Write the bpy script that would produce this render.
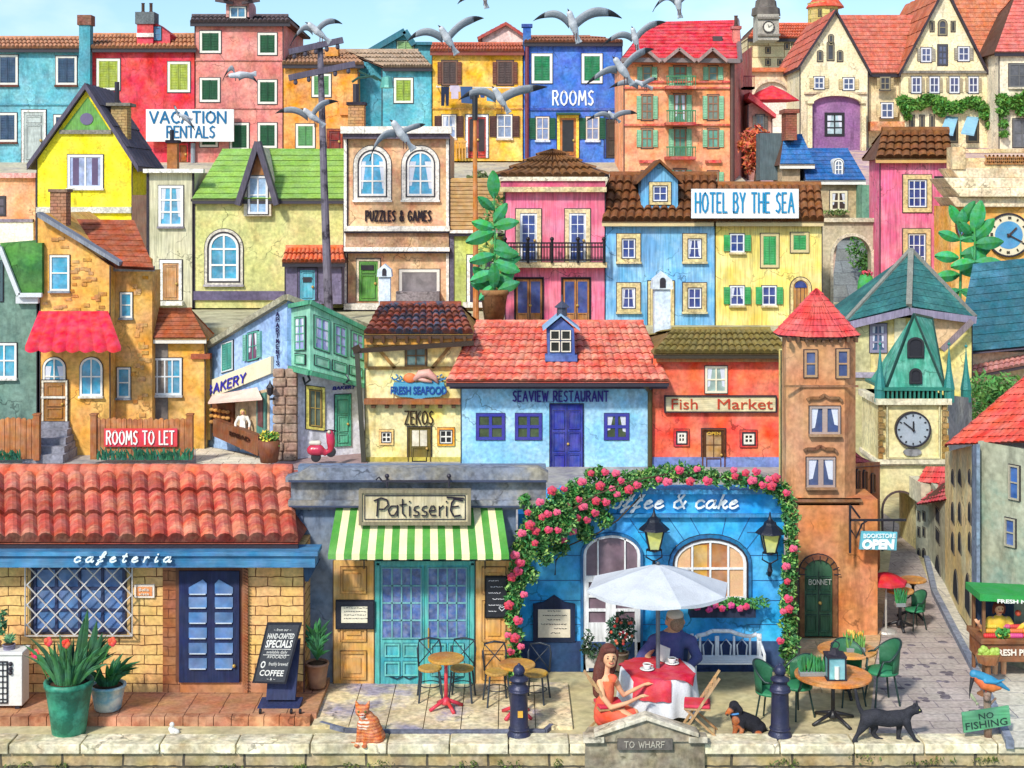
import bpy, math, random
from mathutils import Vector, Matrix
for o in list(bpy.data.objects): bpy.data.objects.remove(o)
SC=bpy.context.scene; COL=SC.collection
R=random.Random(11); PI=math.pi; rad=math.radians
# ---------------------------------------------------------------- camera
F=1440.; HZ=200.; ZC=8.5
def P(x,y,d): return Vector(((x-512)*d/F, d, ZC-(y-HZ)*d/F))
def PX(x,d): return (x-512)*d/F
def PZ(y,d): return ZC-(y-HZ)*d/F
cam=bpy.data.objects.new('camera',bpy.data.cameras.new('camera')); COL.objects.link(cam)
cam.location=(0,0,ZC); cam.rotation_euler=(PI/2,0,0)
cam.data.sensor_width=36; cam.data.lens=36*F/1024; cam.data.shift_y=-(384-HZ)/1024
cam.data.clip_end=3000; SC.camera=cam
# ---------------------------------------------------------------- light
SUN_EL=rad(40); SUN_AZ=rad(207)      # azimuth from +Y towards +X: behind and left of the camera
w=bpy.data.worlds.new('World'); SC.world=w; w.use_nodes=True
nt=w.node_tree; nt.nodes.clear()
wo=nt.nodes.new('ShaderNodeOutputWorld'); bg=nt.nodes.new('ShaderNodeBackground')
sk=nt.nodes.new('ShaderNodeTexSky'); sk.sky_type='NISHITA'; sk.sun_disc=False
sk.sun_elevation=SUN_EL; sk.sun_rotation=SUN_AZ; sk.air_density=1.0; sk.dust_density=1.2
tc=nt.nodes.new('ShaderNodeTexCoord'); mp=nt.nodes.new('ShaderNodeMapping'); mp.inputs['Scale'].default_value=(5,5,11)
ns=nt.nodes.new('ShaderNodeTexNoise'); ns.inputs['Scale'].default_value=1.3; ns.inputs['Detail'].default_value=6
rp=nt.nodes.new('ShaderNodeValToRGB'); rp.color_ramp.elements[0].position=.47; rp.color_ramp.elements[1].position=.68
mx=nt.nodes.new('ShaderNodeMix'); mx.data_type='RGBA'
L=nt.links
L.new(tc.outputs['Generated'],mp.inputs[0]); L.new(mp.outputs[0],ns.inputs['Vector']); L.new(ns.outputs[0],rp.inputs[0])
ml=nt.nodes.new('ShaderNodeMath'); ml.operation='MULTIPLY'; ml.inputs[1].default_value=.45; L.new(rp.outputs[0],ml.inputs[0])
L.new(ml.outputs[0],mx.inputs['Factor']); tn=nt.nodes.new('ShaderNodeMix'); tn.data_type='RGBA'; tn.blend_type='MULTIPLY'; tn.inputs['Factor'].default_value=1; tn.inputs[7].default_value=(.74,.88,.98,1); L.new(sk.outputs[0],tn.inputs[6]); L.new(tn.outputs[2],mx.inputs[6]); mx.inputs[7].default_value=(6.4,6.7,7.0,1)
L.new(mx.outputs[2],bg.inputs[0]); bg.inputs[1].default_value=.15; L.new(bg.outputs[0],wo.inputs[0])
sl=bpy.data.lights.new('sun','SUN'); sl.energy=2.9; sl.angle=rad(5); sl.color=(1,.94,.84)
so=bpy.data.objects.new('sun',sl); COL.objects.link(so)
sd=Vector((math.sin(SUN_AZ)*math.cos(SUN_EL),math.cos(SUN_AZ)*math.cos(SUN_EL),math.sin(SUN_EL)))
so.rotation_euler=sd.to_track_quat('Z','Y').to_euler(); so.location=(0,-10,30)
SC.view_settings.view_transform='Standard'; SC.view_settings.look='None'; SC.view_settings.gamma=1
SC.view_settings.exposure=.40
SC.render.engine='CYCLES'; SC.cycles.max_bounces=5; SC.cycles.diffuse_bounces=3
# ---------------------------------------------------------------- materials
def s2l(c): return c/12.92 if c<=.04045 else ((c+.055)/1.055)**2.4
def hexc(h,k=.88):
    h=h.lstrip('#'); c=[s2l(int(h[i:i+2],16)/255) for i in (0,2,4)]
    return (min(.9,c[0]*k),min(.9,c[1]*k),min(.9,c[2]*k),1)
_mc={}
def M(h,kind='wall',**kw):
    key=(h,kind)+tuple(sorted(kw.items()))
    if key in _mc: return _mc[key]
    m=bpy.data.materials.new(kind+'_'+h.strip('#')); m.use_nodes=True; _mc[key]=m
    nt=m.node_tree; N=nt.nodes; L=nt.links; b=N['Principled BSDF']
    def nd(t,**k):
        n=N.new('ShaderNode'+t)
        for a,v in k.items(): setattr(n,a,v)
        return n
    tc=nd('TexCoord'); col=hexc(h)
    S=dict(wall=(.7,.24,9,.2,.9),streak=(.8,.18,10,.26,.85),tile=(1.6,.2,14,.2,.9),wood=(2.5,.22,22,.2,.6),paint=(1.5,.10,25,.06,.55),
           metal=(3,.12,30,.05,.42),glass=(2.2,.34,9,.12,.3),stone=(1.3,.3,12,.28,.9),leaf=(3,.2,20,.1,.6),cloth=(2.5,.12,40,.06,.95),
           brick=(1.2,.2,14,.2,.9),ground=(.5,.16,7,.16,.95),skin=(3,.06,30,.03,.5),fur=(6,.25,60,.25,.9),slate=(1.2,.35,18,.2,.75),letter=(4,.03,30,.02,.8))[kind]
    sc,va,gs,gv,ro=S
    sc=kw.get('sc',sc); va=kw.get('va',va); gv=kw.get('gv',gv); ro=kw.get('ro',ro); gs=kw.get('gs',gs)
    vec=tc.outputs['Object']
    n1=nd('TexNoise'); n1.inputs['Scale'].default_value=sc; n1.inputs['Detail'].default_value=5; n1.inputs['Roughness'].default_value=.6; n1.inputs['Distortion'].default_value=.5
    L.new(vec,n1.inputs['Vector'])
    n2=nd('TexNoise'); n2.inputs['Scale'].default_value=gs; n2.inputs['Detail'].default_value=4
    if kind in('streak','wood','slate'):
        mp=nd('Mapping'); mp.inputs['Scale'].default_value={'streak':(1.6,1.6,.12),'wood':(1.2,1.2,.1),'slate':(.25,.5,1.5)}[kind] if not kw.get('horiz') else (.1,1,1.2)
        L.new(vec,mp.inputs[0]); L.new(mp.outputs[0],n2.inputs['Vector'])
    else: L.new(vec,n2.inputs['Vector'])
    def rng(src,a,bb,lo=.32,hi=.68):
        r=nd('MapRange'); r.inputs[1].default_value=lo; r.inputs[2].default_value=hi; r.inputs[3].default_value=a; r.inputs[4].default_value=bb
        L.new(src,r.inputs[0]); return r.outputs[0]
    v1=rng(n1.outputs[0],1-va,1+va*.7); v2=rng(n2.outputs[0],1-gv,1+gv)
    mu=nd('Math',operation='MULTIPLY'); L.new(v1,mu.inputs[0]); L.new(v2,mu.inputs[1])
    if kind in('wall','streak','stone'):  # hair cracks and rain stains of old plaster
        nj=nd('TexNoise'); nj.inputs['Scale'].default_value=2.2; nj.inputs['Detail'].default_value=4; L.new(vec,nj.inputs['Vector'])
        vm=nd('VectorMath',operation='MULTIPLY_ADD'); L.new(nj.outputs[1],vm.inputs[0]); vm.inputs[1].default_value=(.9,.9,.9); L.new(vec,vm.inputs[2])
        vo=nd('TexVoronoi',feature='DISTANCE_TO_EDGE'); vo.inputs['Scale'].default_value=.75; L.new(vm.outputs[0],vo.inputs['Vector'])
        ck=rng(vo.outputs[0],1,0,.004,.022); gate=rng(n1.outputs[0],0,.6,.5,.6)
        k1=nd('Math',operation='MULTIPLY'); L.new(ck,k1.inputs[0]); L.new(gate,k1.inputs[1])
        ns_=nd('TexNoise'); ns_.inputs['Scale'].default_value=1.6; ns_.inputs['Detail'].default_value=6; ns_.inputs['Roughness'].default_value=.7
        m3=nd('Mapping'); m3.inputs['Scale'].default_value=(1.3,1.3,.28); L.new(vec,m3.inputs[0]); L.new(m3.outputs[0],ns_.inputs['Vector'])
        stn=rng(ns_.outputs[0],0,.34 if kind!='streak' else .2,.54,.66)
        k2=nd('Math',operation='MAXIMUM'); L.new(k1.outputs[0],k2.inputs[0]); L.new(stn,k2.inputs[1])
        k3=nd('Math',operation='SUBTRACT'); k3.inputs[0].default_value=1.04; L.new(k2.outputs[0],k3.inputs[1])
        k4=nd('Math',operation='MULTIPLY'); L.new(mu.outputs[0],k4.inputs[0]); L.new(k3.outputs[0],k4.inputs[1]); mu=k4
    hs=nd('HueSaturation'); L.new(mu.outputs[0],hs.inputs['Value'])
    n3=nd('TexNoise'); n3.inputs['Scale'].default_value=sc*1.7+.3; n3.inputs['Detail'].default_value=2
    ad=nd('VectorMath',operation='ADD'); ad.inputs[1].default_value=(7.3,2.1,4.4); L.new(vec,ad.inputs[0]); L.new(ad.outputs[0],n3.inputs['Vector'])
    hv=kw.get('hv',{'wall':.009,'streak':.008,'tile':.006,'stone':.014,'brick':.012,'leaf':.03,'slate':.015}.get(kind,.008))
    L.new(rng(n3.outputs[0],.5-hv,.5+hv),hs.inputs['Hue'])
    L.new(rng(n3.outputs[1],1.0+va*.1,1.0-va*.8),hs.inputs['Saturation'])
    hs.inputs['Color'].default_value=col; src=None
    bumpsrc=n2.outputs[0]; bd=.012
    if kw.get('two'):                     # a second wash colour
        n4=nd('TexNoise'); n4.inputs['Scale'].default_value=kw.get('tsc',.9); n4.inputs['Detail'].default_value=5; n4.inputs['Roughness'].default_value=.65
        ad2=nd('VectorMath',operation='ADD'); ad2.inputs[1].default_value=(3.3,9.1,1.4); L.new(vec,ad2.inputs[0]); L.new(ad2.outputs[0],n4.inputs['Vector'])
        mm=nd('Mix',data_type='RGBA'); L.new(rng(n4.outputs[0],0,1,kw.get('tlo',.46),kw.get('thi',.66)),mm.inputs['Factor']); mm.inputs[6].default_value=col; mm.inputs[7].default_value=hexc(kw['two'])
        src=mm.outputs[2]
    if kind in('brick',):
        sx=nd('SeparateXYZ'); L.new(vec,sx.inputs[0]); a=nd('Math',operation='ADD'); L.new(sx.outputs[0],a.inputs[0]); L.new(sx.outputs[1],a.inputs[1])
        cb=nd('CombineXYZ'); L.new(a.outputs[0],cb.inputs[0]); L.new(sx.outputs[2 if not kw.get('flat') else 1],cb.inputs[1])
        if kw.get('flat'): L.new(sx.outputs[0],cb.inputs[0])
        nj=nd('TexNoise'); nj.inputs['Scale'].default_value=5; L.new(vec,nj.inputs['Vector'])
        vm=nd('VectorMath',operation='MULTIPLY_ADD'); L.new(nj.outputs[1],vm.inputs[0]); vm.inputs[1].default_value=(.05,.05,.0); L.new(cb.outputs[0],vm.inputs[2])
        br=nd('TexBrick'); L.new(vm.outputs[0],br.inputs['Vector']); br.inputs['Scale'].default_value=1
        br.inputs['Brick Width'].default_value=kw.get('bw',.42); br.inputs['Row Height'].default_value=kw.get('bh',.19); br.inputs['Mortar Size'].default_value=kw.get('mo',.008); br.inputs['Mortar Smooth'].default_value=.3
        c2=tuple(x*f for x,f in zip(col[:3],kw.get('c2f',(.86,.78,.66))))+(1,)
        br.inputs['Color1'].default_value=col; br.inputs['Color2'].default_value=c2; br.inputs['Mortar'].default_value=hexc(kw.get('mc','#6a4a30')); br.inputs['Bias'].default_value=-.1
        src=br.outputs[0]
        iv=nd('Math',operation='SUBTRACT'); iv.inputs[0].default_value=1; L.new(br.outputs['Fac'],iv.inputs[1])
        a2=nd('Math',operation='MULTIPLY_ADD'); L.new(n2.outputs[0],a2.inputs[0]); a2.inputs[1].default_value=.4; L.new(iv.outputs[0],a2.inputs[2]); bumpsrc=a2.outputs[0]; bd=.02
    if kw.get('spots'):                   # coat markings: (x,y,z,r,colour) in object space
        cur=None
        for (x,y,z,r,c) in kw['spots']:
            dn=nd('VectorMath',operation='DISTANCE'); L.new(vec,dn.inputs[0]); dn.inputs[1].default_value=(x,y,z)
            mm=nd('Mix',data_type='RGBA'); L.new(rng(dn.outputs['Value'],1,0,r*.85,r*1.1),mm.inputs['Factor'])
            if cur is None: mm.inputs[6].default_value=col
            else: L.new(cur,mm.inputs[6])
            mm.inputs[7].default_value=hexc(c); cur=mm.outputs[2]
        src=cur
    if kw.get('bands'):                   # (scale, colour) stripes
        wv=nd('TexWave',bands_direction=kw.get('bdir','X')); wv.inputs['Scale'].default_value=kw['bands'][0]; wv.inputs['Distortion'].default_value=kw.get('bdist',0)
        wv.inputs['Detail'].default_value=1
        L.new(vec,wv.inputs['Vector']); mm=nd('Mix',data_type='RGBA'); L.new(rng(wv.outputs['Fac'],0,1,kw.get('blo',.47),kw.get('bhi',.53)),mm.inputs['Factor'])
        if src: L.new(src,mm.inputs[6])
        else: mm.inputs[6].default_value=col
        mm.inputs[7].default_value=hexc(kw['bands'][1]); src=mm.outputs[2]
    if kind in('tile','leaf'):
        at=nd('Attribute',attribute_name='tint'); mm=nd('Mix',data_type='RGBA',blend_type='MULTIPLY'); mm.inputs['Factor'].default_value=1
        if src: L.new(src,mm.inputs[6])
        else: mm.inputs[6].default_value=col
        L.new(at.outputs['Color'],mm.inputs[7]); src=mm.outputs[2]
    if src: L.new(src,hs.inputs['Color'])
    L.new(hs.outputs[0],b.inputs['Base Color']); b.inputs['Roughness'].default_value=ro
    b.inputs['Specular IOR Level'].default_value=kw.get('spec',.25 if kind not in('glass','metal','paint') else .5)
    if kind=='metal': b.inputs['Metallic'].default_value=kw.get('met',.25)
    if kind=='leaf': b.inputs['Subsurface Weight'].default_value=0
    if kind not in('glass','letter','skin','leaf'):
        bp=nd('Bump'); bp.inputs['Distance'].default_value=kw.get('bd',bd); bp.inputs['Strength'].default_value=.55
        L.new(bumpsrc,bp.inputs['Height']); L.new(bp.outputs[0],b.inputs['Normal'])
    if kw.get('emit'):
        b.inputs['Emission Color'].default_value=col; b.inputs['Emission Strength'].default_value=kw['emit']
    return m
INK='#2a2430'
def ink(): return M(INK,'paint')
# ---------------------------------------------------------------- mesh builder
class MB:
    def __init__(s): s.v=[];s.f=[];s.m=[];s.t=[]
    def add(s,vs,fs,mi=0,t=1.):
        k=len(s.v); s.v+= [Vector(v) for v in vs]
        t=(t,t,t) if not isinstance(t,tuple) else t
        for f in fs: s.f.append(tuple(i+k for i in f)); s.m.append(mi); s.t.append(t)
        return s
    def box(s,a,b,mi=0,t=1.):
        x0,y0,z0=a;x1,y1,z1=b
        return s.add([(x0,y0,z0),(x1,y0,z0),(x1,y1,z0),(x0,y1,z0),(x0,y0,z1),(x1,y0,z1),(x1,y1,z1),(x0,y1,z1)],
              [(0,3,2,1),(4,5,6,7),(0,1,5,4),(1,2,6,5),(2,3,7,6),(3,0,4,7)],mi,t)
    def bar(s,p,q,w,h=None,mi=0,up=(0,0,1),t=1.):     # rectangular beam from p to q
        p=Vector(p);q=Vector(q);h=h or w; a=(q-p)
        if a.length<1e-6: return s
        a.normalize(); u=Vector(up)
        if abs(a.dot(u))>.98: u=Vector((0,1,0))
        x=a.cross(u).normalized(); y=x.cross(a)
        vs=[c+x*(sx*w/2)+y*(sy*h/2) for c in(p,q) for sx,sy in((-1,-1),(1,-1),(1,1),(-1,1))]
        return s.add(vs,[(3,2,1,0),(4,5,6,7),(0,1,5,4),(1,2,6,5),(2,3,7,6),(3,0,4,7)],mi,t)
    def prism(s,poly,off,mi=0,t=1.):
        n=len(poly);off=Vector(off); poly=[Vector(p) for p in poly]
        return s.add(poly+[p+off for p in poly],[tuple(range(n)),tuple(range(2*n-1,n-1,-1))]+[(i,i+n,(i+1)%n+n,(i+1)%n) for i in range(n)],mi,t)
    def plate(s,A,d,f,b,mi=0,t=1.):                   # pixel polygon at facade plane d, f metres proud, b behind
        return s.prism([Vector((PX(x,d),d-f,PZ(y,d))) for x,y in A],(0,f+b,0),mi,t)
    def rc(s,x0,y0,x1,y1,d,f=.05,b=0.,mi=0,t=1.):
        return s.box((PX(x0,d),d-f,PZ(y1,d)),(PX(x1,d),d+b,PZ(y0,d)),mi,t)
    def ring(s,A,B,d,f,b=0.,mi=0):
        n=len(A); a=[(PX(x,d),PZ(y,d)) for x,y in A]; c=[(PX(x,d),PZ(y,d)) for x,y in B]
        vs=[(x,d-f,z) for x,z in a]+[(x,d-f,z) for x,z in c]+[(x,d+b,z) for x,z in a]+[(x,d+b,z) for x,z in c]
        fs=[]
        for i in range(n):
            j=(i+1)%n; fs+=[(i,j,n+j,n+i),(2*n+i,2*n+j,j,i),(n+i,n+j,3*n+j,3*n+i)]
        return s.add(vs,fs,mi)
    def tube(s,pts,r,n=8,mi=0,t=1.,cap=True):
        pts=[Vector(p) for p in pts]; rs=r if isinstance(r,(list,tuple)) else [r]*len(pts)
        vs=[];fs=[]; up=Vector((.13,.2,1)).normalized()
        for i,p in enumerate(pts):
            a=(pts[min(i+1,len(pts)-1)]-pts[max(i-1,0)]).normalized()
            u=up if abs(a.dot(up))<.95 else Vector((1,.1,0)).normalized()
            x=a.cross(u).normalized();y=x.cross(a)
            for k in range(n): th=2*PI*k/n; vs.append(p+(x*math.cos(th)+y*math.sin(th))*rs[i])
        for i in range(len(pts)-1):
            for k in range(n): j=(k+1)%n; fs.append((i*n+k,i*n+j,(i+1)*n+j,(i+1)*n+k))
        if cap: fs.append(tuple(range(n-1,-1,-1))); fs.append(tuple(range((len(pts)-1)*n,len(pts)*n)))
        return s.add(vs,fs,mi,t)
    def lathe(s,prof,c,n=16,mi=0,t=1.,sx=1,sy=1):          # prof: (r,z) list
        c=Vector(c);vs=[];fs=[]
        for r,z in prof:
            for k in range(n): th=2*PI*k/n; vs.append(c+Vector((r*math.cos(th)*sx,r*math.sin(th)*sy,z)))
        for i in range(len(prof)-1):
            for k in range(n): j=(k+1)%n; fs.append((i*n+k,i*n+j,(i+1)*n+j,(i+1)*n+k))
        fs.append(tuple(range(n-1,-1,-1))); fs.append(tuple(range((len(prof)-1)*n,len(prof)*n)))
        return s.add(vs,fs,mi,t)
    def ball(s,c,r,mi=0,n=12,m=8,t=1.,rot=None):
        c=Vector(c); r=(r,r,r) if not isinstance(r,(tuple,list)) else r; vs=[];fs=[]
        for i in range(1,m):
            ph=PI*i/m
            for k in range(n):
                th=2*PI*k/n; v=Vector((r[0]*math.sin(ph)*math.cos(th),r[1]*math.sin(ph)*math.sin(th),r[2]*math.cos(ph)))
                if rot: v=rot@v
                vs.append(c+v)
        T=Vector((0,0,r[2]));B=Vector((0,0,-r[2]))
        if rot: T=rot@T;B=rot@B
        vs+=[c+T,c+B]; a=len(vs)-2;b=a+1
        for i in range(m-2):
            for k in range(n): j=(k+1)%n; fs.append((i*n+k,(i+1)*n+k,(i+1)*n+j,i*n+j))
        for k in range(n): j=(k+1)%n; fs.append((a,k,j)); fs.append((b,(m-2)*n+j,(m-2)*n+k))
        return s.add(vs,fs,mi,t)
    def caps(s,pts,rs,n=12):                          # chain of tapered capsules (for remeshing)
        for p,r in zip(pts,rs): s.ball(p,r,n=n,m=8)
        for i in range(len(pts)-1): s.tube([pts[i],pts[i+1]],[rs[i],rs[i+1]],n=n)
        return s
    def tiles(s,e0,e1,r1,r0,nc,nr,amp=.05,mi=0,seg=4,var=.16,flat=False):
        e0,e1,r0,r1=map(Vector,(e0,e1,r0,r1)); nrm=(e1-e0).cross(r0-e0 if (r0-e0).length>.01 else r1-e0).normalized()
        if nrm.z<0: nrm=-nrm
        for i in range(nr):
            t0=i/nr-.012*(i>0);t1=min(1,(i+1)/nr+.01)
            a0=e0.lerp(r0,t0);a1=e1.lerp(r1,t0);b0=e0.lerp(r0,t1);b1=e1.lerp(r1,t1)
            for c in range(nc):
                vs=[];jit=R.uniform(-.15,.15)*amp; tn=1+R.uniform(-var,var*.6); hue=R.uniform(-.05,.05)
                for k in range(seg+1):
                    u=(c+k/seg)/nc; w=(k/seg)
                    h=abs(math.sin(PI*w))**.7*amp if not flat else amp*.25*(1 if 0<k<seg else 0)
                    lo=a0.lerp(a1,u)+nrm*(h+amp*.75+jit); hi=b0.lerp(b1,u)+nrm*(h*.85)
                    vs+=[lo-(r0-e0).normalized()*(amp*.5*math.sin(PI*w) if not flat else jit),hi,a0.lerp(a1,u)+nrm*(-amp*.2)]
                fs=[]
                lp=[]
                for k in range(seg): q=3*k; fs.append((q,q+3,q+4,q+1)); lp.append((q+2,q+5,q+3,q))
                s.add(vs,fs,mi,(tn*(1+hue),tn,tn*(1-hue))); s.add(vs,lp,mi,.4)  # lip faces tinted dark: a shadow line painted under each tile course
        return s
XF=[Matrix.Identity(4)]
W={}
def wm(o): return W.get(o.name,Matrix.Identity(4))
def thing(name,label,cat,loc=(0,0,0),group=None):
    o=bpy.data.objects.new(name,None); COL.objects.link(o); o.location=loc; o.empty_display_size=.2
    o['label']=label;o['category']=cat
    if group:o['group']=group
    W[o.name]=Matrix.Translation(Vector(loc)); return o
def obj(name,mb,mats,parent=None,smooth=False,label=None,cat=None,group=None,kind=None,loc=None,vox=None,bev=None):
    if not isinstance(mats,(list,tuple)): mats=[mats]
    me=bpy.data.meshes.new(name)
    if parent is not None: mat=wm(parent)
    else:
        if loc is None and mb.v:
            xs=[v.x for v in mb.v];ys=[v.y for v in mb.v];zs=[v.z for v in mb.v]; loc=((min(xs)+max(xs))/2,(min(ys)+max(ys))/2,min(zs))
        mat=Matrix.Translation(Vector(loc or (0,0,0)))
    inv=mat.inverted()
    xm=inv@XF[0]; me.from_pydata([xm@v for v in mb.v],[],mb.f)
    for m in mats: me.materials.append(m)
    me.polygons.foreach_set('material_index',[min(i,len(mats)-1) for i in mb.m])
    if smooth: me.polygons.foreach_set('use_smooth',[True]*len(mb.f))
    if any(t!=(1.,1.,1.) for t in mb.t) or any(m.name.startswith(('tile','leaf')) for m in mats):
        ca=me.color_attributes.new('tint','FLOAT_COLOR','CORNER'); buf=[]
        for p,t in zip(me.polygons,mb.t): buf+= list(t+(1.,))*p.loop_total
        ca.data.foreach_set('color',buf)
    me.update()
    o=bpy.data.objects.new(name,me); COL.objects.link(o)
    if parent is not None: o.parent=parent
    else: o.location=mat.translation
    W[o.name]=mat
    if label:o['label']=label
    if cat:o['category']=cat
    if group:o['group']=group
    if kind:o['kind']=kind
    if vox:
        md=o.modifiers.new('remesh','REMESH'); md.mode='VOXEL'; md.voxel_size=vox; md.use_smooth_shade=True
        sm=o.modifiers.new('smooth','SMOOTH'); sm.iterations=4; sm.factor=.6
    if bev:
        bm=o.modifiers.new('bevel','BEVEL'); bm.width=bev; bm.segments=2
    return o
def copy_tree(o,parent=None):
    c=o.copy(); COL.objects.link(c)
    if parent is not None: c.parent=parent
    W[c.name]=wm(o)
    for ch in list(o.children): copy_tree(ch,c)
    return c
def dup(o,loc,rz=0,label=None,sc=None):
    c=copy_tree(o); c.location=loc; c.rotation_euler=(0,0,rz)
    if label:c['label']=label
    if sc:c.scale=(sc,)*3
    return c
# ---------------------------------------------------------------- facade kit
def olp(x0,y0,x1,y1,arch=0,k=0,n=12,kb=None):
    kb=k if kb is None else kb
    x0-=k;x1+=k;y0-=k;y1+=kb
    if not arch: return [(x0,y1),(x1,y1),(x1,y0),(x0,y0)]
    cx=(x0+x1)/2;rx=(x1-x0)/2; arch=arch+k
    return [(x0,y1),(x1,y1)]+[(cx+rx*math.cos(PI*i/n),y0+arch-arch*math.sin(PI*i/n)) for i in range(n+1)]
def top_at(x,x0,y0,x1,arch):
    if not arch: return y0
    cx=(x0+x1)/2;rx=(x1-x0)/2; return y0+arch-arch*math.sqrt(max(0,1-((x-cx)/rx)**2))
def shutter(par,d,x0,y0,x1,y1,col,f=.05):
    s=MB(); s.rc(x0,y0,x1,y1,d,f-.02,-.005)
    n=max(3,int((y1-y0)/2.6)); e=(x1-x0)*.14
    for i in range(n):
        a=y0+1+(y1-y0-2)*(i+.15)/n; b=y0+1+(y1-y0-2)*(i+.8)/n; s.rc(x0+e,a,x1-e,b,d,f,-.02-.0)
    s.rc(x0,y0,x0+e*.8,y1,d,f+.01,-.02); s.rc(x1-e*.8,y0,x1,y1,d,f+.01,-.02)
    return obj('shutter',s,M(col,'wood'),par)
def window(par,d,x0,y0,x1,y1,nx=2,ny=2,fr='#f2efe6',pane='#3c5688',sur=None,sw=2.5,sill=None,arch=0,sh=None,shw=None,closed=None,fw=1.2,inkw=.7,mull=None,pr=.06,inkc=INK,pk='glass'):
    fo=MB()
    # materials: 0 frame, 1 surround, 2 ink, 3 sill
    if sur: fo.ring(olp(x0,y0,x1,y1,arch,sw+fw),olp(x0,y0,x1,y1,arch,fw*.6),d,pr,0,1)
    if inkw: 
        k=(sw if sur else 0)+fw
        fo.ring(olp(x0,y0,x1,y1,arch,k+inkw),olp(x0,y0,x1,y1,arch,k-.01),d,pr*.55,0,2)
        if sur: fo.ring(olp(x0,y0,x1,y1,arch,fw*.6+.0),olp(x0,y0,x1,y1,arch,0),d,pr+.012,-.002,2)
    i0=0 if not sur else -fw*.4
    fo.ring(olp(x0,y0,x1,y1,arch,i0+fw if not sur else 0),olp(x0,y0,x1,y1,arch,i0-.2 if not sur else -fw),d,pr*.8,0,0)
    mw=mull or max(.8,fw*.7)
    if not closed:
        for i in range(1,nx):
            x=x0+(x1-x0)*i/nx; fo.rc(x-mw/2,top_at(x,x0,y0,x1,arch),x+mw/2,y1,d,pr*.7,0,0)
        for j in range(1,ny):
            y=y0+(y1-y0)*j/ny; 
            dx=0
            if arch and y<y0+arch: rx=(x1-x0)/2; dx=rx-rx*math.sqrt(max(0,1-((y0+arch-y)/arch)**2))
            fo.rc(x0+dx,y-mw/2,x1-dx,y+mw/2,d,pr*.68,0,0)
    if sill: 
        k=(sw if sur else 0)+fw+1; fo.rc(x0-k,y1+fw+(sw if sur else 0)*.6,x1+k,y1+fw+(sw if sur else 0)*.6+2,d,pr+.07,0,3)
    wd=obj('window',fo,[M(fr,'paint'),M(sur or fr,'stone',va=.12),M(inkc,'paint'),M(sill or fr,'stone')],par)
    pn=MB(); pn.plate(olp(x0,y0,x1,y1,arch,0),d,.014,0)
    obj('pane',pn,M(pane if not closed else INK,pk),wd)
    if not closed and x1-x0>9 and y1-y0>15 and nx==2 and R.random()<.6:
        cu=MB(); q=(x1-x0)*R.uniform(.2,.34); yt=y0+arch*.75+.4
        for s_ in(0,1): a=x0+.4 if not s_ else x1-.4; b=a+q*(1 if not s_ else -1); ym=y0+(y1-y0)*R.uniform(.65,.95); cu.plate([(a,ym),((a+b)/2,ym-1),(b,yt),(a,yt)] if not s_ else [(b,yt),((a+b)/2,ym-1),(a,ym),(a,yt)],d,.02,-.015)
        obj('curtain',cu,M('#d8dcea','cloth'),wd)
    if closed:
        c=(x0+x1)/2
        if arch: c0=y0+arch*.6
        else: c0=y0
        shutter(wd,d,x0+.4,c0,c-.25,y1-.3,closed,.045); shutter(wd,d,c+.25,c0,x1-.4,y1-.3,closed,.045)
    if sh:
        q=shw or (x1-x0)*.5; k=fw+(0.2)
        shutter(wd,d,x0-k-q,y0,x0-k,y1,sh,.085); shutter(wd,d,x1+k,y0,x1+k+q,y1,sh,.085)
    return wd
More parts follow.
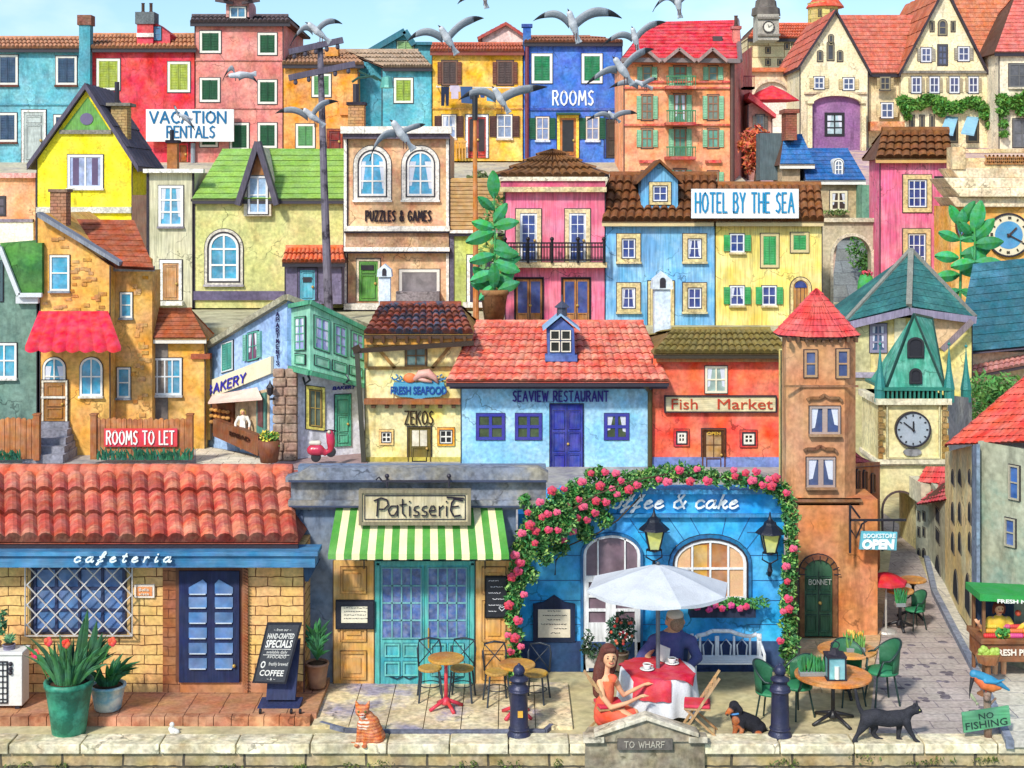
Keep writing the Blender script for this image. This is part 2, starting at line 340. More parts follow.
def door(par,d,x0,y0,x1,y1,col='#7a4a20',fr='#cbb27a',fw=1.6,leaves=1,rows=(.45,.4),glass=None,gy=.5,arch=0,inkw=.8,pr=.06,gx=2,gn=3,planks=0):
    m=MB()
    if fr:
        m.ring(olp(x0,y0,x1,y1,arch,fw,kb=0),olp(x0,y0,x1,y1,arch,0,kb=0),d,pr,0,1)
        m.ring(olp(x0,y0,x1,y1,arch,fw+inkw,kb=0),olp(x0,y0,x1,y1,arch,fw,kb=0),d,pr*.6,0,2)
    m.plate(olp(x0,y0,x1,y1,arch,0),d,.02,0)
    lw=(x1-x0)/leaves; H=y1-y0; yt=y0+arch
    for l in range(leaves):
        a=x0+l*lw;b=a+lw;g=lw*.14
        m.rc(a+.2,yt+.2,a+.8,y1,d,.028,0,2) if l else None
        yy=yt+ (H-arch)*.05
        rws=list(rows)
        tot=sum(rws)
        for i,r in enumerate(rws):
            h=(H-arch)*.9*r/tot; ya=yy+.03*H;yb=yy+h-.02*H
            if planks: break
            if not(glass and yb<=yt+(H-arch)*gy+2):
                m.ring(olp(a+g,ya,b-g,yb),olp(a+g,ya,b-g,yb,0,-max(.7,g*.35)),d,.05,0,0)
                m.ring(olp(a+g,ya,b-g,yb,0,.45),olp(a+g,ya,b-g,yb,0,0),d,.026,0,2)
            yy+=h
    for p in range(1,planks): x=x0+(x1-x0)*p/planks; m.rc(x-.3,y0+ (arch*.5),x+.3,y1,d,.024,0,2)
    dr=obj('door',m,[M(col,'wood'),M(fr or col,'stone',va=.12),ink()],par)
    if glass:
        yg0=yt+(H-arch)*.05; yg1=yt+(H-arch)*gy
        for l in range(leaves):
            a=x0+l*lw;b=a+lw;g=lw*.14; pn=MB().rc(a+g,yg0,b-g,yg1,d,.026,0)
            obj('pane',pn,M(glass,'glass'),dr)
            gb=MB(); gb.ring(olp(a+g,yg0,b-g,yg1,0,.5),olp(a+g,yg0,b-g,yg1),d,.042)
            for i in range(1,gx): x=a+g+(b-a-2*g)*i/gx; gb.rc(x-.4,yg0,x+.4,yg1,d,.038,0)
            for i in range(1,gn): y=yg0+(yg1-yg0)*i/gn; gb.rc(a+g,y-.4,b-g,y+.4,d,.037,0)
            obj('glazing_bar',gb,M(col,'wood'),dr)
    hx=x0+(x1-x0)*(.86 if leaves==1 else .55); hy=y0+H*.56
    obj('handle',MB().ball(Vector((PX(hx,d),d-.06,PZ(hy,d))),.035*max(1,d/35)),M('#c8a24a','metal'),dr,True)
    return dr
def roofx(par,d,ex0,ex1,ye,rx0,rx1,yr,dep,col,nc,nr,amp=.06,oh=.3,gable='#6b4a3a',name='roof',fascia=None,flat=False,dr=None,label=None,ye1=None,yr1=None,var=.16,ridge=True,two=None):
    dr=dr or d+dep/2; ye1=ye if ye1 is None else ye1; yr1=yr if yr1 is None else yr1
    E0=P(ex0,ye,d-oh);E1=P(ex1,ye1,d-oh);R0=P(rx0,yr,dr);R1=P(rx1,yr1,dr)
    B0=Vector((E0.x,d+dep,E0.z));B1=Vector((E1.x,d+dep,E1.z)); k=Vector((0,0,-.05))
    m=MB(); m.tiles(E0,E1,R1,R0,nc,nr,amp,flat=flat,var=var)
    m.tiles(B1,B0,R0,R1,max(2,nc//2),max(2,nr//2),amp,flat=flat,seg=2)
    vs=[v+k for v in(E0,E1,R1,R0,B0,B1)]
    m.add(vs,[(0,1,2,3),(5,4,3,2),(0,4,5,1),(0,3,4),(1,5,2)],1)
    if ridge and (R1-R0).length>.3: 
        n=max(3,nc//2)
        for i in range(n): 
            a=R0.lerp(R1,i/n);b=R0.lerp(R1,(i+1.04)/n); m.tube([a+Vector((0,0,.0)),b+Vector((0,0,.015))],[amp*1.3,amp*1.15],8,0,(1+R.uniform(-.12,.1),)*1*3 if False else (1+R.uniform(-.1,.06),.98,.95))
    r=obj(name,m,[M(col,'tile',two=two,tsc=2.2,tlo=.48,thi=.58) if two else M(col,'tile'),M(gable,'wall'),ink()],par,label=label)
    if fascia:
        f=MB(); f.bar(E0+Vector((0,.05,-.1)),E1+Vector((0,.05,-.1)),.05,.12*d/40)
        obj('fascia',f,M(fascia,'paint'),r)
    return r
def rooff(par,d,ax,ay,xl,yl,xr,yr,dep,col,th=3.5,oh=.25,edge='#3a3040',name='roof',nr=6,nc=8,amp=.05,label=None):
    """front-facing gable: two tiled slopes running back from the gable, bargeboards in front"""
    A=P(ax,ay,d);m=MB();o=Vector((0,-oh,0));b=Vector((0,dep,0)); t=Vector((0,0,-th*d/F))
    for (x,y) in((xl,yl),(xr,yr)):
        E=P(x,y,d); 
        m.prism([E+o,A+o,A+o+t,E+o+t],b-o,1)
        if x<ax: m.tiles(E+b,E+o,A+o,A+b,nc,nr,amp)
        else: m.tiles(E+o,E+b,A+b,A+o,nc,nr,amp)
    r=obj(name,m,[M(col,'tile'),M(edge,'wood')],par,label=label); 
    bb=MB(); T2=t*1.35; o2=Vector((0,-.05,0))
    for (x,y) in((xl,yl),(xr,yr)):
        E=P(x,y,d); up=Vector((0,0,.04)); bb.prism([E+o+up,A+o+up,A+o+T2*.9,E+o+T2*.9],o2)
    obj('bargeboard',bb,M(edge,'wood'),r)
    return r
def hip(par,d,ax,ay,x0,x1,ye,dep,col,nc,nr,amp=.05,oh=.2,name='roof',ax2=None,edge=INK,flat=False,label=None):
    E0=P(x0,ye,d-oh);E1=P(x1,ye,d-oh);A=P(ax,ay,d+dep/2);A2=P(ax2,ay,d+dep/2) if ax2 else A
    B0=Vector((E0.x,d+dep+oh,E0.z));B1=Vector((E1.x,d+dep+oh,E1.z)); m=MB()
    m.tiles(E0,E1,A2,A,nc,nr,amp,flat=flat); m.tiles(E1,B1,A2,A2,nc,nr,amp,flat=flat);m.tiles(B0,E0,A,A,nc,nr,amp,flat=flat);m.tiles(B1,B0,A,A2,nc,nr,amp,flat=flat)
    k=Vector((0,0,-.05)); m.add([v+k for v in(E0,E1,B1,B0,A,A2)],[(0,1,5,4),(1,2,5),(2,3,4,5),(3,0,4),(3,2,1,0)],1)
    for a,b in((E0,A),(E1,A2)): m.tube([a,b],amp*.9,6,1)
    return obj(name,m,[M(col,'tile'),M(edge,'wood')],par,label=label)
def house(name,label,cat,d,poly,dep,mat,group=None):
    xs=[p[0] for p in poly];ys=[p[1] for p in poly]; b=P((min(xs)+max(xs))/2,max(ys),d)
    t=thing(name,label,cat,(b.x,d+dep/2,b.z),group)
    obj('wall',MB().plate(poly,d,0,dep),mat,t); e=MB(); w_=.9*d/F; yb=max(ys)
    for a,b in zip(poly,poly[1:]+poly[:1]):
        if a[1]==b[1]==yb or abs(a[0]-b[0])>.5: continue
        e.bar(Vector((PX(a[0],d),d-.005,PZ(a[1],d))),Vector((PX(b[0],d),d-.005,PZ(b[1],d))),w_,.04,up=(0,1,0))
    if e.v: obj('corner_trim',e,M(INK,'paint'),t)
    return t
def rect(x0,y0,x1,y1): return [(x0,y1),(x1,y1),(x1,y0),(x0,y0)]
def trim(par,d,x0,y0,x1,y1,col,f=.08,name='cornice',kind='stone',b=0.): return obj(name,MB().rc(x0,y0,x1,y1,d,f,b),M(col,kind),par)
def chimney(par,d,x0,y0,x1,y1,col,dep=None,cap=None,caph=3,kind='brick',pots=0,label=None,cw=1.5,**kw):
    m=MB(); w=(x1-x0)*d/F; dep=dep or w
    m.rc(x0,y0,x1,y1,d,0,dep)
    if cap: m.rc(x0-cw,y0-caph,x1+cw,y0,d,cw*d/F,dep+cw*d/F,1)
    for i in range(pots):
        x=PX(x0+(x1-x0)*(i+.5)/pots,d); m.lathe([(.09,0),(.12,.05),(.08,.1),(.08,.45),(.1,.5)],(x,d+dep/2,PZ(y0-caph,d)),8,2)
    k=dict(bw=.3,bh=.12) if kind=='brick' else {}
    k.update(kw)
    return obj('chimney',m,[M(col,kind,**k),M(cap or col,'stone'),M('#5a4038','stone')],par,label=label)
# ---------------------------------------------------------------- lettering
G={'A':(3.6,[[0,0,1.8,6,3.6,0],[.7,2.1,2.9,2.1]]),'B':(3,[[0,0,0,6,2,6,2.7,4.7,2,3.3,0,3.3],[2,3.3,3,1.7,2.2,0,0,0]]),'C':(3.2,[[3.2,5.3,2,6,.8,5.2,0,3,.8,.8,2,0,3.2,.7]]),
'D':(3.2,[[0,0,0,6,1.8,5.7,3,4.2,3.2,3,3,1.8,1.8,.3,0,0]]),'E':(2.6,[[2.6,6,0,6,0,0,2.6,0],[0,3.1,2.1,3.1]]),'F':(2.6,[[2.6,6,0,6,0,0],[0,3.1,2,3.1]]),
'G':(3.4,[[3.2,5.3,2,6,.8,5.2,0,3,.8,.8,2,0,3.4,.8,3.4,2.6,2.1,2.6]]),'H':(3.1,[[0,0,0,6],[3.1,0,3.1,6],[0,3.2,3.1,3.2]]),'I':(.3,[[.15,0,.15,6]]),
'J':(2.2,[[2.2,6,2.2,1.2,1.3,0,0,.8]]),'K':(3,[[0,0,0,6],[3,6,0,2.8],[1,3.7,3,0]]),'L':(2.4,[[0,6,0,0,2.4,0]]),'M':(4.2,[[0,0,.5,6,2.1,2,3.7,6,4.2,0]]),
'N':(3.3,[[0,0,0,6,3.3,0,3.3,6]]),'O':(3.8,[[1.9,6,.6,5.1,0,3,.6,.9,1.9,0,3.2,.9,3.8,3,3.2,5.1,1.9,6]]),'P':(2.9,[[0,0,0,6,2,6,2.9,4.5,2,2.9,0,2.9]]),
'R':(3,[[0,0,0,6,2,6,2.9,4.5,2,3,0,3],[1.3,3,3,0]]),'S':(2.7,[[2.7,5.5,1.6,6,.3,5,.6,3.7,2.2,2.6,2.6,1.2,1.5,0,0,.6]]),'T':(3.2,[[0,6,3.2,6],[1.6,6,1.6,0]]),
'U':(3.2,[[0,6,.1,1.6,1,.2,2.2,.2,3.1,1.6,3.2,6]]),'V':(3.4,[[0,6,1.7,0,3.4,6]]),'W':(4.6,[[0,6,1.2,0,2.3,4.6,3.4,0,4.6,6]]),'Y':(3.2,[[0,6,1.6,3.1,3.2,6],[1.6,3.1,1.6,0]]),
'Z':(3,[[0,6,3,6,0,0,3,0]]),'X':(3,[[0,6,3,0],[0,0,3,6]]),'&':(3.4,[[3.4,0,.8,4.4,1,5.7,1.8,6,2.4,5,1.9,3.8,.2,2,.4,.5,1.5,0,2.6,.7,3.3,2.6]]),' ':(1.6,[])}
G.update({'c':(2.4,[[2.3,2.4,1.6,3,.8,2.8,.2,1.8,.3,.7,1,0,1.8,.2,2.6,.9]]),'a':(2.8,[[2.2,2.6,1.4,3,.6,2.5,.1,1.4,.4,.3,1.1,0,1.8,.6,2.3,1.8],[2.4,3,2.2,1.2,2.4,.2,2.9,.2,3.2,.8]]),
'f':(2.2,[[-.2,.8,.6,1.6,1.6,3.6,2.2,5.2,1.9,6,1.4,5.8,1,4.4,.6,1,.2,-1.2,-.3,-1.5,-.2,-.8,.6,.1,1.8,.8],[.2,3,2,3.1]]),'e':(2.4,[[.3,1.4,1.4,1.8,2,2.5,1.5,3,.7,2.6,.2,1.4,.4,.4,1.1,0,1.9,.3,2.6,1]]),
't':(1.8,[[1.4,5,.8,2.4,.6,.8,1,0,1.6,.2,2,.8],[.1,3.4,1.9,3.5]]),'r':(2.2,[[.3,3,.5,2,.3,0],[.4,1.8,1.1,2.9,1.7,3,2,2.6]]),'i':(1.3,[[.5,3,.3,1,.6,0,1.1,.2,1.4,.8],[.7,4.4,.75,4.7]]),
'o':(2.6,[[1.3,3,.5,2.5,.2,1.3,.5,.3,1.2,0,2,.5,2.3,1.7,2,2.7,1.3,3],[2,2.6,2.8,2.6]]),'k':(2.5,[[.9,6,.5,3,.3,0],[.4,1.4,1.6,3,2.1,2.6,1.6,1.7,.5,1.4],[1.2,1.4,1.8,.3,2.3,0,2.8,.7]])})
def lettering(par,s,x0,x1,y0,y1,d,col,f=.03,wt=.75,sp=1.1,slant=0,tilt=0,name='lettering',vertical=False):
    m=MB(); jt=0
    if vertical:
        n=len(s);h=(y1-y0)/n
        for i,c in enumerate(s):
            gw,st=G[c]; ya=y0+i*h; kx=(x1-x0)/max(gw,2.6);ky=h*.78/6
            for pl in st:
                for q in range(0,len(pl)-2,2):
                    a=(x0+pl[q]*kx,ya+h*.8-pl[q+1]*ky);b=(x0+pl[q+2]*kx,ya+h*.8-pl[q+3]*ky)
                    m.bar(Vector((PX(a[0],d),d-f,PZ(a[1],d))),Vector((PX(b[0],d),d-f,PZ(b[1],d))),wt*d/F,.02,up=(0,1,0))
    else:
        tot=sum(G[c][0]+sp for c in s)-sp; kx=(x1-x0)/tot; ky=(y1-y0)/6; x=x0
        for c in s:
            gw,st=G[c]
            for pl in st:
                pts=[(x+(pl[q]+slant*pl[q+1])*kx,y1-pl[q+1]*ky+tilt*(x+pl[q]*kx-x0)) for q in range(0,len(pl),2)]
                for a,b in zip(pts,pts[1:]):
                    dx,dy=b[0]-a[0],b[1]-a[1]; l=math.hypot(dx,dy) or 1; e=wt*.3; 
                    a2=(a[0]-dx/l*e,a[1]-dy/l*e);b2=(b[0]+dx/l*e,b[1]+dy/l*e)
                    jt=(jt+1)%7; y_=d-f-jt*.0016; m.bar(Vector((PX(a2[0],d),y_,PZ(a2[1],d))),Vector((PX(b2[0],d),y_,PZ(b2[1],d))),wt*d/F,.02,up=(0,1,0))
            x+=(gw+sp)*kx
    return obj(name,m,M(col,'letter'),par)
def text(par,s,x0,x1,yb,h,d,col,shear=0,bold=0,f=.03,name='lettering',rot=0,sp=1):
    """built-in font, fitted between pixel x0..x1 with baseline yb and cap height h (pixels)"""
    cu=bpy.data.curves.new(name,'FONT'); cu.body=s; cu.size=1; cu.extrude=.004; cu.shear=shear; cu.offset=bold; cu.resolution_u=3; cu.space_character=sp
    to=bpy.data.objects.new('tmp',cu); me=bpy.data.meshes.new_from_object(to)
    vs=[v.co.copy() for v in me.vertices]; fs=[tuple(p.vertices) for p in me.polygons]
    bpy.data.objects.remove(to)
    a=min(v.x for v in vs);b=max(v.x for v in vs); kx=PX(x1,d)-PX(x0,d); ky=h*d/F/.7
    m=MB(); ox=PX(x0,d);oz=PZ(yb,d); rt=Matrix.Rotation(rot,3,'Y')
    m.add([Vector((ox,d-f,oz))+rt@Vector(((v.x-a)/(b-a)*kx,-v.z*3,v.y*ky)) for v in vs],fs)
    return obj(name,m,M(col,'letter'),par)
# ---------------------------------------------------------------- foliage
def leaves(mb,cx,cy,cz,rx,ry,rz,n,size,mi=0,lo=.55,hi=1.25,rng=None,up=.3):
    for i in range(n):
        while 1:
            p=Vector((R.uniform(-1,1),R.uniform(-1,1),R.uniform(-1,1)))
            if p.length<=1: break
        c=Vector((cx+p.x*rx,cy+p.y*ry,cz+p.z*rz)); leaf(mb,c,size*R.uniform(.6,1.4),R.uniform(lo,hi),mi)
def leaf(mb,c,s,t,mi=0,dr=None):
    a=dr or Vector((R.uniform(-1,1),R.uniform(-1,1),R.uniform(-.8,1))).normalized(); b=a.cross(Vector((R.uniform(-1,1),R.uniform(-1,1),R.uniform(-1,1)))).normalized()
    n=a.cross(b)*.12*s; h=R.uniform(-.12,.12)
    mb.add([c-a*s,c+b*s*.45-a*s*.2+n,c+a*s,c-b*s*.45-a*s*.2+n],[(0,1,2),(0,2,3)],mi,(t*(1+h),t,t*(1-h)))
def blade(mb,base,tip,w,t=1.,mi=0,bend=.25,n=4):
    base=Vector(base);tip=Vector(tip); a=(tip-base); s=a.cross(Vector((0,1,0))).normalized()
    if s.length<.5: s=Vector((1,0,0))
    out=Vector((a.x,a.y,0))*bend; vs=[]
    for i in range(n+1):
        u=i/n; c=base+a*u+Vector((0,0,1))*a.length*bend*math.sin(PI*u)*.5-out*math.sin(PI*u)*.5; ww=w*(math.sin(PI*min(1,(u*.85+.15)))**.8)*.5
        vs+=[c-s*ww,c+Vector((0,-w*.15,0)),c+s*ww]
    fs=[]
    for i in range(n): q=3*i; fs+=[(q,q+1,q+4,q+3),(q+1,q+2,q+5,q+4)]
    mb.add(vs,fs,mi,t)

class Wall:
    """a facade standing at an angle: from pixel column xa at depth da to xb at depth db"""
    def __init__(s,xa,da,xb,db):
        s.A=Vector((PX(xa,da),da,0)); s.B=Vector((PX(xb,db),db,0)); s.d=da; s.xa=xa
        s.dir=(s.B-s.A).normalized(); s.sg=1
        if -s.dir.y*s.A.x+s.dir.x*s.A.y<0: s.dir=-s.dir
        s.n=Vector((-s.dir.y,s.dir.x,0))         # inward
    def q(s,x,y):                                # image pixel -> unfolded pixel
        r=Vector(((x-512)/F,1,0)); t=s.A.dot(s.n)/r.dot(s.n); p=r*t
        u=(p-s.A).dot(s.dir); z=ZC-(y-HZ)*t/F
        return (s.xa+u*F/s.d, HZ+(ZC-z)*F/s.d)
    def qr(s,x0,y0,x1,y1):
        a=s.q(x0,y0);b=s.q(x1,y1); return a[0],a[1],b[0],b[1]
    def on(s,shear=0,at=None):
        vx=PX(s.xa,s.d); T=Matrix.Translation(s.A)@Matrix(((s.dir.x,s.n.x,0,0),(s.dir.y,s.n.y,0,0),(0,0,1,0),(0,0,0,1)))@Matrix.Translation(Vector((-vx,-s.d,0)))
        if shear:
            x0=PX(at,s.d); S=Matrix.Identity(4); S[2][0]=shear; S[2][3]=-shear*x0; T=T@S
        XF[0]=T
    def off(s): XF[0]=Matrix.Identity(4)
# ================================================================ SETTING
def st(name,mb,mat,**k): return obj(name,mb,mat,kind='structure',**k)
m=MB(); m.add([(-260,22.5,0),(260,22.5,0),(260,900,0),(-260,900,0)],[(0,1,2,3)])
st('ground',m,M('#d6c896','ground',two='#ada07c',tsc=.8,sc=.9))
m=MB(); m.add([(-260,-120,-2.2),(260,-120,-2.2),(260,22.6,-2.2),(-260,22.6,-2.2)],[(0,1,2,3)])
st('water',m,M('#3f6d80','glass',ro=.15,sc=.3))
def terrace(x0,x1,d0,d1,z0,z1,mat):
    m=MB(); m.add([(x0,d0,z0),(x1,d0,z0),(x1,d1,z1),(x0,d1,z1),(x0,d0,-.5),(x1,d0,-.5),(x1,d1,-.5),(x0,d1,-.5)],[(0,1,2,3),(4,5,1,0),(5,6,2,1),(6,7,3,2),(7,4,0,3)]); st('terrace',m,mat)
terrace(-60,8.0,33,46.6,1.05,1.06,M('#b4b0aa','ground',two='#8f8b96',sc=1.2,tsc=1.4))
terrace(-60,60,46.5,64,4.38,4.4,M('#c9c39c','ground',two='#a39b7c',sc=1.2))
terrace(-60,-14.6,57,64.2,6.6,6.7,M('#d8c9a6','ground'))
terrace(-70,10.7,62,72,8.7,10.38,M('#c9bfa4','ground',two='#a9a39a',tsc=1.1))
terrace(-90,10.7,72.3,150,10.39,10.4,M('#c2b594','ground'))
terrace(10.72,90,61,80,8.3,11.4,M('#dcb9a4','ground',two='#a98aa6'))
terrace(10.72,120,79.99,160,11.41,11.42,M('#cfc4a4','ground'))
# paths on the terraces
def sheet(name,pts,z,mat,t=.004):
    m=MB(); m.prism([Vector((p[0],p[1],z)) for p in pts],(0,0,-t)); return st(name,m,mat)
def G0(x,y,z=0): d=(ZC-z)*F/(y-HZ); return (PX(x,d),d)
# cobbled street running back between the houses
sp=[G0(868,741),G0(1012,741),G0(985,690),G0(955,635),G0(932,590),G0(918,555),G0(912,535),G0(893,535),G0(890,560),G0(884,600),G0(876,660)]
sheet('street',sp,.006,M('#c0b2aa','brick',flat=1,bw=.7,bh=.32,mo=.012,mc='#94888a',c2f=(.93,.93,.9),two=None))
sheet('street',[(PX(893,36.5),36.2),(PX(913,36.5),36.2),(9.9,46.4),(8.6,46.4)],.004,M('#c5bab0','brick',flat=1,bw=.6,bh=.3,mo=.01,mc='#8d8488'))
pv=[G0(1012,741,.1),G0(1100,741,.1),G0(1100,560,.1),G0(928,556,.1),G0(936,590,.1),G0(958,632,.1),G0(988,688,.1)]
sheet('pavement',pv,.1,M('#d8d2c0','brick',flat=1,bw=1.0,bh=.6,mo=.008,mc='#8b8794',c2f=(.92,.92,.95)),.1)
kb=MB(); kp=[G0(1012,741,.11),G0(988,688,.11),G0(958,632,.11),G0(936,590,.11),G0(928,556,.11)]
for a,b in zip(kp,kp[1:]): kb.bar((a[0]-.03,a[1],.055),(b[0]-.03,b[1],.055),.12,.13)
st('kerb',kb,M('#8a93a6','stone'))
pl=[G0(842,690,.05),G0(868,690,.05),G0(880,640,.05),G0(888,575,.05),G0(878,575,.05),G0(850,638,.05),G0(800,640,.05),G0(800,690,.05)]
sheet('pavement',pl,.05,M('#d9b98e','brick',flat=1,bw=.9,bh=.5,mo=.008,mc='#9c7f63'),.05)
# raised brick-edged pavement of the cafeteria
d0=23.26; x1=PX(318,d0)
m=MB(); m.box((-14,d0+.16,0),(x1-.05,25.4,.148)); st('pavement',m,M('#c2895f','brick',flat=1,bw=.55,bh=1.5,mo=.01,mc='#7d5138',c2f=(.95,.86,.8)))
m=MB(); 
x=-14
while x<x1-.2: 
    w_=R.uniform(.24,.3); m.box((x,d0+R.uniform(-.006,.006),0),(min(x+w_-.012,x1),d0+.158,.152),0,1.); x+=w_
st('kerb',m,M('#a8603c','wall',two='#c98a62',tsc=3,tlo=.4,thi=.6))
# pale slab pavement of the cake shop
m=MB(); z=.06
for i in range(7):
    for j in range(3):
        xa=PX(318,24)+.02+i*.60; xb=xa+.585; ya=22.98+j*.78+(.16 if i==0 and j==0 else 0)+(.12 if j==0 and i==6 else 0); yb=22.98+(j+1)*.78-.015
        m.box((xa,ya,0),(xb,min(yb,25.2),z+R.uniform(-.003,.003)))
st('pavement',m,M('#e6cf9f','stone',two='#a69cae',tsc=.8,tlo=.5,thi=.62))
m=MB(); pts=[(PX(318,23),23.3),(PX(345,23),23.0),(PX(372,23),22.93),(PX(480,23),22.92),(PX(545,23),22.95),(PX(552,23),23.2)]
for a,b in zip(pts,pts[1:]): m.bar((a[0],a[1],.03),(b[0],b[1],.03),.07,.07)
st('kerb',m,M('#6f7386','stone'))
# ---------------- quay wall
qw=thing('quay_wall','rough yellow stone quay wall with pale coping running along the bottom','wall',(0,22.6,-2))
m=MB(); m.box((-14,22.47,-2.2),(14,23.0,-.09)); obj('masonry',m,M('#c4ad78','brick',bw=.95,bh=.42,mo=.022,mc='#5d5444',c2f=(.8,.76,.7),bd=.05,two=None,va=.4,sc=1.6),qw)
m=MB(); x=-12.5
while x<12.5:
    w_=R.uniform(.9,1.25); a=x;b=min(x+w_-.02,12.6)
    m.box((a,22.4+R.uniform(-.012,.012),-.12),(b,22.86+R.uniform(-.01,.01),.035+R.uniform(-.008,.006))); x+=w_
obj('coping',m,M('#ecdfb8','stone',two='#c4b080',tsc=1.3,sc=2),qw,bev=.015)
# moss on the masonry
mo=MB()
for i in range(26):
    x=R.uniform(-11,11); leaves(mo,x,22.42,-.2-R.random()*.12,R.uniform(.08,.3),.03,R.uniform(.03,.1),26,.03)
obj('moss',mo,M('#6a7a35','leaf'),qw)
# pediment TO WHARF
pd=thing('stone_pediment','small carved stone gable in the quay wall lettered TO WHARF','monument',(PX(645,22.3),22.3,-.8))
D=22.36
m=MB(); m.plate([(585,800),(705,800),(705,745),(700,738),(590,738),(585,745)],D,0,.5); m.plate([(603,741),(690,741),(690,731),(645,717),(603,731)],D,.05,.08)
obj('block',m,M('#a5987c','stone',two='#877a60',tsc=2,sc=3),pd,bev=.012)
m=MB()
for a,b in(((594,735),(646,718)),((646,718),(698,735))):
    m.prism([P(*a,D)+Vector((0,-.12,0)),P(*b,D)+Vector((0,-.12,0)),P(b[0],b[1]-4.5,D)+Vector((0,-.12,0)),P(a[0],a[1]-4.5,D)+Vector((0,-.12,0))],(0,.26,0))
m.rc(583,735,604,741,D,.1,.14);m.rc(688,735,707,741,D,.1,.14)
obj('gable_coping',m,M('#d9ceb4','stone',two='#a89a7c',tsc=2),pd,bev=.01)
m=MB(); m.rc(617,737,672,748,D,.08,0); ob=obj('name_panel',m,M('#6f6860','stone'),pd)
lettering(pd,'TO WHARF',624,664,739.5,745.5,D,'#b9b2a2',f=.085,wt=.8)
# ================================================================ TOP ROW
D=72
S='#e9e6da'
# teal house far left
h=house('terraced_house','turquoise two-storey house with dark blue shutters, far left of the top row','house',D,rect(-60,47,84,164),7,M('#62b3c4','wall',two='#86c9cf'))
roofx(h,D,-62,84,48,-62,80,38,7,'#c98a62',34,3,.09,fascia=INK)
for r in((0,57,16,83),(58,58,75,83),(0,115,15,140),(56,117,72,142)): window(h,D,*r,closed='#3a5674',fr=S,fw=2,sill='#6b3a2c')
door(h,D,24,112,44,163,'#b7c1bd','#f2efe6',fw=2,rows=(.2,.8))
chimney(h,D-.4,79,25,90,92,'#4aa3b4',cap='#8c5a44',caph=10,kind='wall')
trim(h,D,-60,104,84,105.5,'#4c9aad',.06,'string_course')
# red house
h=house('terraced_house','bright red house with lime green shutters and a tiled roof between turquoise and salmon ones','house',D,rect(85,49,195,168),7,M('#dc2a36','wall',two='#e6505a',va=.14))
roofx(h,D,86,196,48,89,195,35,7,'#cf8a5a',26,3,.09,fascia=INK)
for r in((99,61,118,88),(170,64,188,90)): window(h,D,*r,closed='#a9b83a',fr=S,fw=2.2)
chimney(h,D+.5,137,24,153,47,'#d8303c',cap='#6c7478',caph=12,kind='wall',pots=2); trim(h,D+.42,136.6,33,153.6,37,'#f2e6e0',.02,'chimney_band')
dm=MB(); dm.plate([(154,46),(170,46),(170,34),(154,22)],D+.7,0,2); o=obj('dormer',dm,M('#cf3a42','wall'),h); window(o,D+.7,155,28,160,39,1,2,fr='#3f86ad',pane='#2f6fa0')
door(h,D,180,145,187,162,'#b5651e','#dc2a36',rows=(1,)); 
m=MB(); m.tube([P(193,143,D-.15),P(193,168,D-.15)],.12,8); obj('downpipe',m,M('#9aa3ab','metal'),h)
# vacation rentals board
t=thing('sign_board','white VACATION RENTALS board on the red and salmon walls','sign',P(192,142,D-.5))
obj('board',MB().rc(149,110,236,142,D,.6,-.45),M('#eef1f0','paint'),t)
lettering(t,'VACATION',153,228,112.5,123.5,D,'#1f6d9e',f=.62,wt=1.9)
lettering(t,'RENTALS',170,217,127,138,D,'#1f6d9e',f=.62,wt=1.6)
# salmon house
h=house('terraced_house','tall salmon pink house with dark green shutters and a round-topped dormer','house',D,rect(195,22,283,168),7,M('#e08a7c','wall',two='#d9746a'))
roofx(h,D,190,290,22,192,288,16,7,'#6a5a5c',22,2,.09,fascia=INK)
for r in((202,33,219,51),(202,80,218,100),(260,35,275,53),(260,82,275,102),(260,125,275,146),(232,125,247,148),(202,127,216,145)): window(h,D,*r,closed='#1f5a3a',fr=S,fw=2)
dm=MB(); dm.plate(olp(226,-6,249,17,10),D+.5,0,2); o=obj('dormer',dm,M('#dd9a92','wall'),h)
window(o,D+.5,231,8,245,17,2,1,fr=S,pane='#3f86ad')
m=MB(); A=olp(224,-8,251,3,11)[2:]; 
for a,b in zip(A,A[1:]): m.bar(P(*a,D+.2),P(*b,D+.2),.9,.16,up=(0,0,1))
obj('dormer_roof',m,M('#5f5358','tile'),h)
for y in(60,108): trim(h,D,195,y,283,y+1.2,'#b8655c',.05,'string_course')
# orange house
h=house('terraced_house','orange house with pale green shutters behind the crossarms of the utility pole','house',D,rect(283,63,358,160),7,M('#f0a02e','wall',two='#e88a22'))
roofx(h,D,282,364,64,284,350,51,7,'#b98a66',20,3,.09,fascia=INK)
for r in((314,76,329,95),(298,126,313,146)): window(h,D,*r,closed='#5a9a5a',fr=S,fw=2)
door(h,D,329,131,341,150,'#8a2a22','#a84a2a',rows=(.5,.5)); chimney(h,D+1,325,47,338,56,'#e8962a',kind='wall')
trim(h,D,340,108,358,115,'#e8862a',.15,'balcony_box','paint')
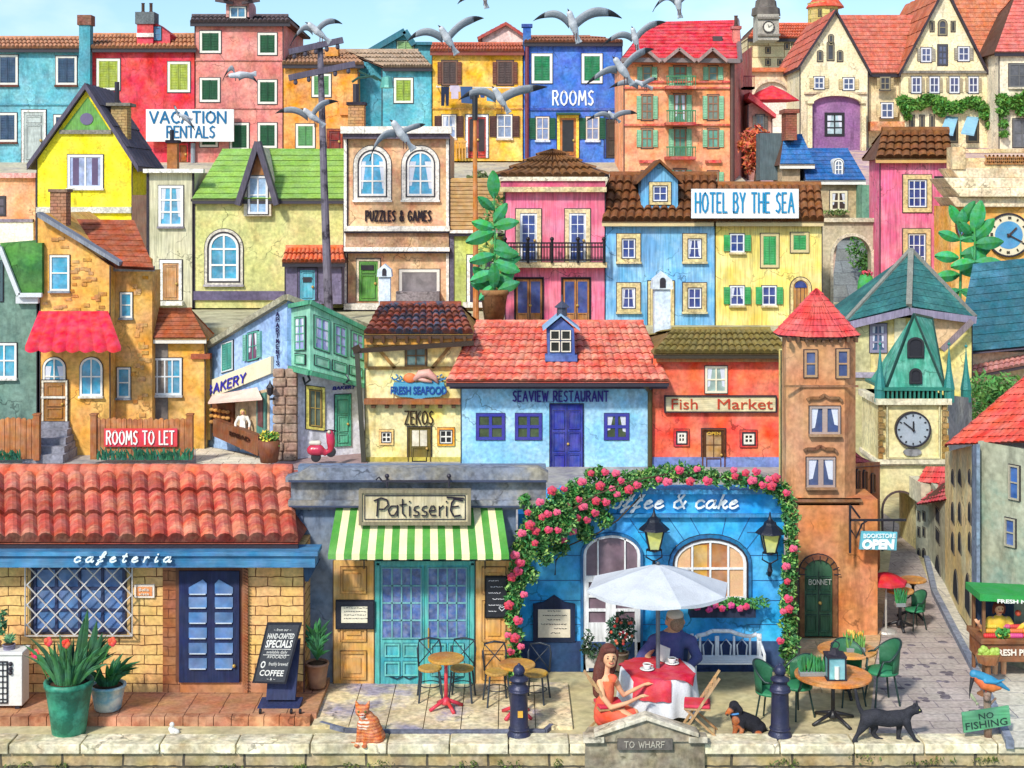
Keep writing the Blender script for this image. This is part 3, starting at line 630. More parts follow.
# second teal house
h=house('terraced_house','turquoise house with a raised rear gable and lime shutter, beside the yellow one','house',D,rect(382,66,432,168),7,M('#4db0c4','wall',two='#7cc6cc'))
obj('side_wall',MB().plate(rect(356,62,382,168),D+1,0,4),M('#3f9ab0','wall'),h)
obj('rear_gable',MB().plate([(371,90),(432,90),(432,44),(412,44),(405,32),(371,51)],D+3.2,0,3),M('#5bb5c5','wall'),h)
m=MB(); m.bar(P(369,52,D+3),P(405,31,D+3),.3,.3);m.bar(P(405,31,D+3),P(414,45,D+3),.3,.3);m.rc(412,42,432,45,D+3,.1,.2); obj('roof_edge',m,M('#2f7486','wood'),h)
window(h,D+3.2,398,42,413,56,closed='#8fb87a',fr='#a9c9a0',fw=1)
roofx(h,D,383,432,67,346,418,51,5,'#b59a80',18,4,.09,fascia=INK)
window(h,D,396,80,411,101,closed='#9ab53a',fr=S,fw=2)
# yellow house
h=house('terraced_house','yellow house with brown shutters, white framed red door and washing line','house',D,rect(432,51,523,161),7,M('#f5b524','wall',two='#f7c93c'))
roofx(h,D,430,524,51,432,522,44,7,'#c9623a',30,2,.08,fascia='#8a3a2a')
for r in((443,62,456,84),(498,62,512,84)): window(h,D,*r,closed='#5a4a48',fr='#7a5240',sh='#7a4a3a',shw=4)
for r in((443,116,455,137),(498,116,511,137)): window(h,D,*r,2,2,fr='#f2e8dc',pane='#7f93b8',sh='#5a3a34',shw=7,sill='#d8c8b0')
door(h,D,468,117,486,158,'#c8402c','#eef1f3',fw=2.2,glass='#3a2a30',gy=.85,leaves=2,rows=(.85,.15),gx=1,gn=1)
trim(h,D,432,108,523,109.5,'#d9962a',.06,'string_course')
m=MB(); 
for x in range(453,467,3): m.rc(x,143,x+1.2,159,D,.5,-.4)
m.rc(452,141,467,143,D,.55,-.38); obj('garden_bench',m,M('#e0a040','wood'),None,label='small slatted orange bench left of the red door',cat='bench')
m=MB(); m.tube([P(436,87,D-.9),P(520,88,D-.9)],.03,6); 
for x in(437,519): m.tube([P(x,87,D-.9),P(x,86,D)],.04,6)
obj('washing_line',m,M('#e0ddd4','paint'),None,label='washing line stretched across the yellow house',cat='washing line')
def cloth(name,label,cat,poly,col):
    mb=MB(); mb.plate(poly,D,.93,-.86); return obj(name,mb,M(col,'cloth'),None,label=label,cat=cat,group='washing hung on the line')
cloth('trousers','long navy trousers at the left end of the washing line','trousers',[(442,107),(445,107),(446,94),(447,107),(449.5,107),(450,88),(442,88)],'#26304a')
cloth('shirt','pale lilac shirt hanging second on the washing line','shirt',[(452,100),(459,100),(459,93),(461,93),(460,87),(451,87),(450.5,93),(452,93)],'#cdbfd4')
cloth('shirt','broad blue denim shirt in the middle of the washing line','shirt',[(462,104),(473,105),(473,88),(461,88)],'#3a5a8a')
cloth('shorts','short dark blue shorts on the washing line behind the gull','shorts',[(475,99),(479,99),(480,95),(481,99),(485,99),(485,90),(475,90)],'#34508a')
cloth('shirt','bright light blue top near the right of the washing line','shirt',[(487,102),(494,103),(495,94),(487,91)],'#5a9fd0')
# pink gable behind
h=house('gabled_house','pale pink gable with red edges rising behind the yellow house','house',D+9,[(482,60),(530,60),(530,38),(506,24),(482,36)],5,M('#f0cfc6','wall'))
rooff(h,D+9,506,23,478,38,531,40,5,'#b84a3c',th=2.2,edge='#b0483c')
# blue ROOMS house
h=house('terraced_house','deep blue house lettered ROOMS with green shutters and a yellow door frame','house',D,rect(523,42,622,166),7,M('#3b6fd0','wall',two='#4c82d8',va=.14))
roofx(h,D,524,623,42,527,590,37,7,'#a86a4a',26,2,.08,fascia=INK)
trim(h,D,526,43.5,622,46,'#2f58b0',.2)
chimney(h,D+.3,523,27,531,42,'#2f66b8',cap='#2a4f94',caph=3,kind='wall')
for r in((534,56,550,81),(584,56,600,81)): window(h,D,*r,closed='#1f8a58',fr='#f2f4f4',fw=2.3)
for r in((537,118,548,139),(587,118,598,139)): window(h,D,*r,2,2,fr='#e8d8c8',pane='#7a8fc0',sh='#1f5f46',shw=6,sill='#c9d4ea')
lettering(h,'ROOMS',553,593,91,105,D,'#e9f1f8',f=.03,wt=1.7,sp=1.5)
door(h,D,560,118,576,158,'#c9762a','#f0d24a',fw=2.8,leaves=1,glass='#2a2a30',gy=.85,rows=(.85,.15),gx=1,gn=1)
m=MB(); m.rc(556,113,580,115,D,.4,0); obj('canopy',m,M('#2f5f4a','wood'),h)
door(h,D,606,119,620,158,'#4a4038','#2f4f94',rows=(.5,.5),arch=0)
m=MB(); m.tube([P(527,46,D-.15),P(527,158,D-.15)],.1,8); obj('downpipe',m,M('#7a3a4a','metal'),h)
trim(h,D,529,108,622,110.5,'#2f58b0',.08,'string_course')
# hotel with the bright red roof
Dh=66
h=house('hotel','orange four-storey hotel with mint shutters under a bright red roof','hotel',Dh,rect(624,60,734,200),7,M('#fba468','wall',two='#f2744a',tlo=.5,thi=.75))
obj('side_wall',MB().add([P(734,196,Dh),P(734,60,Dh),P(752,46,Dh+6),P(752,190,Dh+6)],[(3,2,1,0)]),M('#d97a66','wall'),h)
E0=P(621,60,Dh-.5);E1=P(740,61,Dh-.5);R0=P(650,22,Dh+3.2);R1=P(737,20,Dh+3.2)
m=MB(); m.tiles(E0,E1,R1,R0,44,12,.04,flat=True,var=.1); B0=Vector((E0.x,Dh+7.2,E0.z));B1=Vector((E1.x,Dh+7.2,E1.z))
m.tiles(E1,B1,R1,R1,10,12,.04,flat=True); m.tiles(B0,E0,R0,R0,10,12,.04,flat=True); m.add([v-Vector((0,0,.06)) for v in(E0,E1,R1,R0,B0,B1)],[(0,1,2,3),(5,4,3,2),(0,4,5,1),(0,3,4),(1,5,2)],1)
rf=obj('roof',m,[M('#e02436','tile'),M('#a89088','wall')],h)
m=MB(); m.bar(E0,E1,.3,.2); m.tube([E1,R1],.12,6); obj('gutter',m,M('#8a7a78','metal'),h)
for cx in(645,679,712):
    w_=15 if cx!=679 else 16
    dm=MB(); dm.plate([(cx-w_+2,64),(cx+w_-2,64),(cx+w_-2,60),(cx,50),(cx-w_+2,60)],Dh,.45,.8); o=obj('dormer',dm,M('#e87a4a','wall'),h)
    m=MB(); m.bar(P(cx-w_,62,Dh-.7),P(cx,49,Dh-.7),.5,.14); m.bar(P(cx,49,Dh-.7),P(cx+w_,62,Dh-.7),.5,.14); obj('dormer_roof',m,M('#a88a84','wood'),o)
MN='#8fc9a0'
for cx in(647,713):
    window(h,Dh,cx-3.5,67,cx+3.5,80,1,2,fr='#b08a5a',pane='#5f8a84',sh=MN,shw=5)
    window(h,Dh,cx-4.5,96,cx+4.5,119,2,3,fr='#a06a4a',pane='#7a8a7c',sh=MN,shw=4.5)
    window(h,Dh,cx-4.5,130,cx+4.5,147,2,2,fr='#a06a4a',pane='#5fa08c',sh=MN,shw=4.5)
    window(h,Dh,cx-4.5,172,cx+4.5,190,2,2,fr='#a06a4a',pane='#5fa08c',sh=MN,shw=4.5)
    trim(h,Dh,cx-8,160,cx+8,163,'#d8583c',.15,'cornice')
for (a,b) in((67,86),(95,122),(129,156),(170,190)):
    window(h,Dh,675,a,685,b,2,3,fr='#a06a4a',pane='#4f9a80',sh=MN,shw=5)
for (a,b) in((78,88),(112,124),(148,158)):
    bm_=MB(); bm_.rc(664,b-1,694,b+2,Dh,.8,0); fl=obj('balcony',bm_,M('#c8503a','stone'),h)
    q=MB(); 
    for i in range(12): x=665+i*2.55; q.rc(x,a,x+.7,b-1,Dh,.78,-.72)
    q.rc(664.5,a-1,694,a+.3,Dh,.8,-.7); obj('railing',q,M('#4a8a5a','metal'),fl)
for y in(81,87,124): trim(h,Dh,624,y,734,y+1.8,'#e0603f',.1,'string_course')
m=MB(); m.tube([P(732,62,Dh-.15),P(732,200,Dh-.15)],.1,8); obj('downpipe',m,M('#6a4a40','metal'),h)
chimney(h,Dh+1,733,29,740,52,'#e0786a',cap='#b8605a',caph=3,kind='wall',pots=1)
m=MB(); m.box(P(713,41,Dh+1.2),P(720,38,Dh+2.0)); obj('skylight',m,M('#4a3a3a','glass'),h)
m=MB(); 
for k in range(2): m.rc(741,88+k*0,752,90,Dh+2,.8,0)
for i in range(6): m.rc(741+i*2,78,741.6+i*2,88,Dh+2,.8,-.75)
m.rc(741,77,752,78.3,Dh+2,.8,-.75); obj('side_balcony',m,M('#8a2f34','metal'),h)
# autumn tree beside the hotel
def tree(name,label,x,y0,y1,wpx,d,col,n=500,leaf_s=.16,trunk='#5a4030'):
    t=thing(name,label,'tree',P(x,y1,d)); H=(y1-y0)*d/F; b=P(x,y1,d); m=MB(); m.tube([b,b+Vector((.1,0,H*.4)),b+Vector((-.05,0,H*.75))],[.18,.12,.05],7)
    for i in range(5): a=R.uniform(0,6.28); m.tube([b+Vector((.05,0,H*R.uniform(.3,.6))),b+Vector((math.cos(a)*wpx*.35*d/F,math.sin(a)*.6,H*R.uniform(.6,.9)))],[.07,.02],5)
    obj('trunk',m,M(trunk,'wood'),t); m=MB(); rx=wpx*d/F/2
    for k in range(14):
        a=R.uniform(0,6.28);q=R.uniform(.2,.8); leaves(m,b.x+math.cos(a)*rx*q,d+math.sin(a)*rx*.7*q,b.z+H*R.uniform(.35,.88),rx*.42,rx*.42,H*.16,n//14,leaf_s,lo=.5+R.random()*.3)
    obj('crown',m,M(col,'leaf'),t); return t
tree('tree','orange autumn tree right of the hotel wall',756,125,192,34,63,'#e0682c',900,.15)
h=house('small_house','narrow rusty pink house wall with a shuttered window right of the hotel','house',68,[(748,200),(772,200),(772,118),(756,100),(748,105)],5,M('#c98a7a','wall'))
window(h,68,757,116,763,132,2,2,fr='#6a6a68',pane='#5a6a78',sh='#7a7068',shw=3); 
m=MB(); m.prism([P(748,98,67.5),P(776,118,67.5),P(776,114,67.5),P(750,92,67.5)],(0,5,0)); obj('roof',m,M('#d8404a','tile'),h)
obj('parasol',MB().lathe([(1.35,0),(1.3,.06),(.7,.45),(.05,.75)],P(772,101,70),8,0),M('#e02a3a','cloth'),None,label='red parasol top in front of the archway below the castle',cat='parasol')
# ================================================================ UPPER RIGHT: castle and cream gabled houses
CR='#f4e3b6'
h=house('castle','long pale castle wall with small windows and orange roof at the skyline','castle',100,rect(748,37,830,80),6,M('#eed9a8','brick',bw=2.2,bh=.8,mo=.03,mc='#b08a58',c2f=(.97,.93,.86)))
roofx(h,100,748,830,38,756,828,24,8,'#e8693a',30,5,.08,fascia=INK)
for x,y in((768,50),(787,46),(794,46),(801,46),(768,62),(780,62)): window(h,100,x-1.6,y-2,x+1.6,y+2.5,1,1,pane='#3a3438',fr='#b09468',fw=.5)
t=thing('clock_turret','small grey stone turret with domed cap and clock on the castle roof','tower',(PX(768,97),97,17))
m=MB(); m.rc(758,14,779,40,97,0,2); obj('wall',m,M('#b9b1a4','stone'),t)
m=MB(); m.lathe([(1.0,0),(.95,.5),(.75,.6),(.7,1.0),(.15,1.5),(.1,1.9)],(PX(768.5,97),98,PZ(14,97)),8,0); obj('dome',m,M('#6f665f','slate'),t)
trim(t,97,757,17,780,19,'#8d857a',.15); trim(t,97,757,34,780,36,'#8d857a',.15)
t=thing('round_tower','squat yellow stone tower with red roof behind the cream gable','tower',(PX(826,104),104,15))
m=MB(); r_=16*104/F*.95; m.lathe([(r_,0),(r_,3.2),(r_*1.04,3.3)],(PX(826,104),105,PZ(36,104)-.8),18); obj('wall',m,M('#dfd07c','brick',bw=.8,bh=.35,mo=.02,mc='#9a8a48'),t)
m=MB(); m.lathe([(r_*1.25,0),(r_*1.2,.1),(r_*.5,1.1),(.1,2.2)],(PX(828,104),105,PZ(6,104)),18,0); obj('roof',m,M('#d8502c','tile'),t)
for x in(820,832): window(t,103.4,x-1,10,x+1,16,1,1,pane='#3a3438',fw=.4,fr='#a09050')
# arched gateway under the castle
h=house('archway','peach archway wall below the castle with a pale inner arch','arch',84,rect(748,68,802,150),3,M('#f0c79a','wall',two='#f6dcc0'))
m=MB(); m.plate(olp(753,82,789,150,16),84,.05,0); obj('inner_arch',m,M('#f6e4dc','brick',bw=2,bh=.7,mo=.02,mc='#d8b8b0'),h)
m=MB(); m.ring(olp(753,82,789,150,16,3),olp(753,82,789,150,16),84,.3); obj('arch_moulding',m,M('#e8c9a8','stone'),h)
trim(h,84,748,68,802,72,'#d8703a',.3,'tile_band','tile')
obj('brick_chimney',MB().rc(786,112,797,140,60,0,1).rc(784,109,799,113,60,.1,1.1),M('#a8604a','brick',bw=.25,bh=.1),None,label='narrow red brick chimney stack beside the purple gateway',cat='chimney')
# cream gable house
D=80
h=house('gabled_house','cream gabled house with terracotta roof above the purple gateway','house',D,[(800,150),(868,150),(868,71),(835,12),(800,66)],8,M(CR,'wall',two='#f6e8c8',va=.1))
rooff(h,D,835,10,797,68,870,73,8,'#cc6044',th=2.5,edge='#3f3640')
obj('wing_wall',MB().plate(rect(868,70,902,150),D,-.5,6),M('#f2d9a6','wall'),h)
roofx(h,D+.4,868,904,73,838,924,15,7,'#d06a50',26,14,.05,flat=True,name='wing_roof',fascia=INK,oh=.4,ridge=False)
for x,y,w_,q in((831,36,3,9),(820,52,3.5,9),(830.5,47,5,17),(840,52,3.5,9)): window(h,D,x-w_/2,y-q/2+4,x+w_/2,y+q/2+4,1,1,pane='#4a4a50',fr='#8f8468',fw=.8,arch=1)
for r in((815,78,823,88),(844,79,853,89)): window(h,D,*r,2,2,fr='#e8e8ea',pane='#4a5a84',sh='#d8c08a',shw=4)
for r in((881,78,889,89),): window(h,D-.0,*r,2,2,fr='#8f8468',pane='#3a3a44',sh='#b8a070',shw=3)
window(h,D,882,104,892,117,2,2,fr='#e8e8ea',pane='#4a5a84',sh='#e0c894',shw=4)
for (a,b,c,e,col) in((804,92,866,94,'#e8ccA0'),(868,122,902,131,'#d98a52')): trim(h,D,a,b,c,e,col,.15 if b<100 else .55,'string_course')
g=thing('purple_gateway','purple plastered gateway with curved cream moulding and a black-framed window','gateway',(PX(838,79),79,11.4))
m=MB(); m.plate(olp(811,96,860,152,9),79,0,1.0); obj('wall',m,M('#9a6a9c','wall',two='#84588c'),g)
m=MB(); A=olp(808,93,863,152,11); 
m.ring(olp(808,93,863,152,11,1.5),olp(811,96,860,152,9),79,.35); m.rc(806,101,812,104,79,.5,.2); m.rc(859,101,865,104,79,.5,.2)
obj('moulding',m,M('#ead9a8','stone'),g)
window(g,79,827,115,842,134,2,3,fr='#1d1a20',pane='#a9c3c9',fw=1.8)
# steep cream house with ivy
h=house('gabled_house','tall cream steep-gabled house with ivy band and two blue awnings','house',D,[(900,154),(988,154),(988,71),(944,-10),(901,71)],8,M('#f6e2b0','wall',two='#f8ecc8',va=.1))
rooff(h,D,944,-14,898,74,989,76,8,'#c8693f',th=3.2,edge='#3f3640')
roofx(h,D+.4,984,1006,76,948,1030,-14,7,'#d0754a',20,20,.05,flat=True,name='side_roof',oh=.3,ridge=False)
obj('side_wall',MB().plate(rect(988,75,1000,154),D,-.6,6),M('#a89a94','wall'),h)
window(h,D,939.5,21,945.5,34,1,2,fr='#8f8468',pane='#4a4a58',arch=3)
for x in(932,953): window(h,D,x-1.3,22,x+1.3,31,1,1,fr='#8f8468',pane='#3a3438',fw=.5)
for r in((922,49,930,61),(959,48,968,60)): window(h,D,*r,2,2,fr='#e0e0e6',pane='#4a5480',sh='#a8a090',shw=3.5)
window(h,D,939,46,946,64,2,3,fr='#4a4850',pane='#5a6080')
for x in(916,934,954,973): window(h,D,x-3.6,78,x+4,92,2,2,fr='#e0e0e6',pane='#454c78',sh='#b8a888',shw=2.6)
for x in(912,922,932): window(h,D,x-1.5,116,x+1.5,129,1,1,fr='#8f8468',pane='#4a4442',fw=.6)
trim(h,D,899,71,989,73.5,'#8a8478',.2)
for x in(947,968):
    window(h,D,x,122,x+9,141,1,1,fr='#8f8468',pane='#3a4450')
    m=MB(); a=[P(x-1,118,D),P(x+11,119,D),P(x+6,136,D-1.6),P(x-7,134,D-1.6)]; m.prism([a[3],a[2],a[1],a[0]],(0,-.02,.1)); obj('awning',m,M('#8fc3dc','cloth'),h)
def ivy(label,pts,d,rpx,n,col='#5f9a35',s=.17,f=.3):
    m=MB(); 
    for (x,y,q) in pts:
        c=P(x,y,d-f); leaves(m,c.x,c.y,c.z,rpx*q*d/F,.25,rpx*q*d/F*.9,n,s,lo=.6,hi=1.2)
    return obj('ivy',m,M(col,'leaf'),None,label=label,cat='ivy')
ivy('band of green ivy across the steep cream gabled house',[(903+i*5.6,101+4*math.sin(i*.9)+i*.4,1+.25*math.sin(i*2.1)) for i in range(17)]+[(906,110,.7),(908,117,.4),(938,108,.8),(942,113,.6),(985,115,.8),(990,125,.6)],D,6.3,150)
# right-edge house
h=house('cream_house','cream house with shuttered window cut off by the right edge, ivy below','house',D-2,rect(999,50,1090,160),7,M('#f0e2c2','wall'))
roofx(h,D-2,995,1092,52,1016,1092,-6,7,'#dd6a5c',30,16,.05,flat=True,fascia=INK)
window(h,D-2,1010,65,1028,86,2,2,fr='#6a6a6a',pane='#5a5a60',sill='#d8ccb0'); window(h,D-2,1014,120,1030,146,2,2,fr='#6a6a6a',pane='#6a6a70')
ivy('green ivy hanging on the cream house at the right edge',[(1002+i*6,100+3*math.sin(i),1.1) for i in range(8)]+[(1003,112,.9),(1004,124,.6),(1004,134,.45),(1022,110,1),(1030,112,1)],D-2,6.5,140)
# blue-roofed house
D=60
h=house('small_house','tan house with a bright blue roof and arched white dormer','house',D,rect(800,181,862,232),2.5,M('#cbb488','wall',two='#b89c74'))
obj('side_wall',MB().rc(782,166,800,232,D,0,2),M('#c4a882','wall'),h)
roofx(h,D,806,866,180,800,848,149,2.4,'#1f62a8',22,8,.03,flat=True,fascia='#f0ece0',gable='#3a4a6a')
roofx(h,D-.05,780,815,164,784,802,135,2,'#2a70b4',14,6,.03,flat=True,name='side_roof',fascia='#f0ece0')
dm=MB(); dm.plate(olp(833,158,844,177,5),D-.0,0,1.5); o=obj('dormer',dm,M('#e8e8e2','paint'),h); window(o,D-.0,835.5,161,841.5,174,2,3,fr='#f4f4f0',pane='#6a7f9a',arch=3)
window(h,D,832,193,845,209,2,2,fr='#efe4c4',pane='#4a3f3a',fw=2.2)
fb=MB(); c=P(836,212,D-.25); leaves(fb,c.x,c.y,c.z,.6,.12,.12,160,.07); obj('window_flowers',fb,M('#7f9a52','leaf'),h)
obj('dark_doors',MB().rc(760,133,783,180,D+1,0,1),M('#5a6a70','wood'),None,label='tall grey wooden hoarding between autumn tree and blue roof',cat='hoarding')
obj('green_shutter_wall',MB().rc(862,185,880,222,D-1,0,2),M('#7fae90','wall',two='#5f927c'),None,label='pale green plaster wall left of the pink tower house',cat='wall')
# archway wall with street beyond
D=54
h=thing('archway','beige plastered archway opening on a grey lane, left of the pink tower','arch',(PX(851,D),D,4.4))
m=MB(); A=olp(833,236,871,334,20,n=14); O=olp(820,218,882,334,0); 
m.plate(rect(820,218,833,340),D,0,.5); m.plate(rect(871,218,882,340),D,0,.5)
arc=A[2:]
for a,b in zip(arc,arc[1:]): m.plate([(b[0],b[1]),(a[0],a[1]),(a[0],218),(b[0],218)],D,0,.5)
obj('wall',m,M('#c3b597','wall',two='#a89c84'),h)
obj('arch_moulding',MB().ring(olp(833,236,871,334,20,3),olp(833,236,871,334,20),D,.08),M('#d6cbb0','stone'),h)
trim(h,D,820,218,882,222,'#d4c8a8',.15)
sheet('lane',[(PX(828,56),54.2),(PX(878,56),54.2),(PX(862,66),61),(PX(840,66),61)],4.41,M('#8d959a','ground',two='#b5bdc2'))
m=MB(); m.add([P(826,334,56.6),P(880,334,56.6),P(866,238,60.5),P(838,238,60.5)],[(0,1,2,3)]); st('lane',m,M('#80888c','brick',flat=1,bw=.9,bh=.5,mo=.02,mc='#6a7074',two=None))
m=MB(); c=P(862,250,58); leaves(m,c.x,c.y,c.z,.6,.8,.9,500,.09); c=P(866,266,57.6); leaves(m,c.x,c.y,c.z,.3,.5,.5,200,.08); obj('bush',m,M('#4f8a3c','leaf'),None,label='green bush seen through the beige archway',cat='bush')
cc=thing('potted_cactus','round green cactus with a pink flower in front of the beige arch','cactus',P(866,300,53)); m=MB(); m.ball(P(866,288,53),(.32,.3,.62),n=14); obj('stem',m,M('#3fae4c','leaf'),cc,True)
m=MB(); leaves(m,*P(867,273,52.9),.22,.15,.1,40,.09); obj('flower',m,M('#e0506a','leaf'),cc)
# pink tower house
D=53
h=house('tower_house','narrow bright pink house with brown tiled roof on the right','house',D,rect(880,157,953,330),1.6,M('#e8628a','streak',two='#f08aa4',tsc=1.4))
roofx(h,D,876,953,158,882,948,131,1.8,'#8a5426',9,4,.13,fascia='#d8a860')
trim(h,D,878,158,953,163,'#d8a055',.1)
for r in((908,180,926,207),(908,234,925,268)): window(h,D,*r,3,3,fr='#f0f2f8',pane='#27408c',sur='#e0c48a',sw=4)
window(h,D,936,178,942,184,1,1,fr='#1d1a20',pane='#5a8ad0')
# orange building with round balcony and blue clock
D=50
h=thing('clock_building','orange corner building with cream cornices, rooftop lattice terrace and blue clock','building',(PX(990,D),D,4.4))
m=MB(); m.plate(rect(951,206,1090,330),D,0,2); obj('wall',m,M('#f0a83a','wall',two='#f6c25c'),h)
m=MB(); 
for (a,y0,y1,f_) in((946,197,207,.25),(948,188,197,.5),(941,178,188,.35),(950,168,178,.1)): m.plate([(a+8,y1),(1090,y1),(1090,y0),(a,y0)],D,f_,1.5)
obj('cornice',m,M('#ecd6b0','stone',two='#d9b98e'),h,bev=.03)
m=MB(); m.plate(rect(953,158,1090,168),D,.05,.3); m.rc(951,147,964,169,D,.17,.5); m.rc(964,149,1090,153,D,.15,.35); obj('parapet',m,M('#e6c48e','stone'),h)
m=MB(); 
for i in range(24): x=985+i*4; m.bar(P(x,163,D-.1),P(x+5,155,D-.1),.05); m.bar(P(x+5,163,D-.1),P(x,155,D-.1),.05)
m.rc(984,163,1090,164.5,D,.12,0); obj('lattice',m,M('#b5783c','wood'),h)
def clock(par,cx,cy,r,d,face,rim,hands,numcol,rimw=.18,hh=(55,-10),label=None,nums=True):
    m=MB(); 
    def disc(mb,rr,f0,f1,mi=0,n=32):
        A=[(cx+rr*math.cos(2*PI*i/n),cy-rr*math.sin(2*PI*i/n)) for i in range(n)]; mb.plate(A,d,f0,f1,mi)
    disc(m,r,.08,0,0); disc(m,r*(1-rimw),.09,0,1)
    A=[(cx+r*1.05*math.cos(2*PI*i/32),cy-r*1.05*math.sin(2*PI*i/32)) for i in range(32)];B=[(cx+r*.97*math.cos(2*PI*i/32),cy-r*.97*math.sin(2*PI*i/32)) for i in range(32)]; m.ring(A,B,d,.12,0,2)
    c=obj('clock_face',m,[M(rim,'paint'),M(face,'paint',two=None,va=.2),ink()],par)
    m=MB()
    for i in range(12):
        a=2*PI*i/12; q=(1-rimw/2) if rimw>.1 else .84
        p=Vector((PX(cx,d),d-.1,PZ(cy,d))); u=Vector((math.sin(a),0,math.cos(a))); rr=r*d/F
        m.bar(p+u*rr*(q-.07),p+u*rr*(q+.05),rr*.07,.02,up=(0,1,0))
        if i%3==0 and nums: 
            v=Vector((u.z,0,-u.x))*rr*.08; m.bar(p+v+u*rr*(q-.07),p+v+u*rr*(q+.05),rr*.05,.02,up=(0,1,0))
    obj('numerals',m,M(numcol,'letter'),c)
    m=MB(); p=Vector((PX(cx,d),d-.13,PZ(cy,d))); rr=r*d/F
    for ang,l,w_ in((hh[0],.72,.06),(hh[1],.5,.08)):
        a=rad(ang);u=Vector((math.sin(a),0,math.cos(a))); m.bar(p-u*rr*.12,p+u*rr*l,rr*w_,.02,up=(0,1,0))
    m.ball(p,rr*.08); obj('hands',m,M(hands,'paint'),c); return c
clock(h,1008,235,21,D,'#4f9fd0','#f0e2c0','#4a342c','#3a342c',rimw=.34,hh=(118,45))
m=MB(); A=[(960+5*math.cos(2*PI*i/20),224-14*math.sin(2*PI*i/20)) for i in range(20)];B=[(960+3.6*math.cos(2*PI*i/20),224-11.5*math.sin(2*PI*i/20)) for i in range(20)]; m.ring(A,B,D,.1); o=obj('window',m,M('#5a3a2c','wood'),h); obj('pane',MB().plate(B,D,.03,0),M('#5a86b8','glass'),o)
# tall leafy plants in front of it
def leafplant(name,label,x,y0,y1,d,spec,pot=None,stem='#3f9a5a',col='#35a860'):
    t=thing(name,label,'plant',P(x,y1,d)); s=d/F
    m=MB(); b=P(x,y1,d); m.tube([b,P(x+1,(y0+y1)/2,d),P(x,y0,d)],[.05,.04,.02],6); obj('stem',m,M(stem,'leaf'),t)
    m=MB()
    for (dx,dy,ln,ang) in spec:
        p=P(x+dx,dy,d)+Vector((0,R.uniform(-.15,.15),0)); a=rad(ang); ln=ln*1.15; tip=p+Vector((math.cos(a)*ln*s,-.25*R.random(),math.sin(a)*ln*s)); bigleaf(m,p,tip,ln*s*.24,R.uniform(.75,1.2))
    obj('leaves',m,M(col,'leaf'),t)
    if pot: pot(t)
    return t
def bigleaf(m,b,t,w_,tn):
    b=Vector(b);t=Vector(t);a=t-b; s=a.cross(Vector((0,1,0))).normalized(); vs=[];n=6
    for i in range(n+1):
        u=i/n; c=b+a*u+Vector((0,-.06*a.length*math.sin(PI*u),0)); ww=w_*math.sin(PI*(u*.92+.05))**.75; vs+=[c-s*ww+Vector((0,.03,0)),c+Vector((0,-.04,0)),c+s*ww+Vector((0,.03,0))]
    fs=[]
    f2=[]
    for i in range(n): q=3*i; fs.append((q,q+1,q+4,q+3)); f2.append((q+1,q+2,q+5,q+4))
    m.add(vs,fs,0,tn); m.add(vs,f2,0,tn*.82)
leafplant('potted_plant','tall broad-leaved green plant in front of the orange clock building',960,222,300,46.5,[(0,225,24,60),(0,225,20,120),(0,240,24,20),(0,240,20,160),(0,255,26,10),(0,258,22,175),(0,272,22,5),(0,275,22,185),(0,232,20,90),(0,290,18,-20),(0,290,20,200)])
leafplant('potted_plant','slim green plant whose upper leaves point at the blue clock',974,208,275,46.2,[(0,232,28,78),(0,240,26,45),(0,244,24,5),(0,246,24,-60),(0,236,18,135),(0,262,24,-5),(0,262,22,190)])

clock([o for o in COL.objects if o.name=='clock_turret'][0],768.5,27,5.6,97,'#e8e2d2','#8a8070','#1d1a20','#3a3440',hh=(60,-20))
# ================================================================ MIDDLE ROWS, left
D=60
h=house('gabled_house','bright yellow gabled house with a green gable top and round vent','house',D,[(37,245),(132,245),(132,160),(87,90),(37,160)],4,M('#fbe81c','wall',two='#f0d81a',va=.1))
rooff(h,D,87,84,29,165,140,167,4,'#5f5a68',th=4.5,edge='#5a5468',nr=4)
o=obj('gable_panel',MB().plate([(62,131),(110,131),(88,97)],D,.04,0),M('#6aa84a','wood'),h); m=MB(); m.plate([(87+6.5*math.cos(i*.3142),119-6*math.sin(i*.3142)) for i in range(20)],D,.07,0); obj('vent',m,M('#6a5f86','paint'),o)
trim(h,D,60,130,112,134,'#8a8478',.12,'gable_beam')
window(h,D,70,157,101,186,2,1,fr='#efece4',pane='#9fb0dc',fw=2.2,sill='#e8e4dc'); 
m=MB(); m.rc(73,158,79,185,D,.022,0); m.rc(92,158,98,185,D,.022,0); obj('curtain',m,M('#6a5a7a','cloth'),h)
trim(h,D,37,207,132,213,'#dcd8cc',.15,'ledge')
chimney(h,D+.6,111,106,127,150,'#c9a86a',cap='#8a8478',caph=3,kind='brick',cw=4); m=MB(); m.tube([P(117,104,D+1),P(117,82,D+1)],.1,8); obj('chimney_pipe',m,M('#3a3640','metal'),h)
h=house('small_house','peach wall with a white lower storey at the left edge below the teal house','house',61.8,rect(-60,176,36,246),4,M('#e89a62','wall',two='#f0b080'))
obj('lower_wall',MB().rc(-60,220,34,250,61.8,.1,0),M('#ece6d4','wall'),h); trim(h,61.8,-60,173,37,178,'#e8a49a',.2); trim(h,61.8,-60,219,34,222,'#8a7f90',.16)
window(h,61.8,-6,198,4,214,1,2,fr='#3a343c',pane='#5a5060',fw=1.5)
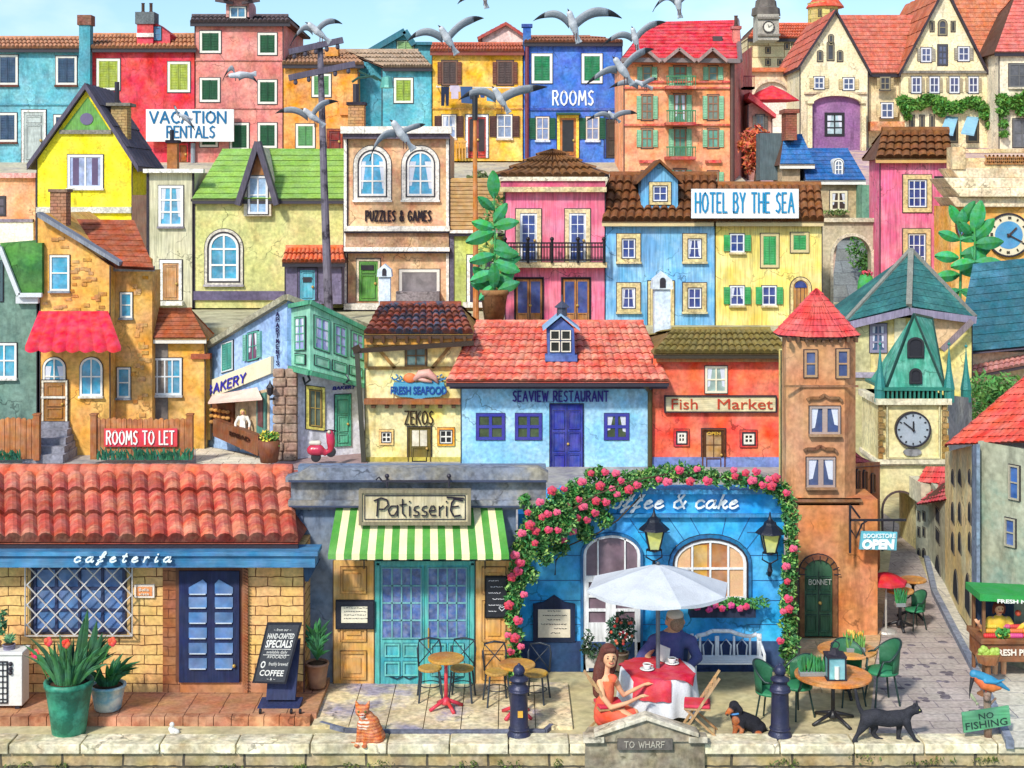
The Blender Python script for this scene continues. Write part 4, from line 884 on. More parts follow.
# beige narrow house
D=54
h=house('narrow_house','beige narrow house with a wooden door and tall window, right of the yellow gable','house',D,rect(147,172,194,308),5,M('#d8d2b0','streak',two='#c4bf9a'))
trim(h,D,145,169,205,173,'#efece0',.3); 
for x in(148,193): trim(h,D,x-.7,173,x+1,308,'#3a3440',.04,'corner_line')
window(h,D,161,188,181,224,2,3,fr='#efece6',pane='#4fa8d0',fw=2.4,sill='#8a8490')
door(h,D,163,263,179,300,'#c9925a','#f0ede6',fw=3,rows=(1,),planks=0); trim(h,D,152,301,184,305,'#e4e0d4',.3,'step')
chimney(h,D+1,167,143,177,170,'#a8642e',cap='#2a2430',caph=3,kind='wall'); m=MB(); m.tube([P(172,140,D+1.3),P(172,130,D+1.3)],.08,8); obj('chimney_pipe',m,M('#2a2630','metal'),h)
obj('side_gap_wall',MB().rc(132,195,147,300,D+2,0,2),M('#7a5a4a','wood'),h)
# olive house with green roof
h=house('green_roofed_house','pale olive house with green roof, pointed dormer and arched blue window','house',D,rect(194,196,345,308),5,M('#d0cf84','wall',two='#e6d48c',va=.14))
roofx(h,D,192,345,199,222,345,150,5,'#8cb84e',8,9,.04,flat=True,fascia='#3a3440',gable='#8a8a60',var=.08)
obj('dormer',MB().plate([(245,216),(272,216),(272,180),(258,146),(245,180)],D,.25,2.5),M('#e9dcc4','wall'),h)
m=MB(); m.plate([(249,175),(267,175),(258,152)],D,.3,-.2); obj('dormer_panel',m,M('#b0703a','wood'),h)
m=MB(); 
for a,b in(((238,205),(258,142)),((258,142),(277,205))): m.bar(P(*a,D-.45),P(*b,D-.45-(.012 if a[0]==258 else 0)),.2,.45,up=(0,1,0))
obj('dormer_roof',m,M('#5a5464','wood'),h)
window(h,D-.25,250,178,266,212,2,2,fr='#e8e8ec',pane='#8fb4dc',fw=2)
window(h,D,209,233,239,281,2,3,fr='#f4f0ea',pane='#3f9fc4',arch=15,fw=2.6,sur='#d8d0c0',sw=1.5,sill='#b0a8b0')
trim(h,D,194,291,345,300,'#6a6080',.1,'plinth','wall'); trim(h,D,192,199,345,201.5,'#3a3440',.2,'eave_board')
for x in(194,344): trim(h,D,x-.7,201,x+1,308,'#3a3440',.04,'corner_line')
s_=house('shed','little violet shed with orange tiled roof and sky blue door behind the utility pole','shed',52.6,rect(285,261,342,304),1.3,M('#7a708c','wall'))
roofx(s_,52.6,282,345,262,286,343,248,1.4,'#e86a2e',14,2,.09,fascia=INK)
door(s_,52.6,300,270,315,300,'#5ab8d0','#5a5470',fw=2,rows=(.25,.7)); m=MB(); m.rc(303,277,312,282,52.6,.06,0); obj('door_window',m,M('#3a3440','glass'),s_)
# puzzles & games shop
D=53.5
h=house('toy_shop','narrow peach shop lettered PUZZLES & GAMES with two arched blue windows','shop',D,rect(345,133,449,312),5,M('#e8b884','wall',two='#e0906a',tsc=1.2,tlo=.5))
for (a,b,c,e,col,f_) in((342,127,452,134,'#efe8dc',.5),(344,134,450,139,'#6a6070',.35),(345,226,450,231,'#f2ece0',.35),(345,231,450,233,'#3a3440',.3),(346,233,449,247,'#b8906a',.15),(345,247,450,251,'#f2ece0',.4),(345,251,450,253,'#3a3440',.35),(345,303,450,309,'#e4dcd0',.4),(345,309,450,311,'#3a3440',.3)): trim(h,D,a,b,c,e,col,f_)
for x in(345,447): trim(h,D,x-.8,139,x+2,303,'#efe8dc',.12,'corner_pilaster'); trim(h,D,x+2,139,x+3,303,'#3a3440',.1,'corner_line')
for a in(359,407): window(h,D,a,151,a+27,196,2,3,fr='#f2eee8',pane='#2fa0cc',arch=13.5,fw=2.2,sur='#e8e2d8',sw=3,sill='#ece6dc')
lettering(h,'PUZZLES & GAMES',366,431,211,221,D,'#2a2028',f=.06,wt=1.7,sp=1.6)
door(h,D,359,261,378,301,'#5a9a3c','#e8d8bc',fw=2.2,rows=(.3,.7)); m=MB(); m.rc(361,265,374,270,D,.06,0); obj('door_window',m,M('#2a2430','glass'),h)
window(h,D,402,272,437,300,1,1,fr='#efe8dc',pane='#8a8284',fw=2.6); m=MB(); m.rc(397,291,440,303,D,.5,0); obj('counter',m,M('#8f8588','stone'),h)
chimney(h,D+1,348,105,364,128,'#c9925a',cap='#3a3440',caph=3,kind='brick'); m=MB(); m.tube([P(356,102,D+1.4),P(356,84,D+1.4)],.12,8); obj('chimney_pipe',m,M('#3a3640','metal'),h)
# board-clad house with olive lower storey
h=house('board_clad_house','house with tan plank upper storey and olive ground floor beside the puzzle shop','house',D,rect(450,178,503,310),5,M('#c9a05a','wood',horiz=1))
m=MB(); 
for i in range(14): m.rc(450,179+i*3.9,503,182.2+i*3.9,D,.05,0)
obj('planks',m,M('#c99e62','wood',horiz=1),h)
obj('lower_wall',MB().rc(450,236,503,306,D,.06,0),M('#c3cf6a','wall'),h); trim(h,D,449,230,505,233,'#efe8dc',.3); trim(h,D,449,233,505,236,'#3a3440',.25)
trim(h,D,450,236,454,306,'#6a6478',.12,'corner_pilaster')
door(h,D-.06,470,258,492,302,'#4a4258','#f2eee8',fw=3,rows=(1,)); trim(h,D-.06,463,302,500,307,'#e8e2d8',.3,'step')
m=MB(); leaves(m,*P(500,240,D-1),.9,.4,2.0,260,.16); obj('shrub',m,M('#6fa85a','leaf'),None,label='dusty green shrub between plank house and pink house',cat='shrub')
h=thing('garden_wall','low brown stone wall with planting below the yellow house','wall',P(460,186,61)); m=MB(); m.rc(432,178,505,195,61,0,.5); obj('masonry',m,M('#9a8a78','brick',bw=.6,bh=.25,mo=.02),h); m=MB(); leaves(m,*P(488,183,60.8),1.0,.3,.4,260,.13); leaves(m,*P(478,178,60.8),.5,.3,.3,100,.13); obj('planting',m,M('#8a9a62','leaf'),h)
# tall utility pole
D=49
t=thing('utility_pole','tall grey wooden utility pole with two slanting crossarms','pole',P(327,318,D))
m=MB(); m.tube([P(329,318,D),P(324,180,D),P(320,42,D)],[.16,.13,.1],10); obj('pole',m,M('#77707f','wood',two='#39343f',tsc=2,tlo=.5,thi=.6),t)
for a,b in(((289,52),(343,40)),((289,78),(355,64))):
    m=MB(); m.bar(P(a[0],a[1],D-.2),P(b[0],b[1],D-.2),.16,.2); o=obj('crossarm',m,M('#5a5468','wood'),t); 
    for i in range(5): u=(i+.5)/5; c=P(a[0]+(b[0]-a[0])*u,a[1]+(b[1]-a[1])*u,D-.2); obj('insulator',MB().lathe([(.03,0),(.07,.05),(.07,.12),(.04,.2)],c+Vector((0,0,-.28)),8),M('#4a4454','paint'),o)
# slim lamp post with orange shaft
D=46.8
t=thing('lamp_post','slim orange-brown lamp post with dark fitting, left of the pink house','lamp post',P(475,322,D)); m=MB(); m.tube([P(476,322,D),P(475,150,D),P(475,102,D)],[.1,.07,.05],8); obj('pole',m,M('#d07a2c','wood'),t)
m=MB(); m.tube([P(475,120,D),P(475,94,D)],[.09,.09],8); m.bar(P(470,98,D),P(479,96,D),.1); obj('fitting',m,M('#2a2a30','metal'),t)
# lamp on an arm over the teal house
D=58
t=thing('bracket_lamp','green hanging lamp on a thin arm in front of the turquoise house','lamp',P(372,128,D)); m=MB(); m.tube([P(352,82,D),P(358,78,D),P(374,76,D),P(386,84,D)],.05,6); m.tube([P(359,71,D),P(378,80,D)],.04,6); obj('arm',m,M('#2f5a50','metal'),t)
m=MB(); c=P(387,88,D); m.lathe([(.3,0),(.27,.1),(.22,.42),(.06,.5)],c,10); obj('lamp_shade',m,M('#5aa89a','metal'),t)
# ----- pink balcony house, blue house, yellow house
D=47.4
h=house('balcony_house','rose pink house with black iron balcony and brown pyramid roof','house',D,rect(505,186,605,334),5,M('#ee6e90','streak',two='#f292ac',tsc=1.2))
hip(h,D,553,151,499,607,177,5,'#8a5a2c',12,4,.11)
trim(h,D,499,177,607,181,'#efe2c4',.3); trim(h,D,501,181,605,187,'#d8587a',.22,'band','wall'); trim(h,D,500,187,606,192,'#dcc48c',.3); trim(h,D,500,262,606,267,'#e0c890',.5,'balcony_slab')
for a in(520,569): door(h,D,a,213,a+17,262,'#eef0f6','#e8d0a0',fw=4,glass='#2a4690',gy=.97,rows=(.97,.03),gx=2,gn=5)
m=MB(); dd=D-.55
for i in range(34): x=505+i*3.0; m.tube([P(x,243,dd),P(x,261,dd)],.018,5)
for y in(243,247,260): m.bar(P(504,y,dd),P(605,y,dd),.05)
for x in(505,528,552,578,604): m.tube([P(x,239,dd),P(x,263,dd)],.05,6); m.ball(P(x,239,dd),.07)
obj('railing',m,M('#1d1a20','metal'),h)
for a in(516,563): door(h,D,a,279,a+26,326,'#b97a38','#2a2024',fw=1.2,leaves=2,glass='#2a4690',gy=.72,rows=(.72,.28),gx=1,gn=1)
h=house('blue_house','sky blue house with brown tiled roof, blue dormer and cream window surrounds','house',D,rect(605,224,715,334),5,M('#6ab2e2','streak',two='#9cd0ee',tsc=1.2))
roofx(h,D,602,716,221,610,716,176,5,'#8a5226',14,5,.13,fascia='#e0c890')
trim(h,D,604,221,716,225,'#e8d49c',.18)
for a in((622,239,635,258),(688,239,701,258),(622,288,635,308),(688,288,701,308)): window(h,D,*a,2,2,fr='#eef0f6',pane='#27408c',sur='#dcc88e',sw=4,sill='#d8c48c')
dm=MB(); dm.plate([(642,209),(679,209),(679,180),(660,163),(642,180)],D,-.3,1.6); o=obj('dormer',dm,M('#6ab2e2','streak'),h); window(o,D+.3,653,186,667,201,2,2,fr='#eef0f6',pane='#27408c',sur='#dcc88e',sw=2.5)
m=MB(); 
for a,b in(((637,184),(660,162)),((660,162),(683,184))): m.prism([P(*a,D),P(*b,D),P(b[0],b[1]-3,D),P(a[0],a[1]-3,D)],(0,2,0))
obj('dormer_roof',m,M('#7a4a24','tile'),h)
door(h,D,650,283,672,330,'#dcc88e','#dcc88e',fw=2,rows=(1,))
h=house('yellow_house','butter yellow house with bright green shutters below the hotel sign','hotel',D,rect(715,221,822,334),5,M('#f6da6a','streak',two='#fae792',tsc=1.2))
roofx(h,D,714,824,221,716,820,186,5,'#9a5c28',15,4,.13,fascia='#e0c890')
trim(h,D,715,220,823,223,'#e8d49c',.18)
GS='#3fae62'
for a in((731,235,743,251),(731,287,743,304)): window(h,D,*a,2,2,fr='#eef0f6',pane='#27408c',sh=GS,shw=6,sill='#d8c48c')
window(h,D,763,287,775,304,2,2,fr='#eef0f6',pane='#27408c',sh=GS,shw=6,sill='#d8c48c')
window(h,D,763,236,776,265,closed=GS,fr='#dcc88e',fw=2.5); window(h,D,793,235,806,250,closed=GS,fr='#dcc88e',fw=2.5)
door(h,D,793,280,808,326,'#b9803e','#e8d090',fw=2.8,arch=8,rows=(1,),planks=4); m=MB(); m.plate(olp(794.5,281,806.5,287.5,6.4),D,.05,0); obj('fanlight',m,M('#27408c','glass'),h)
t=thing('hotel_sign','long white banner reading HOTEL BY THE SEA on the tiled roofs','sign',P(742,218,D-.6))
obj('board',MB().rc(689,189,795,218,D,.62,-.56),M('#f4f6f6','paint'),t); lettering(t,'HOTEL BY THE SEA',693,790,193,212,D,'#1f8fc0',f=.64,wt=1.7,sp=1.5)
# white stove chimneys
def whitechim(label,x0,x1,y0,y1,d):
    t=thing('chimney','','chimney',P((x0+x1)/2,y1,d)); t['label']=label; w_=x1-x0; m=MB(); m.rc(x0+w_*.12,y0+(y1-y0)*.2,x1-w_*.12,y1,d,0,w_*.75*d/F); obj('stack',m,M('#c9dcee','wall',two='#f0f4f8'),t)
    m=MB(); m.plate([(x0,y0+(y1-y0)*.22),(x1,y0+(y1-y0)*.22),(x1-w_*.05,y0+(y1-y0)*.1),((x0+x1)/2,y0),(x0+w_*.05,y0+(y1-y0)*.1)],d,.08,w_*.85*d/F); obj('hood',m,M('#dce8f2','wall'),t)
    m=MB(); m.plate(olp(x0+w_*.36,y0+(y1-y0)*.07,x1-w_*.36,y0+(y1-y0)*.2,3),d,.1,-.07); obj('vent',m,ink(),t); return t
whitechim('pale blue hooded chimney in front of the puzzle shop door',377,392,264,322,46); whitechim('tall white hooded chimney in front of the sky blue house',652,673,272,350,44)
# big potted plant
D=45.6
def pot_a(t):
    m=MB(); b=P(494,322,D); m.lathe([(.3,0),(.42,.85),(.47,.88),(.47,1.02),(.4,1.02)],b,16); obj('pot',m,M('#9a6a3a','wall',two='#7a4e28'),t,True)
leafplant('potted_plant','tall broad-leaved plant in a brown pot, left of the pink balcony house',494,196,292,D,[(0,198,24,92),(0,222,20,55),(0,226,22,10),(0,228,20,165),(0,232,26,200),(0,250,22,-10),(0,240,24,-45),(0,255,22,195),(0,262,24,-20),(2,262,22,10),(0,272,22,200),(0,280,20,-10),(0,285,18,225),(-3,288,24,130),(3,288,24,50),(0,288,22,90),(0,210,18,140),(-4,290,18,160),(4,290,20,20)],pot_a)
# ================================================================ SECOND ROW (left)
D=42
h=house('green_grey_house','grey-green house with a green roof at the left edge','house',D,[(-60,470),(40,470),(40,292),(20,292),(2,250),(-60,250)],5,M('#7a9a8a','wall',two='#63857a',va=.2))
m=MB(); m.prism([P(0,243,D-.2),P(20,294,D-.2),P(42,294,D-.2),P(42,243,D-.2)],(0,3,0)); obj('roof',m,M('#4f8f3a','wall',two='#2f6a3a'),h)
m=MB(); m.bar(P(0,247,D-.3),P(19,295,D-.3),.12,.12,up=(0,1,0)); m.bar(P(19,295,D-.3),P(42,295,D-.3),.12); m.rc(18,296,40,303,D,.2,0,0); obj('bargeboard',m,M('#d8dce0','paint'),h)
window(h,D,-6,345,15,376,2,2,fr='#f0efe8',pane='#2f9fc0',fw=2,sill='#d8d4cc')
window(h,D,-6,262,2,300,1,2,fr='#3f5a64',pane='#3f5a64')
YB=M('#f0b450','wall',two='#e09a3a',va=.16)
h=house('stone_cottage','ochre cottage with red scalloped awning, arched windows and brown front door','house',D,[(37,470),(110,470),(110,266),(40,213),(37,213)],5,YB)
m=MB()
for i in range(46):
    x=R.uniform(42,100);y=R.uniform(235,312)
    if y<215+(x-40)*.75+8: continue
    if 46<x+4<72 and 250<y<295: continue
    w_=R.uniform(5,9);hh_=R.uniform(2.5,3.6); k=R.uniform(-.4,.4); m.plate([(x,y+hh_),(x+w_,y+hh_+k),(x+w_-.4,y+k),(x+.3,y)],D,R.uniform(.02,.035),0)
obj('stone_blocks',m,M('#c98a34','stone'),h)
m=MB(); a=[P(37,212,D-.35),P(119,262,D-.35),P(119,266,D-.35),P(37,217,D-.35)]; m.prism(a,(0,.5,0)); obj('bargeboard',m,M('#8a8f9a','wood'),h)
m=MB(); e0=P(115,266,D-.2);e1=P(154,268,D-.2);r1=P(134,220,D+2.6);r0=P(60,219,D+2.6); m.tiles(e0,e1,r1,r0,10,9,.025,flat=True); m.add([v+Vector((0,.1,-.08)) for v in(e0,e1,r1,r0,P(37,213,D))],[(0,1,2,3),(4,0,3)],1); obj('roof',m,[M('#b0542a','tile'),M('#9a4a26','wall')],h)
chimney(h,D+.8,50,192,66,226,'#b88262',cap='#8a6a54',caph=3,bw=.2,bh=.1)
window(h,D,52,257,68,289,1,2,fr='#f2ece0',pane='#2fa0c8',fw=1.8,sill='#8a94a0')
# wing
obj('wing_wall',MB().rc(110,272,147,470,D,-.6,1.6),M('#eeb04c','wall',two='#d89a40'),h)
m=MB()
for i in range(42):
    x=R.uniform(123,140);y=R.uniform(276,440)
    if 292<y<325: continue
    m.rc(x,y,x+R.uniform(4,7),y+R.uniform(3,5),D,-.6+R.uniform(.02,.035),.65)
obj('stone_blocks',m,M('#cf913a','stone'),h); trim(h,D,110,267,150,272,'#9aa0a4',-.35,'eave_board',b=.6)
window(h,D+.6,122,294,131,316,1,2,fr='#f2ece0',pane='#2fa0c8',fw=1.6,sill='#8a94a0'); window(h,D+.6,119,369,129,396,1,2,fr='#f2ece0',pane='#2fa0c8',fw=1.6,sill='#8a94a0')
# red awning
m=MB(); n=7
for i in range(n):
    u0=i/n;u1=(i+1)/n; seg=6; vs=[];fs=[]
    for k in range(seg+1):
        u=u0+(u1-u0)*k/seg; hgt=math.sin(PI*k/seg)*.10
        t_=P(39+u*69,311,D-.05).lerp(P(39+u*69,311,D-.05),0)+Vector((0,-hgt*.4,0)); b_=P(25+u*96,347,D-1.1)+Vector((0,-hgt,.02)); c_=P(25+u*96,350.5+math.sin(PI*k/seg)*2,D-1.1)+Vector((0,-hgt,0)); vs+=[t_,b_,c_]
    for k in range(seg): q=3*k; fs+=[(q,q+1,q+4,q+3),(q+1,q+2,q+5,q+4)]
    m.add(vs,fs,0,.9+.1*(i%2))
obj('awning',m,M('#e0233e','cloth'),h,True)
for a in(45,82): window(h,D,a,359,a+19,394,2,2,fr='#f2ece0',pane='#2fa0c8',arch=9,fw=1.8,sill='#e8e0d0')
door(h,D,45,384,64,421,'#a8702e','#6a5238',fw=2,leaves=1,rows=(.4,.6)) if 0 else None
for a in(42,80): pass
# door below left window (steps)
door(h,D-.05,44,382,66,421,'#a8702e','#e8dcc4',fw=1.8,leaves=1,rows=(.35,.3,.35))
m=MB(); 
for i in range(5): m.rc(39-i*.2,421+i*6.5,70+i*1.8,421+i*6.5+8,D,.15+i*.3,0)
obj('steps',m,M('#8f8f9c','stone'),h)
# annex
h=house('annex','low ochre annex with rusty roof and a grey-blue window, right of the cottage','house',D+1,rect(147,336,205,470),.6,M('#f0b450','wall',two='#e0a045'))
roofx(h,D+1,146,206,338,148,191,309,.9,'#a8562c',6,7,.03,flat=True,gable='#a87a44',fascia='#e8e2d4')
window(h,D+1,150,360,180,393,4,2,fr='#dfe2e4',pane='#3a94b8',fw=2,sill='#c8c8c8')
trim(h,D+1,143,338,168,470,'#7f7670',.03,'grey_render','wall'); 
h=house('lean_to','narrow mustard lean-to between the annex and the bakery','shed',D+1.2,rect(194,357,211,440),.2,M('#c9a03c','wall')); trim(h,D+1.2,193,353,212,358,'#a8502c',.3,'roof','tile')
# fences
def fence(label,x0,x1,y0,y1,d):
    t=thing('picket_fence','','fence',P((x0+x1)/2,y1,d)); t['label']=label; n=int((x1-x0)/5.2)
    m=MB()
    for i in range(n):
        a=x0+(x1-x0)*i/n; k=R.uniform(-1,1); m.plate([(a+.3,y1),(a+(x1-x0)/n-.2,y1),(a+(x1-x0)/n-.2,y0+k),(a+(x1-x0)/n/2,y0-1+k),(a+.3,y0+k+.5)],d,R.uniform(.0,.02),.04,0)
    obj('pickets',m,M('#c07a40','wood',two='#a05a2c',tsc=1.4),t); m=MB(); m.rc(x0,y0+6,x1,y0+8,d,-.04,.09); m.rc(x0,y1-8,x1,y1-6,d,-.04,.09); obj('rail',m,M('#8a5028','wood'),t)
    for x in(x0-1,x1): m=MB(); m.rc(x-3,y0-4,x+3,y1+1,d,.08,.1); m.rc(x-3.6,y0-5.5,x+3.6,y0-4,d,.1,.12); obj('post',m,M('#a5622f','wood'),t)
fence('brown picket fence at the left edge below the grey-green house',-60,37,419,459,40.6)
fence('brown picket fence carrying the red ROOMS TO LET board',95,190,419,458,40.6)
t=thing('sign_board','red ROOMS TO LET board on the picket fence','sign',P(141,446,40.4)); obj('board',MB().rc(105,428,178,446,40.6,.1,-.06),M('#e02438','paint'),t); lettering(t,'ROOMS TO LET',108,175,430.5,443.5,40.6,'#fbeee8',f=.12,wt=1.5,sp=1.3)
def tufts(label,x0,x1,y,d,n,hpx=12,col='#2f7a5a'):
    m=MB()
    for i in range(n):
        x=R.uniform(x0,x1); b=P(x,y,d); m_=R.uniform(.4,1)*hpx*d/F; blade(m,b,b+Vector((R.uniform(-.5,.5)*m_,R.uniform(-.2,.05),m_)),.05,R.uniform(.6,1.3),bend=.2)
    return obj('grass_tuft',m,M(col,'leaf'),None,label=label,cat='grass')
tufts('green grass tufts along the foot of the sign fence',97,192,460,40.3,170,14); tufts('grass tufts below the left edge fence',-10,20,460,40.3,70,12)
# ----- Apartments / bakery corner building
h=thing('bakery_building','pale blue corner building with a mint bay window and bakery at street level','building',(PX(287,41.2),41.6,1.06))
WL=Wall(287,41.2,205,43.6); WR=Wall(287,41.2,366,42.3)
def wpoly(Wl,poly,f,b,name,mat,par,mi=0):
    Wl.on(); m=MB(); m.plate([Wl.q(x,y) for x,y in poly],Wl.d,f,b); o=obj(name,m,mat,par); Wl.off(); return o
wpoly(WL,[(204,470),(287,470),(287,299),(205,348)],0,.04,'left_wall',M('#9cc0ea','wall',two='#86a8dc'),h)
wpoly(WR,[(287,470),(366,470),(366,328),(287,299)],0,.03,'right_wall',M('#eceefa','wall',two='#d4d6f0'),h)
wpoly(WR,[(287,365),(300,368),(300,302),(287,298)],.02,0,'blue_strip',M('#8ab0e4','wall'),h)
m=MB(); A=WL.A; m.prism([P(203,348,43.6),P(287,299,41.2),P(368,328,42.3),P(290,322,48)],(0,0,-.1)); obj('flat_roof',m,M('#b9b39a','stone'),h)
m=MB(); m.bar(P(202,349,43.5),P(287,297,41.05),.22,.16); m.bar(P(287,297,41.05),P(369,327,42.2),.22,.16); obj('cornice',m,M('#a8a288','stone'),h)
def wwin(Wl,x0,y0,x1,y1,slope,**k):
    a=Wl.q(x0,y0);b=Wl.q(x1,y1); cx=(a[0]+b[0])/2; q0=Wl.q((x0+x1)/2,(y0+y1)/2); q1=Wl.q((x0+x1)/2+1,(y0+y1)/2+slope); sh=-(q1[1]-q0[1])/(q1[0]-q0[0])
    hh_=(y1-y0)*((PX(1,1)-0)*0+1); ya=Wl.q((x0+x1)/2,y0)[1]; yb=Wl.q((x0+x1)/2,y1)[1]
    Wl.on(sh,cx); o=k.pop('fn',window)(h,Wl.d,a[0],ya,b[0],yb,**k); Wl.off(); return o
wwin(WL,223,343,233,370,-.3,nx=1,ny=2,closed='#4fa898',fr='#d8e0e4'); wwin(WL,249,333,258,359,-.25,nx=2,ny=2,pane='#7a4a6a',fr='#4fa898',sh='#7ac0b0',shw=5)
WL.on(); q=WL.q(279,312); q2=WL.q(279,366); lettering(h,'APARTMENTS',q[0]-1.8,q[0]+1.8,q[1],q2[1],WL.d,'#2a2450',f=.06,wt=.9,vertical=True); WL.off()
wpoly(WL,[(203,402),(274,373),(274,356),(203,384)],.12,-.02,'sign_fascia',M('#f0e4c0','paint'),h)
a=WL.q(211,393);b=WL.q(249,379); sh=-(WL.q(240,383)[1]-WL.q(220,390)[1])/(WL.q(240,383)[0]-WL.q(220,390)[0]); WL.on(sh,a[0]); lettering(h,'BAKERY',a[0],b[0],a[1]-7,a[1]+2,WL.d,'#2f2fa8',f=.15,wt=1.7,sp=1.4,slant=.08); WL.off()
# bakery shop front
wpoly(WL,[(212,432),(270,454),(270,388),(212,404)],.03,0,'shop_opening',M('#d9b890','wall'),h)
m=MB(); m.prism([P(213,436,42.3),P(258,456,41.15),P(258,436,41.15),P(213,419,42.3)],(.08,.25,0)); obj('counter',m,M('#8a5230','wood'),h)
wpoly(WL,[(214,420),(236,426),(236,402),(214,403)],.12,-.03,'shelf_unit',M('#7a4426','wood'),h)
for i in range(3):
    WL.on(); m=MB(); 
    for k in range(5): q=WL.q(217+k*4,409+i*6+k*.6); m.ball(Vector((PX(q[0],WL.d),WL.d-.2,PZ(q[1],WL.d))),(.09,.07,.055))
    obj('loaf_row',m,M('#d89a50','wall'),h,True); WL.off()
m=MB(); m.prism([P(208,404,42.3),P(262,400,41.1),P(257,389,41.8),P(212,397,43)],(0,0,.05)); obj('awning',m,M('#f2cdbc','cloth'),h)
WC=Wall(213,42.28,258,41.1); qa=WC.q(230,435);qb=WC.q(250,442); WC.on(-.13,qa[0]); text(h,'BREAD',qa[0],qb[0],qa[1],4,WC.d,'#3a1a0c',f=.02,bold=.02); WC.off()
wpoly(WL,[(259,450),(268,454),(268,392),(259,394)],.1,-.03,'door',M('#5a8f84','wood'),h); wpoly(WL,[(261,425),(266,427),(266,398),(261,399)],.13,-.1,'door_pane',M('#7a4a4a','glass'),h)
# corner stone pier
m=MB(); m.rc(275,370,296,462,41.0,0,.5)
for i in range(10):
    y=460-i*9.2; k=285+R.uniform(-3,3)
    for (a,b) in((273,k-.4),(k+.4,297)): m.rc(a+R.uniform(-.5,.5),y-8.6,b+R.uniform(-.4,.4),y,41.0,R.uniform(.05,.1),.1)
obj('stone_pier',m,M('#b0907a','stone',two='#8a6a56',tsc=3),h,bev=.04)
# mint bay window on the right wall
WRb=Wall(310,40.6,367,41.8)
wpoly(WRb,[(310,370),(367,384),(367,332),(310,305)],0,.45,'bay_window',M('#8fdcba','wood'),h)
m=MB(); m.prism([P(291,365,41.25),P(310,370,40.6),P(310,305,40.6),P(291,309,41.25)],(.25,.35,0)); obj('bay_side',m,M('#8fd0b4','wood'),h)
m=MB(); m.bar(P(290,306,41.15),P(310,302,40.5),.16,.12); m.bar(P(310,302,40.5),P(369,331,41.75),.16,.12); m.bar(P(290,368,41.15),P(310,373,40.5),.16,.12); m.bar(P(310,373,40.5),P(369,387,41.75),.16,.12); obj('bay_cornice',m,M('#4fa07c','wood'),h)
for (x0,y0,x1,y1) in((315,319,328,349),(335,327,345,354),(352,334,362,357)):
    wwin(WRb,x0,y0,x1,y1,.35,nx=2,ny=3,fr='#5fae8c',pane='#9fa4dc',fw=1.2)
WRs=Wall(291,41.2,310,40.55)
wwin(WRs,296,318,305,349,-.1,nx=2,ny=4,fr='#5fae8c',pane='#9fa4dc',fw=1); wwin(WRs,296,355,305,363,.1,nx=1,ny=1,fr='#5fae8c',pane='#8fd0b4',fw=.8)
for (x0,y0,x1,y1) in((315,358,328,366),(333,363,345,371),(350,368,361,375)):
    wwin(WRb,x0,y0,x1,y1,.3,nx=1,ny=1,fr='#5fae8c',pane='#8fd0b4',fw=.8)
wwin(WR,296,321,305,352,-.05,nx=2,ny=4,fr='#5fae8c',pane='#9fa4dc') if 0 else None
m=MB()
for x in(302,341): m.tube([P(x,373,41.6),P(x+3,384,41.2),P(x+8,380,41.1),P(x+6,375,41.2)],.035,6)
obj('iron_bracket',m,M('#2a3a44','metal'),h)
wwin(WR,309,390,321,426,.12,nx=2,ny=2,fr='#b89a4a',pane='#6a7a68',sur='#f0e070',sw=2.5,fw=1)
wwin(WR,336,396,349,446,-.05,fn=door,col='#5fb898',fr='#4aa888',rows=(.35,.4,.25))
a=WR.q(332,388);b=WR.q(356,391); WR.on(); text(h,'BAKERY',a[0],b[0],a[1]+2,3.6,WR.d,'#2f2f9a',f=.03,shear=.25,bold=.02); WR.off()
t=thing('wall_lantern','tiny black lantern on the bakery corner pier','lantern',P(271,400,40.7)); m=MB(); m.lathe([(.02,0),(.08,.05),(.11,.25),(.03,.36),(.01,.45)],P(270,396,40.7),6); m.tube([P(270,399,40.7),P(277,399,41.1)],.03,6); obj('lantern_frame',m,M('#2a2630','metal'),t)
t=thing('flower_tub','brown tub of yellow flowers at the bakery corner','planter',P(269,461,40)); m=MB(); m.lathe([(.24,0),(.31,.4),(.3,.6),(.26,.6)],P(269,462,40),12); obj('tub',m,M('#8a4f30','wood'),t,True); m=MB(); c=P(269,440,40); leaves(m,c.x,c.y,c.z,.3,.2,.25,160,.08); obj('leaves',m,M('#5f9a3c','leaf'),t); m=MB(); leaves(m,c.x,c.y-.05,c.z+.12,.28,.2,.18,60,.06,lo=.9); obj('flowers',m,M('#f4dc3a','leaf'),t)
# vendor behind the bread counter is drawn in people section
# bakery forecourt paving
m=MB(); m.add([P(196,470,39.9),P(262,470,39.9),P(276,455,41),P(204,432,43.5),P(196,432,43.5)],[(0,1,2,3,4)])
for v in m.v: v.z=1.075
st('pavement',m,M('#efe6cf','brick',flat=1,bw=.8,bh=.45,mo=.012,mc='#9a9078',c2f=(.97,.97,.95)))
m=MB(); m.add([P(262,471,39.9),P(366,471,39.9),P(372,428,44),P(287,458,41.3)],[(0,1,2,3)])
for v in m.v: v.z=1.072
st('road',m,M('#a98f92','ground',two='#c4aea6'))
